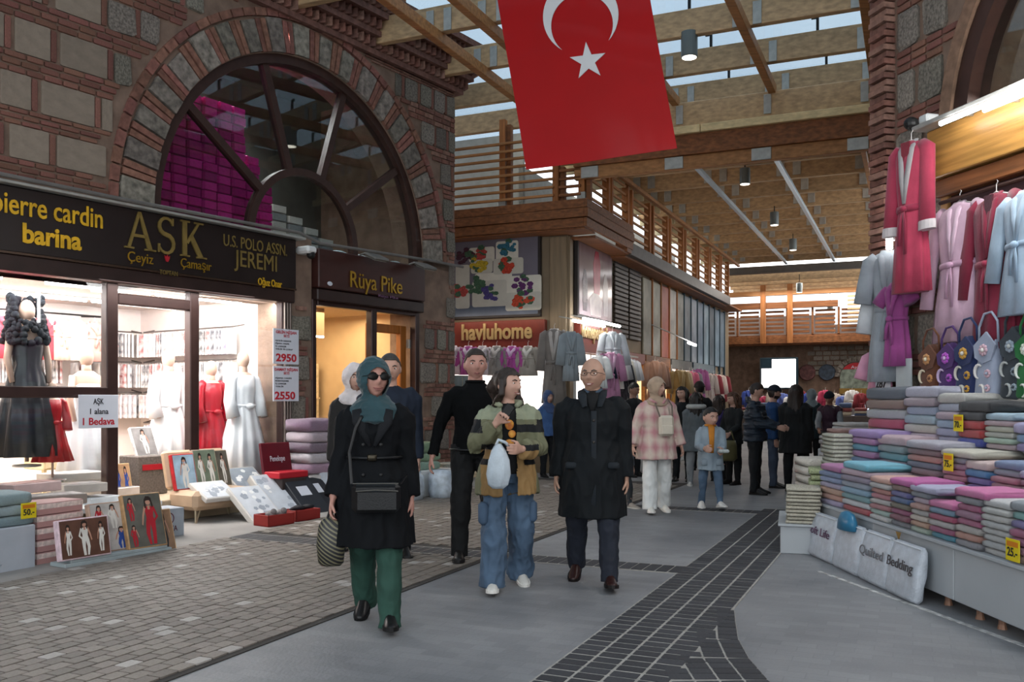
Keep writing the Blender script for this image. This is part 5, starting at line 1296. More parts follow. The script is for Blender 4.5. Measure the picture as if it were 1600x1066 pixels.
# lit opening behind the hanging robes
LIT = lamp_mat('lit_shop_back', '#fff4ea', 1.5)
for fr, x0, x1, z1 in ((FH, -2.7, -.45, 2.26), (FS, .3, 3.0, 2.28)):
    o = framed('display_window', 'brightly lit shop window under the %s' % ('front sign' if fr is FH else 'street-face sign'), 'window', fr, (x0 + x1) / 2, -.02, .7)
    fbox(fr, x0, x1, -.02, 0, .7, z1, 'light_panel', LIT, o, 0); fbox(fr, x0, x1, -.06, 0, .0, .7, 'plinth', PLASTER, o, .01)
    for k in range(4): fbox(fr, x0 + k * (x1 - x0) / 3 - .02, x0 + k * (x1 - x0) / 3 + .02, -.05, 0, .7, z1, 'mullion', WHITE, o, .004)
    fbox(fr, x0, x1, -.5, -.47, z1 + .0, z1 + .03, 'hanging_rail', STEEL, o, .004)
def G(fr, px, py, d, rz=0):
    x, z = fr.pick(px, py, d); return fr.M @ Matrix.Translation((x, -d, z)) @ Matrix.Rotation(rad(rz), 4, 'Z')
for i, (px, c, col, lb) in enumerate(((708, '#d9c6d0', '#e6dce0', 'pale pink'), (732, '#b0509a', '#e0cfe0', 'orchid-pink second-in-row'), (754, '#d0c4cc', '#e4dede', 'blush white'), (776, '#8f8a86', '#c9c4c0', 'taupe grey'), (800, '#b0509a', '#d8b8d8', 'orchid-pink fifth-in-row'), (825, '#a39c92', '#d8d4cc', 'stone grey pale-collared'))):
    garment('%s short bathrobe hanging under the front sign' % lb, G(FH, px, 535, .5), .62, c, 'robe', w=.17, collar=col, sleeve=.28, spread=.10, ph=i)
garment('long grey striped bathrobe hung at the corner of the shop', G(FH, 866, 508, .6, 10), 1.42, '#7c756f', w=.19, collar='#b5aea8', sleeve=.66, spread=.07)
garment('pale blue-grey bathrobe beside the grey striped one at the corner', G(FS, 892, 512, .35, -60), .95, '#8e979c', w=.13, sleeve=.5)
garment('white bathrobe hanging at the end of the street-face sign', G(FS, 957, 513, .55, -40), .85, '#ccd3d8', w=.22, sleeve=.55, spread=.12)
garment('pink bathrobe with belt hanging below the white one', G(FS, 954, 545, .6, -45), 1.05, '#bf86a8', w=.2, collar='#d8b0c8', sleeve=.45)
garment('black patterned dressing gown behind the pink bathrobe', G(FS, 972, 560, .5, -45), .95, '#26262e', w=.16, sleeve=.4)
for i in range(9):
    garment(('white', 'navy', 'crimson', 'cream', 'white', 'ash', 'ivory', 'pearl', 'snow white')[i] + ' nightshirt on the street-face rail, number %s along' % ('one', 'two', 'three', 'four', 'five', 'six', 'seven', 'eight', 'nine')[i], FS.M @ Matrix.Translation((.5 + i * .27, -.45, 2.3)) @ Matrix.Rotation(rad(70), 4, 'Z'), 1.1 if i > 4 else .7, ('#d9dcdc', '#22283c', '#8f2232', '#d8d0c0', '#dfe2e2', '#a8aaae', '#d8d4c8', '#c8ccd0', '#e2e4e6')[i], 'nightshirt', w=.15, sleeve=.35, name='nightshirt')
# ---- further shops along the street
WARML = lamp_mat('warm_lit_back', '#ffd9a0', 1.0); COOL = lamp_mat('cool_lit_back', '#fff2e6', .6)
for i, (x0, x1, m_l, lb) in enumerate(((3.3, 5.0, WARML, 'amber-lit slatted shop front'), (5.1, 7.4, WARML, 'warm-lit shop front with hanging coats'), (7.6, 10.0, COOL, 'grey shop front with a pink gown'), (10.2, 13.2, COOL, 'blue-framed shop front far down the street'))):
    o = framed('display_window', lb, 'window', FS, (x0 + x1) / 2, -.02, .3); fbox(FS, x0 + .1, x1 - .1, -.03, 0, .5, 2.2, 'light_panel', m_l, o, 0); fbox(FS, x0, x1, -.1, 0, 2.2, 2.45, 'header', (SRED, TIMBER_D, M('grey_header', '#6a6a66'), M('blue_frame', '#44565f'))[i], o, .01)
    if i == 0:
        for k in range(16): fbox(FS, x0 + .1, x0 + .9, -.09, -.05, .7 + k * .1, .755 + k * .1, 'slat', TIMBER_O, o, .004)
    else: fbox(FS, x0, x1, -.08, 0, .0, .5, 'plinth', PLASTER, o, .01)
    for k in range(3): fbox(FS, x0 + k * (x1 - x0) / 2 - .04, x0 + k * (x1 - x0) / 2 + .04, -.1, 0, 0, 2.3, 'post', (TIMBER_O, TIMBER_V, STEEL, M('blue_frame', '#44565f'))[i], o, .004)
for i, (x, z, L_, c, lb) in enumerate(((4.55, 2.35, 1.25, '#8f7060', 'salmon dressing gown by the amber slats'), (4.8, 2.3, 1.2, '#7c5a4a', 'terracotta gown beside the salmon one'), (6.9, 2.2, 1.2, '#8f7a52', 'ochre coat on the warm shop front'), (7.25, 2.2, 1.1, '#96866a', 'sand coat beside the ochre one'), (8.1, 2.2, 1.0, '#9a4a62', 'wine robe on the grey shop front'), (8.5, 2.2, 1.0, '#6b6a70', 'grey robe next to the wine robe'), (9.3, 2.3, 1.3, '#a05a8c', 'hot pink gown over white on the grey shop front'), (10.6, 2.2, 1.0, '#b8aca4', 'cream robe on the blue shop front'), (11.3, 2.2, 1.0, '#84303a', 'red robe on the blue shop front'), (12.0, 2.2, .9, '#c8b8b0', 'pale robe on the blue shop front'), (12.6, 2.2, .9, '#8a3038', 'scarlet robe at the far end of the blue shop front'))):
    garment(lb, FS.M @ Matrix.Translation((x, -.45, z)) @ Matrix.Rotation(rad(-50), 4, 'Z'), L_, c, w=.2, ph=i, sleeve=.5)
t = framed('tube_lamp', 'short lit tube on a bracket over the warm-lit shop', 'lamp', FS, 7.4, -.7, 2.8); m_ = MB(FS.M); m_.tube([(6.9, -.7, 2.82), (7.7, -.7, 2.80)], .035, 8); m_.build('tube', TUBE, t); m_ = MB(FS.M); m_.tube([(7.3, -.7, 2.85), (5.6, -.1, 3.2)], .015, 6); m_.build('bracket', STEEL, t)
for i in range(3): area('street_shop_light_%d' % i, FS.w(4.2 + i * 3.6, -.7, 2.5), FS.w(4.2 + i * 3.6, 0, 1.0), 1.6, .2, 3, (1, .88, .75))
# low counters of goods in front of the corner shop and beyond
for i, (fr, x, w, z, lb) in enumerate(((FH, -1.5, 2.0, .7, 'white counter of towels below the hanging bathrobes'), (FS, 1.6, 2.2, .7, 'white counter of towels on the street side of the corner shop'), (FS, 5.4, 2.4, .6, 'counter of folded clothes by the warm-lit shop'), (FS, 9.5, 2.4, .6, 'counter of folded clothes by the grey shop front'))):
    mm = fr.M @ Matrix.Translation((x, -1.1, 0)); o = bpy.data.objects.new('counter', None); COL.objects.link(o); o.matrix_basis = mm; tag(o, lb, 'counter'); sbox(mm, w, .6, z, 'body', WHITE, o, .01); sbox(mm @ Matrix.Translation((0, -.02, 0)), w + .04, .64, .03, 'top', WHITE, o, .004, z)
    for k in range(int(w / .4)): stack(mm @ Matrix.Translation((-w / 2 + .22 + k * .4, .1, 0)), .34, .42, z + .03, z + .03 + random.uniform(.15, .4), [(random.choice(('#c9ccd0', '#b8a8b8', '#a8c0cc', '#d8c8c0', '#9a8a8c')), ('pale', 'soft', 'plain')[q]) for q in range(3)], 'pile %d of the %s' % (k + 1, lb.split(' of ')[0] + (' under the bathrobes' if i == 0 else ' on the street side' if i == 1 else ' by the warm shop' if i == 2 else ' by the grey shop')), 'towels along the street')

# ================================================================ FAR END: SCREEN, ARCHED SIGN, STALLS
scr = framed('led_screen', 'large glowing white screen at the far end of the street', 'screen', FE, 1.6, -.6, 1.7)
fbox(FE, 1.02, 2.3, -.5, -.4, 1.72, 2.82, 'frame', M('screen_frame', '#1d3038', .4), scr, .02); fbox(FE, 1.08, 1.42, -.51, -.5, 2.45, 2.76, 'dark_picture', M('screen_dark', '#1c3440', .3), scr, 0)
SCRW = lamp_mat('screen_glow', '#ffffff', 2.2)
fbox(FE, 1.08, 2.22, -.51, -.5, 1.78, 2.44, 'bright_picture', SCRW, scr, 0); fbox(FE, 1.43, 2.22, -.51, -.5, 2.44, 2.76, 'bright_picture', SCRW, scr, 0)
m_ = MB(FE.M @ Matrix.Translation((1.88, -.515, 2.2))); m_.tube([Vector((.07 * math.cos(t), 0, .05 * math.sin(t))) for t in [2 * math.pi * j / 16 for j in range(17)]], .008, 5); m_.box(-.02, .02, -.003, 0, -.015, .015); m_.build('logo', M('logo_grey', '#5a7068', .5), scr)
fbox(FE, 1.6, 1.7, -.45, .0, 0, 1.75, 'stand', STEEL, scr, .01)
ar = framed('arched_sign', 'arched sign with a red top over the stone-arched shop at the far end', 'sign', FE, 4.15, -.1, 1.7)
pts = [(4.15 + .52 * math.cos(math.pi * i / 16), 2.12 + .5 * math.sin(math.pi * i / 16)) for i in range(17)]
m_ = MB(FE.M); m_.prism([(4.67, 1.75)] + pts + [(3.63, 1.75)], -.12, 0); m_.build('picture', M('arch_picture', '#7d8678', .4, var=.6, scale=6), ar)
m_ = MB(FE.M); m_.prism([p for p in pts if p[1] > 2.36], -.13, -.1); m_.build('red_top', M('sign_red', '#b0262c', .4), ar); text_to('Aysa', PAPER, ar, FE.M @ Matrix.Translation((3.98, -.13, 2.42)), .34, .14, 0, .004)
m_ = MB(FE.M)
for i in range(12):
    t0, t1 = math.pi * i / 12, math.pi * (i + .85) / 12; P0 = lambda r, t: (4.15 + r * math.cos(t), 2.12 + r * math.sin(t)); m_ = MB(FE.M); m_.prism([P0(.54, t0), P0(.7, t0), P0(.7, t1), P0(.54, t1)], -.08, 0); m_.build('stone', STONE_OLD, WALL_B)
fbox(FE, 3.6, 4.7, -.15, 0, 1.55, 1.74, 'sill_board', M('gilt_sill', '#8a6a30', .5), ar, .01)
fbox(FE, 3.65, 4.65, -.02, 0.01, .4, 1.5, 'lit_window', lamp_mat('far_lit_window', '#d8dcec', .8), ar, 0)
for i, (x, c) in enumerate(((2.55, '#5c3a38'), (3.2, '#3a4450'))):
    o = framed('round_plaque', ('round dark plaque beside the glowing screen', 'round blue plaque between the screen and the arched sign')[i], 'plaque', FE, x, -.1, 2.1); m_ = MB(FE.M @ Matrix.Translation((x, -.03, 2.3)) @ Matrix.Rotation(rad(90), 4, 'X')); m_.lathe([(.0, .04), (.26, .04), (.28, 0), (0, 0)], n=20); m_.build('disc', M('plaque_%d' % i, c, .5, var=.5, scale=9), o)
for i in range(14):
    c = ('#3b4f9a', '#d8d8dc', '#b83a5a', '#c9b8a8', '#5a6aa8', '#e0dcd8', '#8a3038')[i % 7]
    garment(('blue', 'white', 'rose', 'tan', 'slate-blue', 'ivory', 'maroon')[i % 7] + ' shirt in the far stall row, %s' % ('towards the timber block' if i < 7 else 'towards the arched sign'), FE.M @ Matrix.Translation((.7 + i * .28, -.9, 1.75 - .1 * (i % 3))) @ Matrix.Rotation(rad(20), 4, 'Z'), .9, c, 'shirt', w=.15, sleeve=.4, name='shirt', ph=i)
for i, a in enumerate((.4, 2.9, 4.2)):
    mm = FE.M @ Matrix.Translation((a + .6, -2.2, 0)); o = bpy.data.objects.new('counter', None); COL.objects.link(o); o.matrix_basis = mm; tag(o, ('dim goods counter far off by the timber block', 'dim goods counter far off below the round plaques', 'dim goods counter far off below the arched sign')[i], 'counter'); sbox(mm, 1.3, .7, .85, 'body', M('dim_counter', '#5c5450', .7), o, .01)
    for k in range(3): stack(mm @ Matrix.Translation((-.42 + k * .42, .1, 0)), .36, .45, .85, 1.1 + .08 * k, [(('#8a4a4a', '#c8bca8', '#4a5a7a')[(k + q) % 3], ('brick', 'oat', 'denim')[(k + q) % 3]) for q in range(3)], 'pile %s on the far counter %s' % ('one two three'.split()[k], ('by the timber block', 'under the plaques', 'under the arched sign')[i]), 'far counters')
area('hall_fill_light', SM @ Vector((3, 15.6, 5.2)), SM @ Vector((3, 15, 0)), 4.5, 1.0, 110, (1, .95, .88))  # added fill for the far end of the hall, not a real lamp

# ================================================================ TOWEL STALL AND ITS SHOP
SGR = framed('shop_sign', 'long varnished wooden sign board over the bathrobe rail', 'sign', FR, 2.6, -.1, 3.35)
fbox(FR, .9, 5, -.16, 0, 3.36, 3.80, 'board', wood('varnished_oak', '#a87c42', .62, (.5, 8, 8), .3), SGR, .01); fbox(FR, .95, 5, -.12, .1, 3.2, 3.35, 'soffit', TIMBER_D, SGR, .01); fbox(FR, .88, 5, -.3, 0, 3.80, 3.84, 'top_ledge', STEEL, SGR, .006)
for i, (p0, p1) in enumerate((((1470, 193), (1606, 138)), ((1538, 172), (1606, 148)))):
    x0, z0 = FR.pick(*p0, .35); x1, z1 = FR.pick(*p1, .35); x1 += .5
    t = framed('tube_lamp', ('long lit tube along the top of the varnished sign', 'second lit tube below the long one on the varnished sign')[i], 'lamp', FR, (x0 + x1) / 2, -.35, z0); m_ = MB(FR.M); m_.tube([(x0, -.35, z0), (x1, -.35, z0)], .022, 8); m_.build('tube', TUBE, t); m_ = MB(FR.M); m_.tube([(x0 + .15, -.35, z0 + .02), (x0 + .15, 0, z0 + .06)], .012, 6); m_.build('bracket', STEEL, t)
area('stall_tube_light', FR.w(2.4, -.45, 3.95), FR.w(2.0, -1.0, 2), 2.6, .12, 60, (1, .99, .97))
x, z = FR.pick(1378, 342, .30); t = framed('tube_lamp', 'upright lit tube on the brick pier behind the crimson robe', 'lamp', FR, x, -.3, z - .3); m_ = MB(FR.M); m_.tube([(x, -.22, z - .28), (x, -.22, z + .28)], .03, 8); m_.build('tube', TUBE, t); fbox(FR, x - .02, x + .02, -.2, -.1, z - .2, z + .2, 'holder', WHITE, t)
# back wall panels and rail
SHOPB = framed('shop_recess', None, None, FR, 3, 0, 0, kind='structure'); fbox(FR, 1.0, 5, -.03, 0, 1.2, 3.2, 'panel', M('dark_plum_panel', '#4a3436', .7), SHOPB, .01); fbox(FR, .95, 1.05, -.06, .02, 1.2, 3.25, 'panel', wood('honey_panel', '#a87c42', .7, (9, 9, .8)), SHOPB, .01)  # plain dark plum back panel with a honey panel at its edge
rl = framed('clothes_rail', 'dark rail carrying the bathrobes below the varnished sign', 'rail', FR, 2.5, -.18, 3.12); m_ = MB(FR.M); m_.tube([(1.1, -.18, 3.12), (4.5, -.18, 3.12)], .018, 8); m_.build('bar', DARKWOOD, rl)
for xx in (1.15, 4.0): m_ = MB(FR.M); m_.tube([(xx, -.18, 3.12), (xx, 0, 3.2)], .014, 6); m_.build('bracket', DARKWOOD, rl)
RB = lambda px, py, d, rz=0: G(FR, px, py, d, rz)
garment('crimson bathrobe with grey collar and white cuffs hung high on the brick pier', RB(1424, 208, .32, 8), 1.42, '#a83850', w=.175, collar='#a09c9c', cuff='#c8c0c0', lining='#7c2030', belt='#8a2840', sleeve=.72, spread=.035)
garment('magenta satin nightdress showing below the crimson bathrobe', RB(1402, 430, .20, 10), .85, '#8a3f78', 'nightdress', w=.13, sleeve=.1, name='nightdress', belt='#8a3f78')
garment('long grey ribbed robe hanging behind the crimson one, towards the street', RB(1390, 380, .15, 40), 1.32, '#8b9298', w=.17, sleeve=.4, ph=2)
garment('white towelling robe at the outer edge of the brick pier', RB(1380, 430, .10, 60), .75, '#b9bcbe', w=.10, sleeve=.4, ph=1)
garment('pink towelling strip robe low on the pier beside the price card', RB(1378, 535, .05, 60), .5, '#c28aa0', w=.11, sleeve=.2, ph=3)
garment('pale pink bathrobe hanging under the varnished sign', RB(1500, 303, .16, -4), 1.26, '#c4a2b4', w=.29, collar='#cdb0c0', sleeve=.78, spread=.12, belt='#b48ea4')
garment('burgundy satin bathrobe hanging beside the pale pink one', RB(1557, 288, .22, -6), 1.32, '#7d2238', w=.28, lining='#4a1424', sleeve=.72, spread=.09, belt='#8a2a40')
garment('light blue bathrobe hanging in front of the burgundy ones', RB(1604, 282, .34, -8), 1.0, '#9fb3c4', w=.26, sleeve=.56, spread=.10, belt='#8fa5b8')
garment('second burgundy bathrobe behind the light blue one', RB(1612, 300, .14, -6), 1.4, '#6c1c30', w=.24, sleeve=.7, belt='#7a2438')
hd = framed('wall_camera', 'small black wall camera with a pale bracket above the crimson robe', 'camera', FR, .84, -.2, 3.86); m_ = MB(FR.M @ Matrix.Translation((.80, -.2, 3.9))); m_.ell((0, -.04, 0), .06, .07, .06); m_.build('lens', BLACK, hd); m_ = MB(FR.M @ Matrix.Translation((.84, -.12, 3.93))); m_.box(-.04, .08, -.05, .12, -.04, .04, bev=.015); m_.build('bracket', WHITE, hd)  # camera-like device: black lens on a pale bracket
# price card and grey board on the pier
pc = framed('price_card', 'pink and white price card on the pier above the slate towels', 'sign', FR, .35, -.2, 1.45); x, z = FR.pick(1378, 592, .12); fbox(FR, x - .12, x + .16, -.14, -.12, z - .08, z + .17, 'card', M('card_pink', '#c88aa4', .5), pc, .003); fbox(FR, x - .12, x + .16, -.143, -.14, z - .1, z + .02, 'strip', PAPER, pc, 0); text_to('287', INK, pc, FR.M @ Matrix.Translation((x - .06, -.144, z - .085)), .16, .11, .02, .003)
x, z = FR.pick(1412, 598, .2); gbd = framed('backing_board', 'pale grey board standing behind the towels by the brown embroidered bag', 'board', FR, x, -.2, z - .25); fbox(FR, x - .1, x + .11, -.21, -.19, z - .3, z + .22, 'panel', M('grey_board', '#a9b0b2', .6), gbd, .004)
# stall counter
FC = Fr((2.85, 8.33), (.03, -1))
CTR = framed('counter', 'long white stepped stall counter carrying the coloured towels', 'counter', FC, 1.5, 0, .05)
CW = M('stall_white', '#a3a7aa', .5, var=.05, scale=2)
for (a, b) in ((-.15, 1.08), (1.09, 2.32), (2.33, 3.7)): fbox(FC, a, b, 0, .04, .08, .43, 'front_panel', CW, CTR, .006)
fbox(FC, -.18, 3.7, -.03, .42, .43, .455, 'shelf', CW, CTR, .004); fbox(FC, -.3, 3.7, .38, .42, .45, .74, 'riser', CW, CTR, .004); fbox(FC, -.35, 3.7, .34, .78, .735, .755, 'shelf', CW, CTR, .004); fbox(FC, -.5, 3.7, .72, .76, .75, 1.03, 'riser', CW, CTR, .004); fbox(FC, -.55, 3.7, .70, 1.25, 1.025, 1.045, 'shelf', CW, CTR, .004); fbox(FC, -.55, -.5, .45, 1.25, .08, 1.03, 'end_panel', CW, CTR, .006); fbox(FC, -.2, -.15, .0, .45, .08, .45, 'end_panel', CW, CTR, .006)
for xx in (.2, 1.2, 2.1, 2.5, 2.75, 3.1):
    for yy in (.08, .9): m_ = MB(FC.M); m_.lathe([(.03, 0), (.022, .03), (.022, .09)], (xx, yy, 0), 10); m_.build('foot', M('copper_foot', '#8a6a58', .4, metal=.4), CTR)
LW = Matrix.Translation((2.45, 8.30, 0)) @ Matrix.Rotation(rad(-17), 4, 'Z') @ Matrix.Translation((.26, .3, 0)); lo_ = thing('counter', 'low white box counter at the street end of the stall, under the patterned towels', 'counter', LW.translation, rad(-17)); m_ = MB(LW); m_.box(-.26, .26, -.3, .7, 0, .25, bev=.006); m_.build('body', CW, lo_); m_ = MB(LW); m_.box(-.28, .28, -.32, .72, .25, .27, bev=.004); m_.build('top', CW, lo_)
T_ = {}
def cl(s): return [(h, n) for h, n in (q.split(':') for q in s.split())]
NTH = 'first second third fourth fifth sixth seventh eighth ninth'.split()
def frow(y, stacks, row, grp):
    for i, (x0, x1, zb, zt, s, spread) in enumerate(stacks):
        stack(FC.M @ Matrix.Translation(((x0 + x1) / 2, y, 0)), x1 - x0, .36 if row != 'top' else .28, zb, zt, cl(s), '%s stack from the street, %s row' % (NTH[i], row), grp, spread)
frow(.0, ((-.1, .42, .455, .82, '#a86296:mauve-pink #6f83a8:steel-blue #7f8fb4:blue-grey #a39ab4:lilac-grey #b89078:tan #c08a78:salmon #9c90b0:lilac', .0),
    (.44, 1.0, .455, .88, '#66b2c8:sky-blue #c0a4b0:pale-pink #877c90:mauve-grey #8f98a8:grey #7fa4bc:blue #6f9aa0:teal-grey #c4c6ca:white #a8323e:red', .0),
    (1.02, 1.37, .455, .80, '#d0a294:peach #b9b5b4:pale-grey #b87c74:salmon #b46f7c:rose #b5b2b0:grey #a86a70:old-rose #9cb4ac:mint #bcbcba:white', 0),
    (1.39, 1.70, .455, .82, '#b8509a:magenta #7c6058:brown #5c5a94:violet-blue #3f5a88:navy #6c6250:olive-brown #94406c:plum #7c3a4c:maroon #6f7078:grey', .12),
    (1.72, 1.98, .455, .80, '#a9a8c4:lavender #7c828c:slate #b09cac:lilac-pink #b58a80:salmon #a9a6a4:grey #c4b6aa:cream #b89078:peach #a4b4a4:mint', .14),
    (2.0, 2.33, .455, .72, '#c86a9c:hot-pink #6f8fa8:steel-blue #a83a60:crimson #b0aaa8:pale-grey #9c4a70:plum-pink #3f92aa:teal', 0),
    (2.35, 2.64, .455, .84, '#cc6aa0:candy-pink #86888e:grey #a85078:rose #9c6a84:mauve #b05a80:raspberry #b4aea8:stone #b88474:salmon #8c8a90:ash', .10),
    (2.66, 2.95, .455, .80, '#c8c8c8:white #bebeba:off-white #c4c2be:ivory #b8b9b8:pearl #c2c2c0:chalk #bcbcba:milk-white #b4b6b6:pale-ash #c0bfbc:snow', 0),
    (2.97, 3.3, .455, .82, '#8b9299:grey #7cb4b0:aqua #776ca4:violet #a04a70:raspberry #a85a88:magenta #b47a94:pink #b89a88:beige', 0)), 'front', 'towels in the front row')
frow(.36, ((-.3, .31, .755, 1.13, '#9c80bc:lilac #a070a0:mauve #4f9ab4:turquoise #9c6f9c:orchid #5f84a8:blue #7c68a0:purple', .10),
    (.33, .85, .755, 1.10, '#b89ca4:dusty-pink #7c8c90:teal-grey #4f8894:teal #7c7488:plum-grey #8c8c94:grey', .05),
    (.87, 1.43, .755, 1.08, '#a6a4b0:lavender-grey #7c6068:cocoa #b47a74:salmon #5c647c:slate-blue #80606c:mauve-brown #6c4650:maroon', .05),
    (1.45, 1.78, .755, 1.04, '#c0bcac:cream #8f8898:lilac-grey #a87c94:mauve #bc7c90:pink #b86f84:rose #c08a7c:salmon', .16),
    (1.80, 2.12, .755, .98, '#c8b0ac:pale-pink #3f78aa:blue #7860a4:purple #7c58a0:violet', 0),
    (2.14, 2.46, .755, 1.0, '#6c80a4:steel-blue #8c8c9c:grey-lilac #a86678:rose #b88090:pink #8a8690:grey', .1),
    (2.48, 2.85, .755, .96, '#aaa6c4:lavender #a8788c:mauve-pink #bc9a90:peach #a080a8:orchid', 0)), 'middle', 'towels in the middle row')
frow(.62, ((-.5, .28, 1.045, 1.52, '#4c5662:slate #876c60:brown #a9acb0:silver #ac2a54:crimson #6c5048:dark-brown', .0),
    (.30, .85, 1.045, 1.52, '#b4b4c4:lavender-white #a4949c:taupe #98a4bc:blue-lilac #9cb0bc:pale-blue #bcb8b0:cream #b09cac:pink-lilac', .06),
    (.87, 1.20, 1.045, 1.46, '#bab8b2:off-white #a8acbc:pale-lavender #b09ca8:pink #94a8c0:light-blue #a0a0bc:lavender #a8a4bc:lilac', .10),
    (1.22, 1.56, 1.045, 1.40, '#1b1c20:charcoal #2b2d32:dark-grey #b02226:red #a82024:scarlet #3040a0:royal-blue', .12),
    (1.58, 1.95, 1.045, 1.31, '#a0bccc:light-blue #b49ca4:pink #b8b8a8:cream #b4b6ae:ivory #a0b8a8:mint #b09ca4:rose-grey', 0),
    (1.97, 2.4, 1.045, 1.25, '#a09cc0:lavender #7c9cc0:blue #8c80b0:violet', 0)), 'top', 'towels in the top row')
ticket(FC.M @ Matrix.Translation((1.28, .585, 1.16)), 'yellow price ticket on the red towels of the top row', '70.-'); ticket(FC.M @ Matrix.Translation((1.62, .33, .88)), 'yellow price ticket on the rose stack of the middle row', '75.-'); ticket(FC.M @ Matrix.Translation((3.05, -.03, .47)), 'price ticket low on the grey-topped stack of the front row', '25.-')
m_ = MB(FC.M @ Matrix.Translation((1.62, -.045, .40))); m_.prism([(-.04, .03), (.04, .03), (.01, -.03)], -.004, 0); tag(m_.build('tag', M('brown_tag', '#8a6a34', .6)), 'small brown tag stuck on the counter edge under the lavender stack', 'tag')
# patterned towels on the low counter and greens behind
PAT = M('patterned_cotton', '#b5ae9c', .9, var=.8, scale=34, col2='#d0cab8'); PATG = M('green_patterned_cotton', '#6a7a3a', .9, var=.7, scale=34, col2='#c0c8a0')
def pstack(Mx, w, d, z0, z1, n, mat, where, grp):
    for q in range(n):
        o = bpy.data.objects.new('folded_cloth', random.choice(TW)); COL.objects.link(o); h = (z1 - z0) / n
        o.matrix_basis = Mx @ Matrix.Translation((random.uniform(-.012, .012), random.uniform(-.01, .01), z0 + q * h)) @ Matrix.Diagonal((w, d, h, 1)); o.material_slots[0].link = 'OBJECT'; o.material_slots[0].material = mat
        tag(o, where + ', ' + ORD[q], 'cloth', grp)
pstack(LW @ Matrix.Translation((-.06, -.28, 0)), .30, .4, .27, .60, 10, PAT, 'floral folded cloth on the low box counter', 'floral cloths on the low counter')
pstack(LW @ Matrix.Translation((.14, .25, 0)), .26, .4, .27, .74, 8, PATG, 'green patterned cloth behind the floral pile', 'green cloths on the low counter')
pstack(Matrix.Translation((3.25, 9.3, 0)), .45, .4, .0, .80, 9, M('cream_linen', '#c0bab0', .9, var=.3, scale=18), 'cream folded linen beyond the stall end', 'cream linens beyond the stall')
pstack(Matrix.Translation((3.12, 8.55, 0)), .20, .3, .78, 1.08, 8, M('leaf_print_cotton', '#8a8a7c', .9, var=.8, scale=30, col2='#d0d0c0'), 'leaf-printed cloth in the slim pile at the stall corner', 'leaf cloths at the stall corner')
for i in range(3):
    m_ = MB(Matrix.Translation((3.95 + i * .25, 10.2 + .5 * i, 0))); m_.box(-.5, .5, -.3, .3, 0, .75 + .06 * i, bev=.01); tag(m_.build('counter', CW), ('white counter just beyond the stall end', 'second white counter beyond the stall end', 'third white counter beyond the stall, by the stall keeper')[i], 'counter')
    pstack(Matrix.Translation((3.7 + i * .25, 9.95 + .5 * i, 0)), .4, .4, .75 + .06 * i, 1.0 + .06 * i, 5, towel_mat(('#c8c0bc', '#c49a90', '#d0ccc8')[i]), ('cream', 'salmon', 'white')[i] + ' folded towel on the %s counter beyond the stall' % ('nearer', 'second', 'third')[i], 'towels beyond the stall')
# clear bags of bedding leaning on the counter front
for i, (p0, p1) in enumerate(((1272, 1312), (1313, 1353), (1354, 1398), (1398, 1446))):
    x0 = FC.pick(p0, 860, .08)[0]; x1 = FC.pick(p1, 880, .08)[0]; w = x1 - x0
    mm = FC.M @ Matrix.Translation(((x0 + x1) / 2, -.13, .0)) @ Matrix.Rotation(rad(-9), 4, 'X')
    o = bpy.data.objects.new('bedding_bag', None); COL.objects.link(o); o.matrix_basis = mm; tag(o, 'clear bag of quilted white bedding against the counter, %s' % ('first from the street', 'second from the street, plain', 'third from the street', 'fourth from the street')[i], 'bag')
    m_ = MB(mm); rings = []
    for z, t, ww in ((.0, .05, .94), (.03, .10, 1), (.12, .085, 1), (.2, .11, 1), (.28, .09, 1), (.36, .06, .98), (.39, .015, .9)):
        rings.append([Vector((ww * w / 2 * (abs(math.cos(a)) ** .35) * (1 if math.cos(a) > 0 else -1), t * .5 * (abs(math.sin(a)) ** .6) * (1 if math.sin(a) > 0 else -1), z)) for a in [2 * math.pi * j / 28 for j in range(28)]])
    m_.loft(rings); m_.smooth = True; m_.build('body', M('quilted_white_bag', '#b4bac2', .3, var=.14, scale=16, bump=.6, spec=.5), o)
    if i != 1: text_to(('Soft Life', '', 'Quilted', 'Bedding')[i], M('script_%d' % i, ('#5a3a54', '#000', '#6c6c70', '#4a4648')[i], .6), o, mm @ Matrix.Translation((-w * .42, -.058, .20)), w * .84, .10, 0, .004)
    m_ = MB(mm); m_.tube([(-w * .46, -.03, .375), (w * .46, -.03, .375)], .006, 6); m_.build('zip', M('white_zip', '#c8ccd0', .4), o)
m_ = MB(FC.M @ Matrix.Translation((.86, -.12, .37))); m_.loft([[Vector((.14 * q * math.cos(a), .06 * q * math.sin(a), z)) for a in [2 * math.pi * j / 16 for j in range(16)]] for z, q in ((-.03, 1.1), (.04, 1.0), (.1, .7), (.12, .2))]); m_.smooth = True; tag(m_.build('hand_bag', M('blue_vinyl', '#2f6a8a', .3, var=.2)), 'blue vinyl pouch standing on the second clear bedding bag', 'bag')
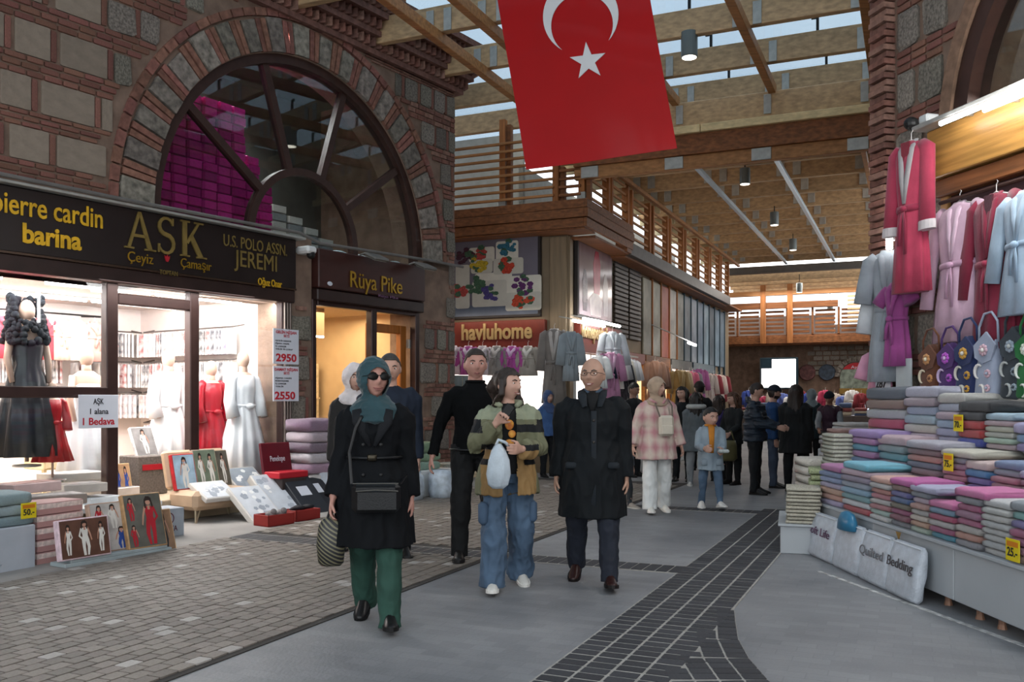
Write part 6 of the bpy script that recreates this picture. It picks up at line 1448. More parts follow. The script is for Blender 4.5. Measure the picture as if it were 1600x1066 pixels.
# embroidered bags on the shelf behind the top row
sf = framed('shelf', 'narrow wall shelf holding the embroidered bags', 'shelf', FR, 1.7, -.25, 1.38); fbox(FR, .98, 3.2, -.33, 0, 1.38, 1.41, 'board', M('shelf_grey', '#6c6c6a', .5), sf, .004); fbox(FR, 1.9, 3.2, -.35, -.33, 1.36, 1.44, 'edge', STEEL, sf, .004)
def swirl(m_, cx, cz, r, sgn, y):
    pts = [(cx + sgn * r * 1.2 * math.cos(.9 + i * .42), y, cz + r * 1.5 * math.sin(.9 + i * .42)) for i in range(10)]
    m_.tube(pts, [.006 + .007 * math.sin(math.pi * i / 9) for i in range(10)], 6)
def flower(m_, cx, cz, r, y, k=0, k2=1):
    for q in range(8):
        a = q * math.pi / 4; m_.ell((cx + r * .62 * math.cos(a), y, cz + r * .62 * math.sin(a)), r * .34, .012, r * .34, k, 8, 5)
    m_.ell((cx, y - .008, cz), r * .34, .016, r * .34, k2, 10, 6)
for i, (px, py, c, a1, a2, h, lb) in enumerate(((1456, 598, '#5a3420', '#a8784a', '#c0b49a', .46, 'brown embroidered felt bag, first on the shelf'), (1487, 600, '#43245c', '#a04aac', '#b09ab8', .46, 'violet embroidered felt bag with a purple flower'), (1516, 604, '#1e2a52', '#b08434', '#b8b4a8', .50, 'navy embroidered felt bag with an ochre flower'), (1549, 612, '#8f98aa', '#b89aa4', '#c8c4c0', .52, 'pale grey embroidered felt bag with a blush flower'), (1592, 618, '#343c42', '#8a98a2', '#a0a4a2', .54, 'charcoal embroidered felt bag with a silver flower'), (1618, 620, '#1f6a34', '#c8d0c0', '#d0d4cc', .5, 'green felt bag at the end of the shelf'))):
    x, _ = FR.pick(px, py, .27); mm = FR.M @ Matrix.Translation((x, -.27 - .008 * i, 1.41)) @ Matrix.Diagonal((.96, 1, 1.04, 1)) @ Matrix.Rotation(rad(4), 4, 'Y')
    o = bpy.data.objects.new('embroidered_bag', None); COL.objects.link(o); o.matrix_basis = mm; tag(o, lb, 'bag'); w = .135
    m_ = MB(mm); rings = []
    for z, ww, t in ((0, .95, .05), (.02, 1, .06), (.2, .96, .055), (h * .72, .86, .045), (h * .88, .66, .03), (h, .2, .015)):
        rings.append([Vector((ww * w * (abs(math.cos(a)) ** .5) * (1 if math.cos(a) > 0 else -1), t * math.sin(a), z)) for a in [2 * math.pi * j / 24 for j in range(24)]])
    m_.loft(rings); m_.smooth = True; m_.build('body', fab(c), o)
    m_ = MB(mm); m_.prism([(-.13, h * .78), (0, h * .99), (.11, h * .80), (.07, h * .58), (-.02, h * .52), (-.11, h * .60)], -.062, -.045); m_.build('flap', fab(c), o)
    m_ = MB(mm); flower(m_, -.01, h * .72, .05, -.068); m_.smooth = True; m_.build('flap_flower', [fab(a1), fab(a2)], o)
    m_ = MB(mm); flower(m_, .04, h * .38, .036, -.06); flower(m_, .05, h * .17, .03, -.064); m_.smooth = True; m_.build('flower', [fab(a1), fab(c)], o)
    m_ = MB(mm); swirl(m_, -.06, h * .40, .035, 1, -.06); m_.smooth = True; m_.build('swirl', fab(a2), o); m_ = MB(mm); swirl(m_, -.02, h * .12, .03, -1, -.064); m_.smooth = True; m_.build('swirl', fab(a2), o)
    m_ = MB(mm); m_.tube([(-.10, -.03, h * .8), (-.11, -.03, h * 1.05), (-.06, -.03, h * 1.25), (.02, -.03, h * 1.28), (.09, -.03, h * 1.15), (.11, -.03, h * .85)], .010, 8); m_.smooth = True; m_.build('handle', fab(c), o)

# ================================================================ FLAG
FB = Fr(tuple(SM @ Vector((-.3, -7.4, 0)))[:2], (.915, -.4035))
def fp(px, py): return FB.pick(px, py)
(xa, za), (xb, zb), (xc, zc) = fp(822, 265), fp(1058, 232), fp(777, 0)
xd, zd = fp(1036, 0)
ux = Vector((xb - xa, zb - za)); uz = Vector((xc - xa, zc - za)); W_ = ux.length; L_ = W_ * 1.5; uz.normalize()
FLAGM = M('red_flag_satin', '#9c0207', .5, var=.05, scale=2, spec=.2, coat=.12); 
NX, NZ = 18, 26
def fpt(u, v, dy=0):
    """u across 0..1, v up in metres from the lower edge"""
    p = Vector((xa, za)) + ux * u + uz * v
    y = .03 * math.sin(u * 5 + v * 1.2) + .02 * math.sin(v * 3 + u * 2)
    return (p.x, y * .5 + dy, p.y)
flg = framed('flag', 'large red flag with white crescent and star hanging under the glazed roof', 'flag', FB, xa + ux.x / 2, 0, za)
m_ = MB(FB.M)
for d in (0, .006):
    b0 = len(m_.v); m_.v += [FB.M @ Vector(fpt(i / NX, j / NZ * L_, d)) for j in range(NZ + 1) for i in range(NX + 1)]
    for j in range(NZ):
        for i in range(NX): m_.f.append((b0 + j * (NX + 1) + i, b0 + j * (NX + 1) + i + 1, b0 + (j + 1) * (NX + 1) + i + 1, b0 + (j + 1) * (NX + 1) + i)); m_.k.append(0)
m_.smooth = True; m_.build('cloth', FLAGM, flg)
WF = M('flag_white', '#c9cbcd', .45, var=.03, coat=.5)
sx_, sz_ = fp(920, 97); ss = ((Vector((sx_, sz_)) - Vector((xa, za))))
det = ux.x * uz.y - ux.y * uz.x; su = (ss.x * uz.y - ss.y * uz.x) / det; sv = (ux.x * ss.y - ux.y * ss.x) / det
def emb(pts, name):
    m_ = MB(FB.M); n = len(pts); P_ = [fpt(su + p[0] / W_, sv + p[1], -.012) for p in pts]; Q_ = [fpt(su + p[0] / W_, sv + p[1], -.004) for p in pts]
    c0 = fpt(su + sum(p[0] for p in pts) / n / W_, sv + sum(p[1] for p in pts) / n, -.012)
    if name == 'star': m_.add(P_ + [c0], [(i, (i + 1) % n, n) for i in range(n)])
    else:
        h = n // 2; m_.add(P_, [(i, i + 1, n - 2 - i, n - 1 - i) for i in range(h - 1)])
    m_.add(P_ + Q_, [(i, (i + 1) % n, (i + 1) % n + n, i + n) for i in range(n)])
    m_.build(name, WF, flg)
r0 = W_ * .125
emb([((r0 if i % 2 == 0 else r0 * .385) * math.sin(i * math.pi / 5 + .08), (r0 if i % 2 == 0 else r0 * .385) * math.cos(i * math.pi / 5 + .08)) for i in range(10)], 'star')
R1, R2, cy = W_ * .25, W_ * .20, W_ * .30
off = W_ * .0625
tt = [rad(-90 + 39 + (360 - 78) * i / 40) for i in range(41)]
outer = [(R1 * math.cos(t), cy + R1 * math.sin(t)) for t in tt]
a_ = math.asin(min(.999, (outer[0][0]) / R2)); inner = []
t0 = math.atan2(outer[0][1] - (cy - off), outer[0][0]); t1 = math.atan2(outer[-1][1] - (cy - off), outer[-1][0]) 
if t1 < t0: t1 += 2 * math.pi
inner = [(math.hypot(outer[0][0], outer[0][1] - (cy - off)) * math.cos(t0 + (t1 - t0) * i / 40), cy - off + math.hypot(outer[0][0], outer[0][1] - (cy - off)) * math.sin(t0 + (t1 - t0) * i / 40)) for i in range(41)]
emb(outer + inner[::-1], 'crescent')
m_ = MB(FB.M); p, q = fpt(-.02, L_), fpt(1.02, L_); m_.tube([p, q], .03, 8); m_.build('pole', DARKWOOD, flg); m_ = MB(FB.M); m_.tube([p, (p[0], p[1], 7.2)], .006, 5); m_.build('cord', BLACK, flg); m_ = MB(FB.M); m_.tube([q, (q[0], q[1], 7.2)], .006, 5); m_.build('cord', BLACK, flg)
# ================================================================ PEOPLE
def D(fwd, out, side):
    a, o = rad(fwd), rad(out)
    return Vector((side * math.sin(o), -math.sin(a) * math.cos(o), -math.cos(a) * math.cos(o)))

def head_grid(inflate=0.0, nu=48, nv=36, male=True, smile=0.0):
    """A head around the origin (between the ears), facing -y; returns rings bottom to top."""
    rings = []
    for i in range(nv + 1):
        t = math.pi * min(max(i / nv, .012), .988); ring = []
        for j in range(nu):
            p = 2 * math.pi * j / nu
            nx, ny, nz = math.sin(t) * math.cos(p), math.sin(t) * math.sin(p), -math.cos(t)
            x, y, z = nx * .074, ny * .094, nz * .118
            front = max(0, -ny)
            if z < .0:                       # jaw narrows and the back of the skull tucks in
                k = min(1, -z / .115)
                x *= 1 - (.30 if male else .36) * k ** 1.4
                if ny > 0: y *= 1 - .42 * k
                else: y *= 1 - .10 * k
            else:
                if ny > 0: y *= 1.06
            def G(cx, cz, sx, sz): return math.exp(-((x - cx) / sx) ** 2 - ((z - cz) / sz) ** 2) * front
            d = .024 * G(0, -.028, .012, .016) + .015 * G(0, -.008, .009, .024)      # nose
            d += .006 * (G(.03, .026, .022, .009) + G(-.03, .026, .022, .009))        # brow
            d -= .009 * (G(.031, .006, .017, .012) + G(-.031, .006, .017, .012))      # eye sockets
            d += .008 * G(0, -.060, .022, .006) + .007 * G(0, -.072, .018, .006) - .004 * G(0, -.083, .02, .006)
            d += .012 * G(0, -.102, .022, .014)
            d += (.006 + .006 * smile) * (G(.042, -.028, .018, .02) + G(-.042, -.028, .018, .02))
            v = Vector((x, y - d, z))
            if inflate: v += Vector((nx, ny, nz)) * inflate
            ring.append(v)
        rings.append(ring)
    return rings

SKIN = {n: M('skin_%s' % n, c, .5, var=.06, scale=25, spec=.35) for n, c in (('fair', '#bc9482'), ('warm', '#ab8672'), ('tan', '#987261'), ('ruddy', '#b08274'))}
LIPS = M('lips', '#955e58', .4, var=.05); EYEW = M('eye_white', '#d8d2cc', .2, var=0); IRIS = M('eye_iris', '#2a1c16', .2, var=0); BROW = M('brow_dark', '#2b211c', .8); TEETH = M('teeth', '#e8e2d8', .3, var=0)
HAIR = {n: M('hair_%s' % n, c, .55, var=.3, scale=30, stretch=(1, 1, .15), spec=.4) for n, c in (('black', '#17130f'), ('dark', '#2a1f19'), ('brown', '#4a3020'), ('grey', '#3a3632'))}

def person(name, label, at, turn, Ht, legs=((0, 0, 2), (0, 0, 2)), arms=((3, 6, 8, 3), (3, 6, 8, 3)), look=(0, 0), skin='fair', female=False, bulk=1.0,
           hair=None, hair_len=0, hijab=None, wear=(), shoes=('#1c1a19', '#161414'), vox=.011, smile=.6, feet=(0, 0), thumb=(None, None), curl=(35, 35), group=None, lean=0, beard=None, bald=False, bare=None, child=1.0, shoe_h=0):
    T = thing(name, label, 'person', (at[0], at[1], 0), rad(turn), group)
    s = Ht / 1.715
    P = {}
    hs = child * 1.06                                      # relative head size
    # legs
    hipx = .088 * bulk; zs = []
    for q, sd in ((0, 1), (1, -1)):
        a, bnd, out = legs[q]
        hip = Vector((sd * hipx, 0, 0)); kn = hip + .43 * D(a, out, sd); an = kn + .40 * D(a - bnd, out * .6, sd)
        P[q, 'hip'], P[q, 'kn'], P[q, 'an'] = hip, kn, an
        pt = rad(feet[q]); fy = Vector((0, -math.cos(pt), -math.sin(pt))); fz = Vector((0, -math.sin(pt), math.cos(pt)))
        P[q, 'fy'], P[q, 'fz'] = fy, fz
        zs += [(an - fz * .085 + fy * u).z for u in (-.055, .19)]
    lift = -min(zs)
    for k in list(P):
        if k[1] in ('hip', 'kn', 'an'): P[k] = P[k] + Vector((0, 0, lift))
    H0 = Vector((0, 0, lift))
    sh = .172 * bulk if not female else .158 * bulk
    lv = Vector((0, -math.sin(rad(lean)), math.cos(rad(lean))))
    def up(z, y=0): return H0 + lv * z + Vector((0, y, 0))
    for q, sd in ((0, 1), (1, -1)):
        f1, o1, f2, o2 = arms[q]
        S = up(.432) + Vector((sd * sh, .01, 0)); E = S + .285 * D(f1, o1, sd); Wr = E + .25 * D(f2, o2, sd)
        P[q, 'S'], P[q, 'E'], P[q, 'W'] = S, E, Wr
    hc = up(.668, -.018)
    HM = Matrix.Translation(hc) @ Matrix.Rotation(rad(look[0]), 4, 'Z') @ Matrix.Rotation(rad(-look[1]), 4, 'X') @ Matrix.Diagonal((hs * 1.13, hs * 1.04, hs * 1.02, 1))
    P['HM'] = HM; P['H0'] = H0; P['T'] = T; P['s'] = s; P['up'] = up
    SX = Matrix.Diagonal((s, s, s, 1))
    def ring(z, rx, ry, y=0, n=24, x=0):
        c = up(z, y); return [c + Vector((x + rx * math.cos(2 * math.pi * j / n), ry * math.sin(2 * math.pi * j / n), 0)) for j in range(n)]
    P['ring'] = ring
    # ---- body: one continuous surface
    b = MB()
    w = .9 if female else 1.0
    b.loft([ring(-.09, .10, .09), ring(-.03, .15 * bulk, .105 * bulk), ring(.04, .155 * bulk, .11 * bulk), ring(.17, .128 * bulk * w, .095 * bulk), ring(.33, .15 * bulk * w, .112 * bulk), ring(.42, .15 * bulk * w, .10), ring(.48, .10, .08), ring(.52, .06, .06)])
    b.tube([up(.46), up(.55, -.002), hc + Vector((0, .012, -.03))], [.062, .055 if female else .062, .052], 14)
    for q, sd in ((0, 1), (1, -1)):
        b.tube([P[q, 'hip'] + Vector((0, 0, .03)), P[q, 'hip'].lerp(P[q, 'kn'], .4), P[q, 'kn'], P[q, 'kn'].lerp(P[q, 'an'], .35), P[q, 'an']], [.085 * bulk, .078 * bulk, .056, .056, .036], 12)
        b.tube([P[q, 'an'] + Vector((0, .01, 0)), P[q, 'an'] - P[q, 'fz'] * .05 + P[q, 'fy'] * .03, P[q, 'an'] - P[q, 'fz'] * .06 + P[q, 'fy'] * .15], [.032, .030, .022], 10)
        b.tube([up(.44) + Vector((sd * sh * .5, 0, 0)), P[q, 'S'] + Vector((-sd * .02, 0, -.006)), P[q, 'S'].lerp(P[q, 'E'], .5), P[q, 'E'], P[q, 'E'].lerp(P[q, 'W'], .3), P[q, 'W']], [.05, .048 * bulk, .043, .038, .039, .027], 12)
        # hand
        fd = (P[q, 'W'] - P[q, 'E']).normalized()
        th = Vector(thumb[q]) if thumb[q] else (Vector((0, -1, .2)) if abs(fd.y) < .75 else Vector((-sd * .3, 0, 1)))
        th = (th - fd * th.dot(fd)).normalized()
        pn = fd.cross(th) * (1 if sd > 0 else -1)
        Wp = P[q, 'W']; k = 1.0 * hs
        kn = Wp + fd * .085 * k
        b.tube([Wp - fd * .01, Wp + fd * .03 * k, Wp + fd * .065 * k, kn], [(.026 * k, .02 * k), (.036 * k, .016 * k), (.042 * k, .015 * k), (.040 * k, .012 * k)], 12, side=th)
        cu = curl[q]
        for fi, (off, ln) in enumerate(((.031, .072), (.0105, .08), (-.0105, .075), (-.031, .058))):
            p0 = Wp + fd * .075 * k + th * off * k; pts = [p0]; ang = cu * .35
            for sg in (.42, .33, .25):
                dv = fd * math.cos(rad(ang)) + pn * math.sin(rad(ang)); pts.append(pts[-1] + dv * ln * k * sg); ang += cu * (.9 + fi * .08)
            b.tube(pts, [.0095 * k, .009 * k, .0082 * k, .0068 * k], 8)
        ang = rad(38)
        p0 = Wp + fd * .025 * k + th * .026 * k; d1 = (fd * math.cos(ang) + th * math.sin(ang) + pn * .25).normalized(); d2 = (fd * .9 + th * .25 + pn * (.25 + cu / 120)).normalized()
        b.tube([p0 - th * .012, p0 + d1 * .035 * k, p0 + d1 * .035 * k + d2 * .03 * k, p0 + d1 * .035 * k + d2 * .052 * k], [.014 * k, .0115 * k, .010 * k, .0075 * k], 8)
        P[q, 'grip'] = Wp + fd * .095 * k + pn * .022; P[q, 'pn'] = pn; P[q, 'fd'] = fd; P[q, 'th'] = th
    hg = head_grid(0, male=not female, smile=smile)
    b.loft([[HM @ v for v in r] for r in hg])
    R3 = HM.to_3x3()
    for sd in (1, -1):
        b.ell(HM @ Vector((sd * .074, .014, -.008)), .010 * hs, .020 * hs, .032 * hs, rot=(Matrix.Rotation(rad(look[0]), 3, 'Z') @ Matrix.Rotation(rad(sd * 14), 3, 'Z')))
    b.v = [SX @ v for v in b.v]
    body = mobj('body', remesh(b, 'body', SKIN[skin], vox * .72, 3), T)
    # ---- face
    def face(name, mat, fn, mats=None):
        m_ = MB(SX @ HM); fn(m_); m_.smooth = True
        return mobj(name, m_.mesh(name, mats or mat), T)
    for sd in (1, -1):
        def eye(m_):
            m_.ell((sd * .031, -.0775, .006), .0125, .006, .0065 - .0015 * smile, 0, 12, 6); m_.ell((sd * .031, -.0815, .006), .0055, .004, .0052, 1, 10, 6)
        face('eye', None, eye, [EYEW, IRIS])
        face('eyebrow', BROW if hair is None else HAIR.get(hair, BROW), lambda m_: m_.tube([(sd * .014, -.0915, .0225), (sd * .03, -.0885, .030), (sd * .047, -.0755, .024)], [.0035, .0042, .002], 6))
    def mouth(m_):
        w_ = .021 + .007 * smile; c = .007 * smile
        m_.tube([(-w_, -.077, -.064 + c), (-w_ * .5, -.0885, -.0635), (0, -.0925, -.0645), (w_ * .5, -.0885, -.0635), (w_, -.077, -.064 + c)], [.001, .003, .0034, .003, .001], 6)
        m_.tube([(-w_, -.077, -.066 + c), (-w_ * .5, -.087, -.0725), (0, -.091, -.075), (w_ * .5, -.087, -.0725), (w_, -.077, -.066 + c)], [.001, .003, .0036, .003, .001], 6)
    face('mouth', LIPS, mouth)
    if smile > .8: face('teeth', TEETH, lambda m_: m_.tube([(-.019, -.083, -.0625), (-.01, -.0905, -.067), (0, -.0935, -.0685), (.01, -.0905, -.067), (.019, -.083, -.0625)], [.001, .0026, .003, .0026, .001], 6))
    # ---- hair
    if hair:
        hm = HAIR[hair]; m_ = MB(SX @ HM)
        if bald:
            rg = head_grid(.004); n = len(rg[0])
            fs = [(i, j) for i in range(len(rg) - 1) for j in range(n) if -.045 < rg[i][j].z < .045 and rg[i][j].y > .012]
        else:
            rg = head_grid(.011 if female else .007); n = len(rg[0])
            hl = .064 if not female else .047
            fs = [(i, j) for i in range(len(rg) - 1) for j in range(n) if (rg[i][j].z > hl and rg[i][j].y < 0) or (rg[i][j].y > -.006 and rg[i][j].z > (-.075 if rg[i][j].y > .03 else .0)) or (rg[i][j].y > -.036 and rg[i][j].z > .028) or (rg[i][j].y > -.062 and rg[i][j].z > (.05 if not female else .034)) or (female and rg[i][j].y > -.045 and rg[i][j].z > -.02)]
        vs = [v for r in rg for v in r]
        m_.add(vs, [(i * n + j, i * n + (j + 1) % n, (i + 1) * n + (j + 1) % n, (i + 1) * n + j) for i, j in fs])
        me = m_.mesh('hair', hm)
        bm = bmesh.new(); bm.from_mesh(me); bmesh.ops.delete(bm, geom=[v for v in bm.verts if not v.link_faces], context='VERTS'); bm.to_mesh(me); bm.free()
        me2 = evaluated(me, [('SOLIDIFY', dict(thickness=.010 * s, offset=-1)), ('SUBSURF', dict(levels=1, render_levels=1))])
        me2.materials.clear(); me2.materials.append(hm); me2.polygons.foreach_set('use_smooth', [True] * len(me2.polygons))
        if hair_len <= 0: mobj('hair', me2, T)
        else:
            m2 = MB(); m2.add([v.co for v in me2.vertices], [tuple(p.vertices) for p in me2.polygons])
            m2.m = SX
            for sd in (1, -1):
                m2.tube([HM @ Vector((sd * .03, .02, .10)), HM @ Vector((sd * .078, -.012, .03)), HM @ Vector((sd * .085, -.012, -.07)), up(.50, .02) + Vector((sd * .10, 0, 0)), up(.53 - hair_len, -.03) + Vector((sd * .10, 0, 0))], [.03, .034, .034, .04, .018], 10, flat=.8)
            m2.tube([HM @ Vector((0, .06, .09)), HM @ Vector((0, .105, 0)), up(.55, .09), up(.50 - hair_len * .6, .12), up(.45 - hair_len, .12)], [(.05, .04), (.09, .05), (.11, .05), (.11, .04), (.06, .02)], 14, side=(1, 0, 0))
            mobj('hair', remesh(m2, 'hair', hm, .011, 2, fold=.012, fscale=28, fstretch=(1, 1, .12)), T)
    if beard:
        rg = head_grid(.003); n = len(rg[0])
        m_ = MB(SX @ HM); m_.add([v for r in rg for v in r], [(i * n + j, i * n + (j + 1) % n, (i + 1) * n + (j + 1) % n, (i + 1) * n + j) for i in range(len(rg) - 1) for j in range(n) if rg[i][j].z < -.048 and rg[i][j].y < .02 and not (abs(rg[i][j].x) < .026 and -.08 < rg[i][j].z < -.054)])
        mobj('beard', m_.mesh('beard', HAIR[beard]), T)
    if hijab:
        col, drape = hijab
        m_ = MB(); rg = head_grid(.021)
        m_.loft([[HM @ (v + Vector((0, .006, 0))) for v in r] for r in rg])
        m_.tube([hc + R3 @ Vector((0, .03, -.02)), hc + R3 @ Vector((0, .012, -.09)), up(.545, .0), up(.50, .0)], [(.085, .095), (.078, .085), (.10, .10), (.15, .12)], 20, side=(1, 0, 0))
        m_.loft([ring(.55, .085, .09, .0), ring(.515, .125, .12, .0), ring(.465, .158 * bulk, .140, -.008), ring(.425 - drape, .135 * bulk, .165, -.012), ring(.405 - drape, .06, .12, -.03)])
        m_.v = [SX @ v for v in m_.v]
        inv = HM.inverted()
        def cut(ce):
            M4 = np.array(inv @ SX.inverted()); q = ce @ M4[:3, :3].T + M4[:3, 3]
            return ((q[:, 0] / .06) ** 2 + ((q[:, 2] + .026) / .084) ** 2 < 1) & (q[:, 1] < -.02)
        me = remesh(m_, 'headscarf', M('scarf_' + name + col.strip('#'), col, .75, var=.2, scale=9, bump=.2, sheen=.2), vox * .9, 3, fold=.009, fscale=9, fstretch=(1, 1, 1.6), cut=cut)
        mobj('headscarf', me, T)
    # ---- clothes
    for gm in wear: gm(P, SX, T, ring, up, vox, sh, bulk, female)
    # ---- shoes
    for q, sd in ((0, 1), (1, -1)):
        an, fy, fz = P[q, 'an'], P[q, 'fy'], P[q, 'fz']; k = hs * .97 if child > 1 else 1
        ox = Vector((sd * .02, 0, 0))
        fy2 = (fy + ox * 6).normalized()
        m_ = MB(SX); o_ = an - fz * .085
        sx_ = fy2.cross(fz)
        def foot(u, v, z): return o_ + fy2 * u * k + sx_ * v * k + fz * z
        prof = [(-.065, .022, .06), (-.05, .036, .10 + shoe_h), (.0, .042, .118 + shoe_h), (.05, .044, .105), (.10, .048, .072), (.155, .046, .05), (.19, .034, .038), (.205, .012, .026)]
        rings = []
        for (u, w_, h_) in prof:
            rings.append([foot(u, w_ * math.cos(t) * (1 if math.sin(t) < .3 else .86), .016 + (h_ - .016) * max(0, math.sin(t)) ** .8) for t in [2 * math.pi * j / 16 for j in range(16)]])
        m_.loft(rings); m_.smooth = True
        o1 = mobj('shoe', m_.mesh('shoe', M('shoe' + shoes[0].strip('#'), shoes[0], .4, var=.1, scale=20)), T)
        m_ = MB(SX); out = [(-.07, .02), (-.06, .036), (0, .041), (.06, .045), (.11, .051), (.16, .048), (.195, .034), (.212, .012)]
        pl = [foot(u, w_, 0) for u, w_ in out] + [foot(u, -w_, 0) for u, w_ in reversed(out)]
        n = len(pl); m_.add([p for p in pl] + [p + fz * .024 for p in pl], [tuple(range(n)), tuple(range(2 * n - 1, n - 1, -1))] + [(i, i + n, (i + 1) % n + n, (i + 1) % n) for i in range(n)])
        mobj('sole', m_.mesh('sole', M('sole' + shoes[1].strip('#'), shoes[1], .6)), o1)
    return P

def cloth(name, col, **kw):
    kw.setdefault('rough', .8); kw.setdefault('var', .18); kw.setdefault('scale', 7); kw.setdefault('bump', .25)
    return M(name, col, **kw)

def trousers(mat, r=(.10, .085, .07, .062), drop=.0, fold=.012, low=.05, name='trousers'):
    def f(P, SX, T, ring, up, vox, sh, bulk, female):
        m_ = MB()
        m_.loft([ring(-.10, .10, .10), ring(-.04, .165 * bulk, .12 * bulk), ring(.05, .168 * bulk, .122 * bulk), ring(.12, .15 * bulk, .112 * bulk)])
        for q in (0, 1):
            h, k, a = P[q, 'hip'], P[q, 'kn'], P[q, 'an']
            m_.tube([h + Vector((0, 0, .02)), h.lerp(k, .3), h.lerp(k, .7), k, k.lerp(a, .5), a + (a - k).normalized() * low], [r[0] * bulk, r[0] * bulk * .97, r[1], r[1], r[2], r[3]], 16)
        m_.v = [SX @ v for v in m_.v]
        mobj(name, remesh(m_, name, mat, vox, 2, fold=fold, fscale=8, fstretch=(1, 1, .7)), T)
    return f

def top(mat, name='coat', hem=-.05, grow=.028, flare=.0, sleeve=.02, cuff=.97, fold=.014, neck=.525, matfn=None, mats=None, fscale=7, hood=False, open_=None, stride=True, neck_r=.075, waist=1.0, stretch=(1, 1, .45)):
    """An upper garment: trunk from neck to hem with two sleeves."""
    def f(P, SX, T, ring, up, vox, sh, bulk, female):
        w = .92 if female else 1.0; g_ = grow
        m_ = MB()
        secs = [ring(neck, neck_r, neck_r - .004, .004), ring(.495, .105 * w, .088 + g_ * .4), ring(.455, .148 * bulk * w + g_ * .5, .10 + g_ * .7), ring(.41, .16 * bulk * w + g_ * .8, .112 + g_ * .9), ring(.33, .158 * bulk * w + g_, .118 * bulk + g_), ring(.17, (.142 * bulk * w + g_) * waist, (.105 * bulk + g_) * waist), ring(.03, .165 * bulk + g_ + flare * .3, .118 * bulk + g_ + flare * .3)]
        if hem < -.02:
            n = max(1, int(-hem / .15))
            for i in range(1, n + 1): t = i / n; secs.append(ring(.03 + (hem - .03) * t, .168 * bulk + g_ + flare * t, .122 * bulk + g_ + flare * t * 1.1, -.005))
        else: secs.append(ring(hem, .165 * bulk + g_, .118 * bulk + g_))
        m_.loft(secs[::-1])
        for q, sd in ((0, 1), (1, -1)):
            S, E, Wr = P[q, 'S'], P[q, 'E'], P[q, 'W']
            m_.tube([up(.43) + Vector((sd * sh * .45, 0, 0)), S + Vector((-sd * .026, 0, .0)), S.lerp(E, .10) + Vector((sd * .004, 0, 0)), S.lerp(E, .5), E, E.lerp(Wr, .5), E.lerp(Wr, cuff)], [.062, .056 * bulk + g_ * .7, .054 * bulk + g_ * .7, .05 * bulk + sleeve, .045 + sleeve, .041 + sleeve, .036 + sleeve], 16)
        if hood: m_.tube([up(.50, .04) + Vector((-.12, 0, 0)), up(.52, .10) + Vector((-.06, 0, 0)), up(.53, .12), up(.52, .10) + Vector((.06, 0, 0)), up(.50, .04) + Vector((.12, 0, 0))], [.03, .05, .055, .05, .03], 10)
        m_.v = [SX @ v for v in m_.v]
        inv = SX.inverted()
        mobj(name, remesh(m_, name, mats or mat, vox, 2, fold=fold, fscale=fscale, fstretch=stretch, matfn=(lambda ce: matfn(ce / P['s'] - np.array(P['H0'])[None, :], P)) if matfn else None, cut=(lambda ce: open_(ce / P['s'] - np.array(P['H0'])[None, :], P)) if open_ else None), T)
    return f

def band(name, mat, pts_fn, r, n=8, flat=1.0):
    """A tube over the clothes: belt, strap, collar, cord; pts_fn(P, up, ring) gives its line."""
    def f(P, SX, T, ring, up, vox, sh, bulk, female):
        m_ = MB(SX); m_.tube(pts_fn(P, up, ring), r, n, flat=flat); m_.smooth = True
        mobj(name, m_.mesh(name, mat), T)
    return f

def shape(name, mat, fn, smooth=True):
    """Any small part; fn(mb, P, up) draws it in body units."""
    def f(P, SX, T, ring, up, vox, sh, bulk, female):
        m_ = MB(SX); fn(m_, P, up); m_.smooth = smooth
        mobj(name, m_.mesh(name, mat), T)
    return f

def ringpath(z, rx, ry, y=0, n=28, full=True, a0=0, a1=2 * math.pi):
    return lambda P, up, ring: [up(z, y) + Vector((rx * math.cos(a0 + (a1 - a0) * j / n), ry * math.sin(a0 + (a1 - a0) * j / n), 0)) for j in range(n + 1)]

def glasses(mat, lens=None, dark=False):
    def f(P, SX, T, ring, up, vox, sh, bulk, female):
        m_ = MB(SX @ P['HM'])
        for sd in (1, -1):
            c = Vector((sd * .032, -.101, .004)); pts = [c + Vector((.021 * math.cos(t) if not dark else .027 * math.cos(t), .008 * abs(math.cos(t)) * (1 if math.cos(t) * sd > 0 else 0), .014 * math.sin(t) if not dark else .02 * math.sin(t))) for t in [2 * math.pi * j / 16 for j in range(17)]]
            m_.tube(pts, .0016, 6); m_.tube([c + Vector((sd * .023, .004, .006)), (sd * .078, -.06, .008), (sd * .08, .01, .004)], .0018, 6)
            if dark: m_.ell(c + Vector((0, .002, -.002)), .031, .006, .021, 0, 14, 6)
        m_.tube([(-.011, -.102, .008), (0, -.106, .010), (.011, -.102, .008)], .0018, 6)
        m_.smooth = True
        mobj('glasses' if not dark else 'sunglasses', m_.mesh('glasses', mat), T)
    return f

BLK_COAT = cloth('black_coat_wool', '#0c0e11', rough=.8, spec=.15); 
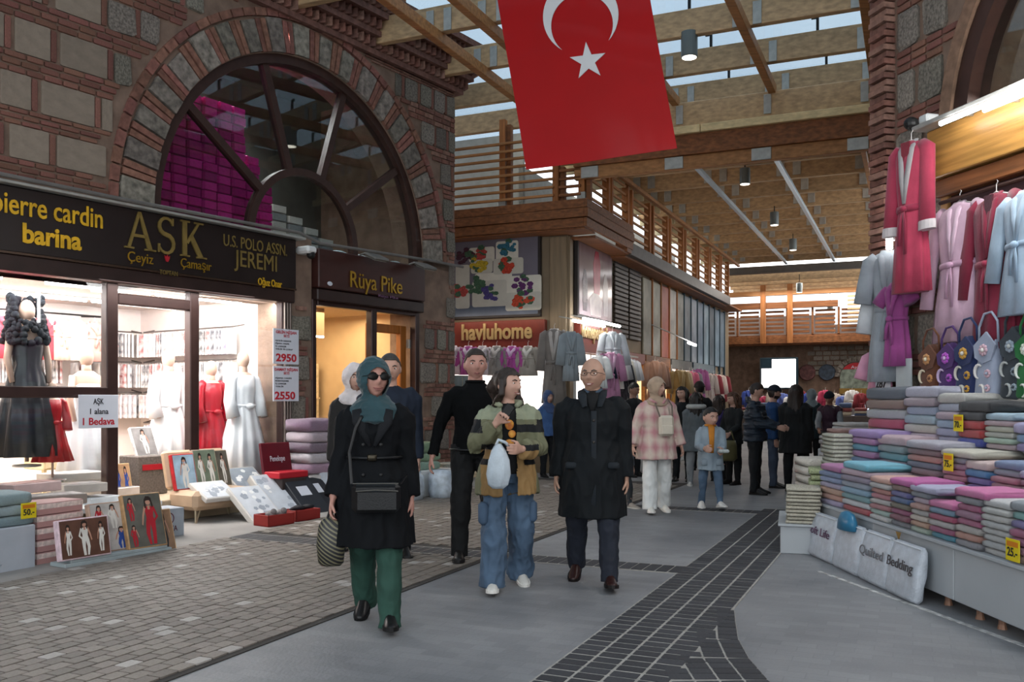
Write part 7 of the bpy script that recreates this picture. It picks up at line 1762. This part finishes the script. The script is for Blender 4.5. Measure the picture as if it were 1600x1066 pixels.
# ---------------- woman with the teal headscarf
w_at = g(580, 985)
def collar_lapel(m_, P, up):
    for sd in (1, -1):
        m_.tube([up(.47, -.12) + Vector((sd * .10, 0, 0)), up(.40, -.143) + Vector((sd * .085, 0, 0)), up(.24, -.152) + Vector((sd * .015, 0, 0))], [(.03, .01), (.045, .01), (.01, .006)], 10, side=(1, 0, .2))
PW = person('person', 'smiling woman in teal headscarf, dark sunglasses, long black coat and green trousers, striding forward', (w_at.x, w_at.y + .12), 4, 1.66,
    legs=((10, 4, 1), (-12, 16, -1)), feet=(-6, 22), arms=((-3, 9, 4, 5), (4, 10, 10, 8)), look=(22, 4), female=True, bulk=1.08, skin='ruddy', smile=.75, hijab=('#223f45', .03),
    vox=.0085, shoes=('#141314', '#0d0c0c'), shoe_h=.05,
    wear=[trousers(cloth('green_trousers', '#28463c'), (.10, .09, .082, .080), low=.09),
          top(BLK_COAT, 'coat', hem=-.40, grow=.035, flare=.06, sleeve=.022, fold=.018, waist=.94),
          shape('lapel', cloth('coat_lapel', '#101216'), collar_lapel),
          band('belt', M('coat_belt', '#0f1012', .5), ringpath(.165, .178, .152, -.004), .012, flat=.9),
          shape('buckle', M('belt_buckle', '#3a352c', .3, metal=.8), lambda m_, P, up: m_.box(-.03, .03, -.172, -.155, P['H0'].z + .145, P['H0'].z + .19, bev=.008)),
          shape('button', BLACK, lambda m_, P, up: [m_.ell(up(z, -.168) + Vector((x, 0, 0)), .012, .006, .012) for z in (.25, .06, -.05) for x in (-.055, .055)]),
          glasses(M('sunglass_black', '#0b0a09', .35, spec=.25), dark=True)])
SWM = PW['T'].matrix_basis @ Matrix.Scale(PW['s'], 4)
def onbody(P, v): return (P['T'].matrix_basis @ Matrix.Scale(P['s'], 4)) @ Vector(v)
# crossbody bag
BAGB = M('black_leather', '#131314', .35, var=.2, scale=30, bump=.15)
bc = PW['H0'] + Vector((.03, -.225, -.07))
bag = thing('crossbody_bag', 'black leather crossbody bag with a front zip pocket across the teal-scarfed woman', 'bag', onbody(PW, bc), rad(4))
m_ = MB(SWM @ Matrix.Translation(bc)); m_.box(-.15, .15, -.045, .045, -.10, .09, bev=.03); m_.smooth = False; m_.build('body', BAGB, bag)
m_ = MB(SWM @ Matrix.Translation(bc)); m_.box(-.12, .14, -.066, -.04, -.085, .045, bev=.016); m_.build('pocket', BAGB, bag)
m_ = MB(SWM @ Matrix.Translation(bc)); m_.tube([(-.12, -.062, .04), (0, -.068, .048), (.14, -.062, .04)], .004, 6); m_.tube([(-.14, -.04, .085), (.14, -.04, .085)], .004, 6); m_.build('zip', M('dull_zip', '#55534e', .5, metal=.3), bag)
m_ = MB(SWM); H0 = PW['H0']; pp = [bc + Vector((-.15, 0, .08)), H0 + Vector((-.14, -.17, .2)), H0 + Vector((-.10, -.17, .36)), H0 + Vector((-.07, -.155, .42)), H0 + Vector((-.04, -.10, .46))]
m_.tube(pp, .011, 8, flat=.5); m_.tube([bc + Vector((.15, 0, .08)), H0 + Vector((.21, -.1, .05))], .008, 8, flat=.5); m_.build('strap', BAGB, bag)
# striped tote in her right hand (picture left)
gp = PW[1, 'grip']
STR = bpy.data.materials.new('striped_tote'); STR.use_nodes = True
_N = STR.node_tree.nodes; _L = STR.node_tree.links; _w = _N.new('ShaderNodeTexWave'); _w.inputs['Scale'].default_value = 15; _w.inputs['Distortion'].default_value = .5; _t = _N.new('ShaderNodeTexCoord'); _mp = _N.new('ShaderNodeMapping'); _mp.inputs['Rotation'].default_value = (0, .9, 0)
_r = _N.new('ShaderNodeValToRGB'); _r.color_ramp.interpolation = 'CONSTANT'; _r.color_ramp.elements[0].color = (*C('#17171a'), 1); _r.color_ramp.elements[1].position = .62; _r.color_ramp.elements[1].color = (*C('#6d6850'), 1)
_L.new(_t.outputs['Object'], _mp.inputs[0]); _L.new(_mp.outputs[0], _w.inputs['Vector']); _L.new(_w.outputs['Fac'], _r.inputs[0]); _L.new(_r.outputs[0], _N['Principled BSDF'].inputs['Base Color'])
tote = thing('tote_bag', 'black tote bag with slanting straw stripes in the teal-scarfed woman\'s hand', 'bag', onbody(PW, gp + Vector((0, 0, -.32))), rad(-30))
m_ = MB(SWM @ Matrix.Translation(gp)); rings = []
for z, rx, ry in ((-.33, .06, .03), (-.31, .08, .05), (-.2, .092, .06), (-.08, .08, .045), (-.04, .06, .02), (-.02, .02, .012)):
    rings.append([Vector((-.02 + rx * math.cos(t), ry * math.sin(t), z)) for t in [2 * math.pi * j / 20 for j in range(20)]])
m_.loft(rings); m_.smooth = True; m_.build('body', STR, tote)
m_ = MB(SWM @ Matrix.Translation(gp)); m_.tube([(-.05, 0, -.06), (-.03, 0, .01), (0, 0, .015), (.02, 0, .01), (.03, 0, -.06)], .009, 8); m_.build('handle', BAGB, tote)

# ---------------- man in the black sweater
PS = person('person', 'man in a black sweater and black trousers with short brown hair, behind the laughing girl', (g(742, 876).x, g(742, 876).y + .1), 8, 1.86, legs=((4, 2, 4), (8, 4, 4)), feet=(0, -4), arms=((-4, 8, 2, 4), (-2, 22, 6, 14)), look=(2, 0), skin='ruddy', hair='dark', smile=0, bulk=1.06, vox=.010,
    wear=[trousers(cloth('black_trousers', '#0f1011'), (.105, .09, .078, .07)), top(cloth('black_knit', '#0c0d0e', rough=.9, spec=.1), 'sweater', hem=-.06, grow=.02, sleeve=.012, fold=.014, cuff=.98), band('collar', cloth('black_knit', '#131415'), ringpath(.53, .072, .07), .012), band('belt', BAGB, ringpath(-.02, .2, .155), .016, flat=.6)])
# ---------------- laughing girl in the colour-block jacket
JK = [cloth('jacket_olive', '#6a6a52'), cloth('jacket_black', '#17181a'), cloth('jacket_tan', '#8a6d45'), cloth('jacket_sage', '#8a8f78')]
def jk(q, P):
    x, y, z = q[:, 0], q[:, 1], q[:, 2]
    k = np.zeros(len(q), 'i')
    k[z < .17] = 2
    k[(z > .17) & (z < .215)] = 1
    k[(z > .05) & (z < .10) & (np.abs(x) > .11)] = 1
    k[z > .40] = 3
    k[(z > .30) & (z < .36) & (x > .03)] = 1
    sl = np.abs(x) > .215
    k[sl] = 3
    k[sl & (z < .40) & (z > .27)] = 1
    k[sl & (z < .30)] = 0
    return k
def jk_open(q, P): return (np.abs(q[:, 0] - .0) < .055) & (q[:, 1] < -.06) & (np.abs(q[:, 0]) < .055)
girl_at = g(793, 925)
DENIM = cloth('denim_blue', '#4c6076', var=.3, scale=5)
PG = person('person', 'laughing young woman with long dark hair, colour-block open jacket and wide cargo jeans', (girl_at.x, girl_at.y + .1), 6, 1.64, legs=((-9, 14, 3), (8, 3, 3)), feet=(14, -5), arms=((22, 14, 92, -38), (30, 20, 150, -36)), look=(48, 2), female=True, skin='fair', hair='dark', hair_len=.22, smile=1.0, vox=.0085,
    thumb=((0, -.2, 1), (.9, -.2, .2)), curl=(30, 75), shoes=('#cfcdc6', '#e8e6df'),
    wear=[trousers(DENIM, (.105, .10, .105, .112), low=.06, fold=.02, name='jeans'),
          top(cloth('black_tee', '#101112'), 'shirt', hem=-.02, grow=.012, sleeve=.008, cuff=.3, fold=.006),
          top(None, 'jacket', hem=-.18, grow=.055, flare=.03, sleeve=.038, fold=.022, mats=JK, matfn=jk, open_=jk_open, neck=.51, neck_r=.085, cuff=.93),
          *[shape('pocket', cloth('denim_pocket', '#45586e', var=.3, scale=5), (lambda q, sd: lambda m_, P, up: m_.box((P[q, 'kn'].x + sd * .05), P[q, 'kn'].x + sd * .122, P[q, 'kn'].y - .085, P[q, 'kn'].y + .05, P[q, 'kn'].z + .02, P[q, 'kn'].z + .19, bev=.022))(q, sd)) for q, sd in ((0, 1), (1, -1))],
          shape('collar', JK[3], lambda m_, P, up: m_.tube([up(.505, -.09) + Vector((-.06, 0, 0)), up(.525, -.02) + Vector((-.095, 0, 0)), up(.535, .07), up(.525, -.02) + Vector((.095, 0, 0)), up(.505, -.09) + Vector((.06, 0, 0))], [.018, .025, .028, .025, .018], 10)),
          shape('print', M('tee_print_orange', '#c8502a', .6, var=.4, scale=20, col2='#d8a040'), lambda m_, P, up: [m_.ell(up(z, -.139) + Vector((x, 0, 0)), rx, .008, rz) for x, z, rx, rz in ((.0, .36, .035, .04), (.02, .29, .03, .03), (.0, .22, .036, .03))])])
# phone in the raised hand and white bag in the other
ph = thing('phone', 'small dark phone held up near the laughing girl\'s chin', 'phone', onbody(PG, PG[1, 'grip']), rad(6))
m_ = MB((PG['T'].matrix_basis @ Matrix.Scale(PG['s'], 4)) @ Matrix.Translation(PG[1, 'grip']) @ Matrix.Rotation(.6, 4, 'Y')); m_.box(-.035, .035, -.006, .006, -.02, .09, bev=.006); m_.build('case', BLACK, ph)
m_ = MB((PG['T'].matrix_basis @ Matrix.Scale(PG['s'], 4)) @ Matrix.Translation(PG[1, 'grip']) @ Matrix.Rotation(.6, 4, 'Y')); m_.box(-.03, .03, .006, .008, -.015, .085); m_.build('screen', M('phone_screen', '#0a0c10', .1), ph)
m_ = MB((PG['T'].matrix_basis @ Matrix.Scale(PG['s'], 4)) @ Matrix.Translation(PG[0, 'grip'] + Vector((-.10, -.02, .02)))); rings = []
for i, (z, rx, ry) in enumerate(((.02, .02, .015), (-.03, .05, .03), (-.10, .075, .05), (-.20, .085, .055), (-.28, .07, .045), (-.31, .04, .02))):
    rings.append([Vector((rx * math.cos(t) * (1 + .12 * math.sin(5 * t + i)), ry * math.sin(t) * (1 + .2 * math.sin(4 * t + 2 * i)), z)) for t in [2 * math.pi * j / 30 for j in range(30)]])
m_.loft(rings[::-1]); m_.tube([(-.02, 0, .0), (.0, -.01, .05), (.05, -.0, .03), (.09, .02, -.01)], .012, 8)
m_.smooth = True; tag(m_.build('plastic_bag', M('white_plastic_film', '#b9c4cc', .3, var=.12, scale=14, bump=.4)), 'crumpled pale plastic shopping bag in the laughing girl\'s hand', 'bag')

# ---------------- man in the dark overcoat
man_at = g(922, 915)
def man_lapel(m_, P, up):
    for sd in (1, -1): m_.tube([up(.55, -.03) + Vector((sd * .085, 0, 0)), up(.51, -.10) + Vector((sd * .075, 0, 0)), up(.43, -.158) + Vector((sd * .055, 0, 0))], [(.028, .01), (.036, .011), (.02, .007)], 10, side=(1, 0, .4))
COATM = cloth('overcoat_black', '#0d1114', rough=.75, spec=.2)
PM = person('person', 'smiling bald man with thin glasses in a dark overcoat, navy trousers and brown shoes', (man_at.x + .02, man_at.y + .02), -6, 1.72, legs=((12, 5, 2), (-12, 14, 2)), feet=(-8, 18), arms=((-2, 7, 6, 3), (-6, 9, 8, 5)), look=(-14, 3), skin='warm', hair='grey', bald=True, smile=.9, bulk=1.2, vox=.0085, shoes=('#2b1512', '#120c0b'),
    wear=[trousers(cloth('navy_trousers', '#20242e'), (.105, .088, .078, .074)),
          top(COATM, 'overcoat', hem=-.40, grow=.032, flare=.035, sleeve=.024, fold=.016, cuff=1.0),
          shape('lapel', cloth('lapel_dark', '#1c2126'), man_lapel), shape('pullover', cloth('black_vneck', '#0e0f10'), lambda m_, P, up: m_.tube([up(.545, -.04), up(.50, -.10), up(.40, -.150)], [(.05, .02), (.05, .02), (.015, .006)], 12, side=(1, 0, 0))),
          shape('shirt_collar', cloth('slate_shirt', '#3c4a58'), lambda m_, P, up: m_.tube([up(.535, -.075) + Vector((-.025, 0, 0)), up(.555, -.02) + Vector((-.066, 0, 0)), up(.56, .06), up(.555, -.02) + Vector((.066, 0, 0)), up(.535, -.075) + Vector((.025, 0, 0))], [.011, .015, .017, .015, .011], 8)),
          shape('placket', cloth('lapel_dark', '#1c2126'), lambda m_, P, up: m_.tube([up(.40, -.166) + Vector((.012, 0, 0)), up(.17, -.168) + Vector((.012, 0, 0)), up(-.1, -.184) + Vector((.012, 0, 0)), up(-.38, -.21) + Vector((.012, 0, 0))], [(.022, .006)] * 4, 8, side=(1, 0, 0))),
          shape('button', M('horn_button', '#2a2622', .3), lambda m_, P, up: [m_.ell(up(z, y) + Vector((.012, 0, 0)), .011, .006, .011) for z, y in ((.33, -.172), (.17, -.174), (.0, -.182))]),
          *[shape('pocket_flap', cloth('lapel_dark', '#1c2126'), (lambda sd: lambda m_, P, up: m_.box(sd * .11, sd * .20, -.168, -.10, P['H0'].z - .03, P['H0'].z + .02, bev=.012))(sd)) for sd in (1, -1)],
          glasses(M('thin_glasses', '#1c1c1c', .3, metal=.5))])

# ---------------- woman in the pink plaid overshirt
PLAID = bpy.data.materials.new('pink_plaid'); PLAID.use_nodes = True
nt = PLAID.node_tree; N = nt.nodes; L = nt.links; tc = N.new('ShaderNodeTexCoord')
def stripes(axis, sc):
    sx = N.new('ShaderNodeSeparateXYZ'); L.new(tc.outputs['Object'], sx.inputs[0]); mu = N.new('ShaderNodeMath'); mu.operation = 'MULTIPLY'; mu.inputs[1].default_value = sc; L.new(sx.outputs[axis], mu.inputs[0])
    fr = N.new('ShaderNodeMath'); fr.operation = 'PINGPONG'; fr.inputs[1].default_value = 1; L.new(mu.outputs[0], fr.inputs[0]); return fr.outputs[0]
ad = N.new('ShaderNodeMath'); ad.operation = 'ADD'; L.new(stripes(0, 15), ad.inputs[0]); L.new(stripes(2, 11), ad.inputs[1])
rp = N.new('ShaderNodeValToRGB'); rp.color_ramp.elements[0].position = .25; rp.color_ramp.elements[0].color = (*C('#c9b8ab'), 1); rp.color_ramp.elements[1].position = .85; rp.color_ramp.elements[1].color = (*C('#b58084'), 1)
hv = N.new('ShaderNodeMath'); hv.operation = 'MULTIPLY'; hv.inputs[1].default_value = .5; L.new(ad.outputs[0], hv.inputs[0]); L.new(hv.outputs[0], rp.inputs[0]); L.new(rp.outputs[0], N['Principled BSDF'].inputs['Base Color']); N['Principled BSDF'].inputs['Roughness'].default_value = .9
pk_at = g(1028, 803)
PP = person('person', 'woman in beige headscarf and pink checked overshirt with white wide trousers and a chest bag', (pk_at.x, pk_at.y + .1), 6, 1.66, legs=((-6, 10, 3), (8, 2, 2)), feet=(10, -4), arms=((-4, 22, 10, 12), (2, 24, 14, 10)), look=(38, 0), female=True, hijab=('#a8927c', -.02), smile=0, bulk=1.0, shoes=('#d5d2ca', '#e6e3dc'),
    wear=[trousers(cloth('white_trousers', '#d6d8d6', var=.08), (.10, .095, .10, .10), name='trousers'), top(PLAID, 'overshirt', hem=-.24, grow=.055, flare=.05, sleeve=.035, fold=.016), top(cloth('white_tee', '#d9dbd8', var=.05), 'shirt', hem=.2, grow=.02, cuff=.02, sleeve=-.01, neck=.54, fold=.004),
          shape('collar', PLAID, lambda m_, P, up: m_.tube([up(.47, -.15) + Vector((-.04, 0, 0)), up(.515, -.06) + Vector((-.10, 0, 0)), up(.53, .08), up(.515, -.06) + Vector((.10, 0, 0)), up(.47, -.15) + Vector((.04, 0, 0))], [.014, .022, .024, .022, .014], 8))])
PPM = PP['T'].matrix_basis @ Matrix.Scale(PP['s'], 4); H0 = PP['H0']; bc = H0 + Vector((.06, -.235, .20))
cb = thing('chest_bag', 'small cream chest bag with a front pocket worn by the pink-checked woman', 'bag', PPM @ bc, rad(6)); CREAM = M('cream_leather', '#c9bfae', .5, var=.06)
m_ = MB(PPM @ Matrix.Translation(bc)); m_.box(-.095, .095, -.04, .05, -.14, .12, bev=.03); m_.build('body', CREAM, cb)
m_ = MB(PPM @ Matrix.Translation(bc)); m_.box(-.075, .075, -.062, -.035, -.12, .0, bev=.015); m_.build('pocket', CREAM, cb)
m_ = MB(PPM @ Matrix.Translation(bc)); m_.tube([(-.08, 0, .1), (-.12, .06, .26), (-.10, .2, .33)], .01, 6); m_.tube([(.08, 0, .1), (.09, .06, .24), (.08, .2, .33)], .01, 6); m_.build('strap', M('grey_strap', '#6a5f56', .7), cb)
# ---------------- boy
boy = g(1110, 794)
PB = person('person', 'boy in a pale grey-blue coat over a mustard hoodie with blue jeans, carrying a package', (boy.x, boy.y), -4, 1.26, legs=((14, 3, 4), (-6, 4, 4)), feet=(-8, 6), arms=((22, 6, 78, -14), (20, 8, 84, -16)), look=(26, -6), skin='fair', hair='black', smile=0, child=1.38, bulk=1.05, shoes=('#d8d5cf', '#e4e1db'),
    wear=[trousers(DENIM, (.10, .085, .07, .062), name='jeans'), top(cloth('greyblue_coat', '#8a98a2', var=.1), 'coat', hem=-.26, grow=.035, flare=.03, sleeve=.022, hood=True), shape('hoodie', cloth('mustard_hoodie', '#b8762a'), lambda m_, P, up: m_.tube([up(.55, -.06), up(.46, -.135), up(.3, -.158), up(.05, -.16)], [(.06, .03), (.055, .02), (.045, .012), (.035, .010)], 12, side=(1, 0, 0))),
          band('collar', cloth('mustard_hoodie', '#b8762a'), ringpath(.53, .085, .085), .02),
          *[shape('pocket', cloth('greyblue_coat', '#8a98a2'), (lambda sd: lambda m_, P, up: m_.box(sd * .07, sd * .18, -.185, -.11, P['H0'].z - .17, P['H0'].z - .05, bev=.02))(sd)) for sd in (1, -1)]])
m_ = MB(PB['T'].matrix_basis @ Matrix.Scale(PB['s'], 4) @ Matrix.Translation(PB[0, 'grip'] + Vector((.02, -.06, .02)))); m_.box(-.07, .12, -.06, .06, -.03, .03, bev=.02)
tag(m_.build('package', M('clear_food_box', '#aeb4b2', .2, var=.3, scale=20)), 'small pale clear food box in the boy\'s hands', 'package')

# ---------------- people further off
def far(label, px, py, turn, Ht, **kw):
    v = g(px, py); kw.setdefault('vox', .013)
    return person('person', label, (v.x, v.y), turn, Ht, **kw)
NAVY = cloth('navy_puffer', '#1d2733', rough=.5); DK = cloth('dark_trousers', '#17191c'); BLKJ = cloth('black_jacket', '#141618'); GREYC = cloth('grey_parka', '#5b6266')
def puffer(q, P): return np.zeros(len(q), 'i')
far('woman in a white patterned headscarf and dark coat standing by the warm shop window', 553, 858, 20, 1.74, female=True, hijab=('#cfc6c4', .0), look=(10, 0), smile=.1, wear=[trousers(DK), top(cloth('dark_coat_far', '#22201f'), 'coat', hem=-.3, grow=.03, flare=.03), shape('shawl', cloth('cream_shawl', '#c5bcae'), lambda m_, P, up: [m_.tube([up(.5, -.1), up(.35, -.165) + Vector((-.03, 0, 0)), up(.05, -.17) + Vector((-.06, 0, 0))], [.05, .05, .04], 10, flat=.4, side=(1, 0, 0))])])
far('man in a navy jacket seen from behind the teal-scarfed woman, dark hair receding', 609, 870, 10, 1.82, hair='grey', bald=False, look=(0, -4), smile=0, bulk=1.12, wear=[trousers(DK), top(cloth('navy_jacket', '#1a2230'), 'jacket', hem=-.14, grow=.04, sleeve=.02)])
far('person in a bright blue hooded top between the laughing girl and the overcoat man', 856, 745, 30, 1.55, female=True, hijab=('#3a4f78', .06), smile=0, wear=[trousers(DK), top(cloth('blue_top', '#3f5d8c'), 'top', hem=-.1, grow=.03)])
far('dark-haired person in black mostly hidden behind the overcoat man\'s shoulder', 930, 768, 0, 1.64, hair='black', female=True, hair_len=.1, smile=0, wear=[trousers(DK), top(BLKJ, 'coat', hem=-.3, grow=.03)])
far('man in a black jacket looking down by the robe shop', 989, 745, 40, 1.70, hair='black', look=(15, -18), smile=0, skin='tan', wear=[trousers(DK), top(BLKJ, 'jacket', hem=-.12, grow=.03)])
far('small child in grey-blue jacket walking beside the pink-checked woman', 972, 793, 25, 1.12, child=1.36, hair='brown', smile=0, legs=((10, 4, 2), (-6, 6, 2)), wear=[trousers(cloth('grey_leggings', '#3a3d40')), top(cloth('child_jacket', '#66707a'), 'jacket', hem=-.08, grow=.04)], shoes=('#9a9288', '#c9c4ba'))
far('dark-haired woman in a black coat looking sideways between shoppers', 1066, 752, -20, 1.62, hair='black', female=True, hair_len=.15, look=(-20, -6), smile=0, wear=[trousers(DK), top(BLKJ, 'coat', hem=-.2, grow=.03)])
far('girl in a grey parka with pale fur hood, seen from behind', 1088, 760, 165, 1.52, hair='black', female=True, hair_len=.12, smile=0, shoes=('#c9c9c6', '#dddcd8'), wear=[trousers(cloth('pale_leggings', '#8b8f92')), top(GREYC, 'parka', hem=-.28, grow=.05, flare=.04, sleeve=.03), band('fur_hood', cloth('pale_fur', '#a9aaa6', bump=.6), ringpath(.53, .14, .12, .03), .045)])
far('man in a dark cap and coat further down the street among shoppers', 1093, 735, 175, 1.74, hair='black', smile=0, wear=[trousers(DK), top(BLKJ, 'coat', hem=-.25, grow=.035), shape('cap', cloth('dark_cap', '#262021'), lambda m_, P, up: m_.loft([[P['HM'] @ v for v in r] for r in head_grid(.02)[20:]]))])
far('shopper in a purple puffer jacket turned away', 1123, 752, 150, 1.48, hair='dark', female=True, hair_len=.08, smile=0, wear=[trousers(DK), top(cloth('purple_puffer', '#3a2f66', rough=.5), 'jacket', hem=-.12, grow=.05, sleeve=.035, fold=.02)])
PBW = far('woman with long brown hair in black, an olive bag on her arm', 1146, 757, -60, 1.52, hair='brown', female=True, hair_len=.2, look=(-10, -10), smile=0, arms=((20, 10, 60, 5), (15, 12, 30, 10)), wear=[trousers(cloth('black_leggings', '#141516'), (.098, .082, .07, .06)), top(cloth('black_blazer', '#1b1d1e'), 'jacket', hem=-.16, grow=.035)])
v = onbody(PBW, PBW[0, 'grip'] + Vector((.05, 0, -.44))); m_ = MB(Matrix.Translation(v)); m_.loft([[Vector((rx * math.cos(t), ry * math.sin(t), z)) for t in [2 * math.pi * j / 16 for j in range(16)]] for z, rx, ry in ((0, .10, .05), (.04, .15, .08), (.25, .14, .07), (.33, .12, .04))]); m_.tube([(-.1, 0, .32), (-.05, 0, .48), (.05, 0, .48), (.1, 0, .32)], .012, 8)
m_.smooth = True; tag(m_.build('shoulder_bag', M('olive_leather', '#5a5436', .5, var=.2)), 'olive leather shoulder bag hanging beside the brown-haired woman', 'bag')
PN = far('man in a navy quilted puffer jacket with bent head, hands at his front', 1180, 772, 65, 1.65, hair='dark', look=(15, -22), smile=0, arms=((28, 6, 75, -10), (28, 8, 75, -14)), bulk=1.12, wear=[trousers(DK), top(NAVY, 'puffer_jacket', hem=-.10, grow=.05, sleeve=.04, fold=.03, fscale=9, stretch=(.25, .25, 2.2), hood=True)])
far('man in a blue jacket and dark cap looking across the stall', 1208, 762, 75, 1.62, hair='dark', look=(20, -6), smile=0, beard='dark', wear=[trousers(cloth('faded_jeans', '#3b4658')), top(cloth('royal_blue_jacket', '#1f3f6a'), 'jacket', hem=-.10, grow=.045), shape('cap', cloth('navy_cap', '#161d28'), lambda m_, P, up: [m_.loft([[P['HM'] @ v for v in r] for r in head_grid(.02)[21:]])])])
far('woman with long wavy dark hair in a black coat seen from behind', 1243, 768, 150, 1.63, hair='dark', female=True, hair_len=.30, smile=0, bulk=1.1, wear=[trousers(DK), top(cloth('black_long_coat', '#17191a'), 'coat', hem=-.3, grow=.045, flare=.04, sleeve=.03)])
far('stall keeper in dark cap and plum vest over a grey shirt', 1297, 740, -25, 1.55, lean=10, hair='grey', look=(-12, -25), smile=0, skin='tan', arms=((20, 10, 50, -5), (20, 10, 55, -8)), wear=[trousers(DK), top(cloth('grey_shirt', '#8d949a'), 'shirt', hem=-.06, grow=.025, sleeve=.02), top(cloth('plum_vest', '#3c2736', rough=.5), 'vest', hem=-.04, grow=.045, cuff=.02, sleeve=.0), shape('cap', cloth('navy_cap', '#161d28'), lambda m_, P, up: [m_.loft([[P['HM'] @ v for v in r] for r in head_grid(.02)[21:]])])])
far('shopper in a headscarf of black and white pattern by the far stalls', 1268, 730, 170, 1.60, female=True, hijab=('#6f7f86', .02), smile=0, wear=[trousers(DK), top(cloth('teal_coat', '#26343a'), 'coat', hem=-.3, grow=.04)])
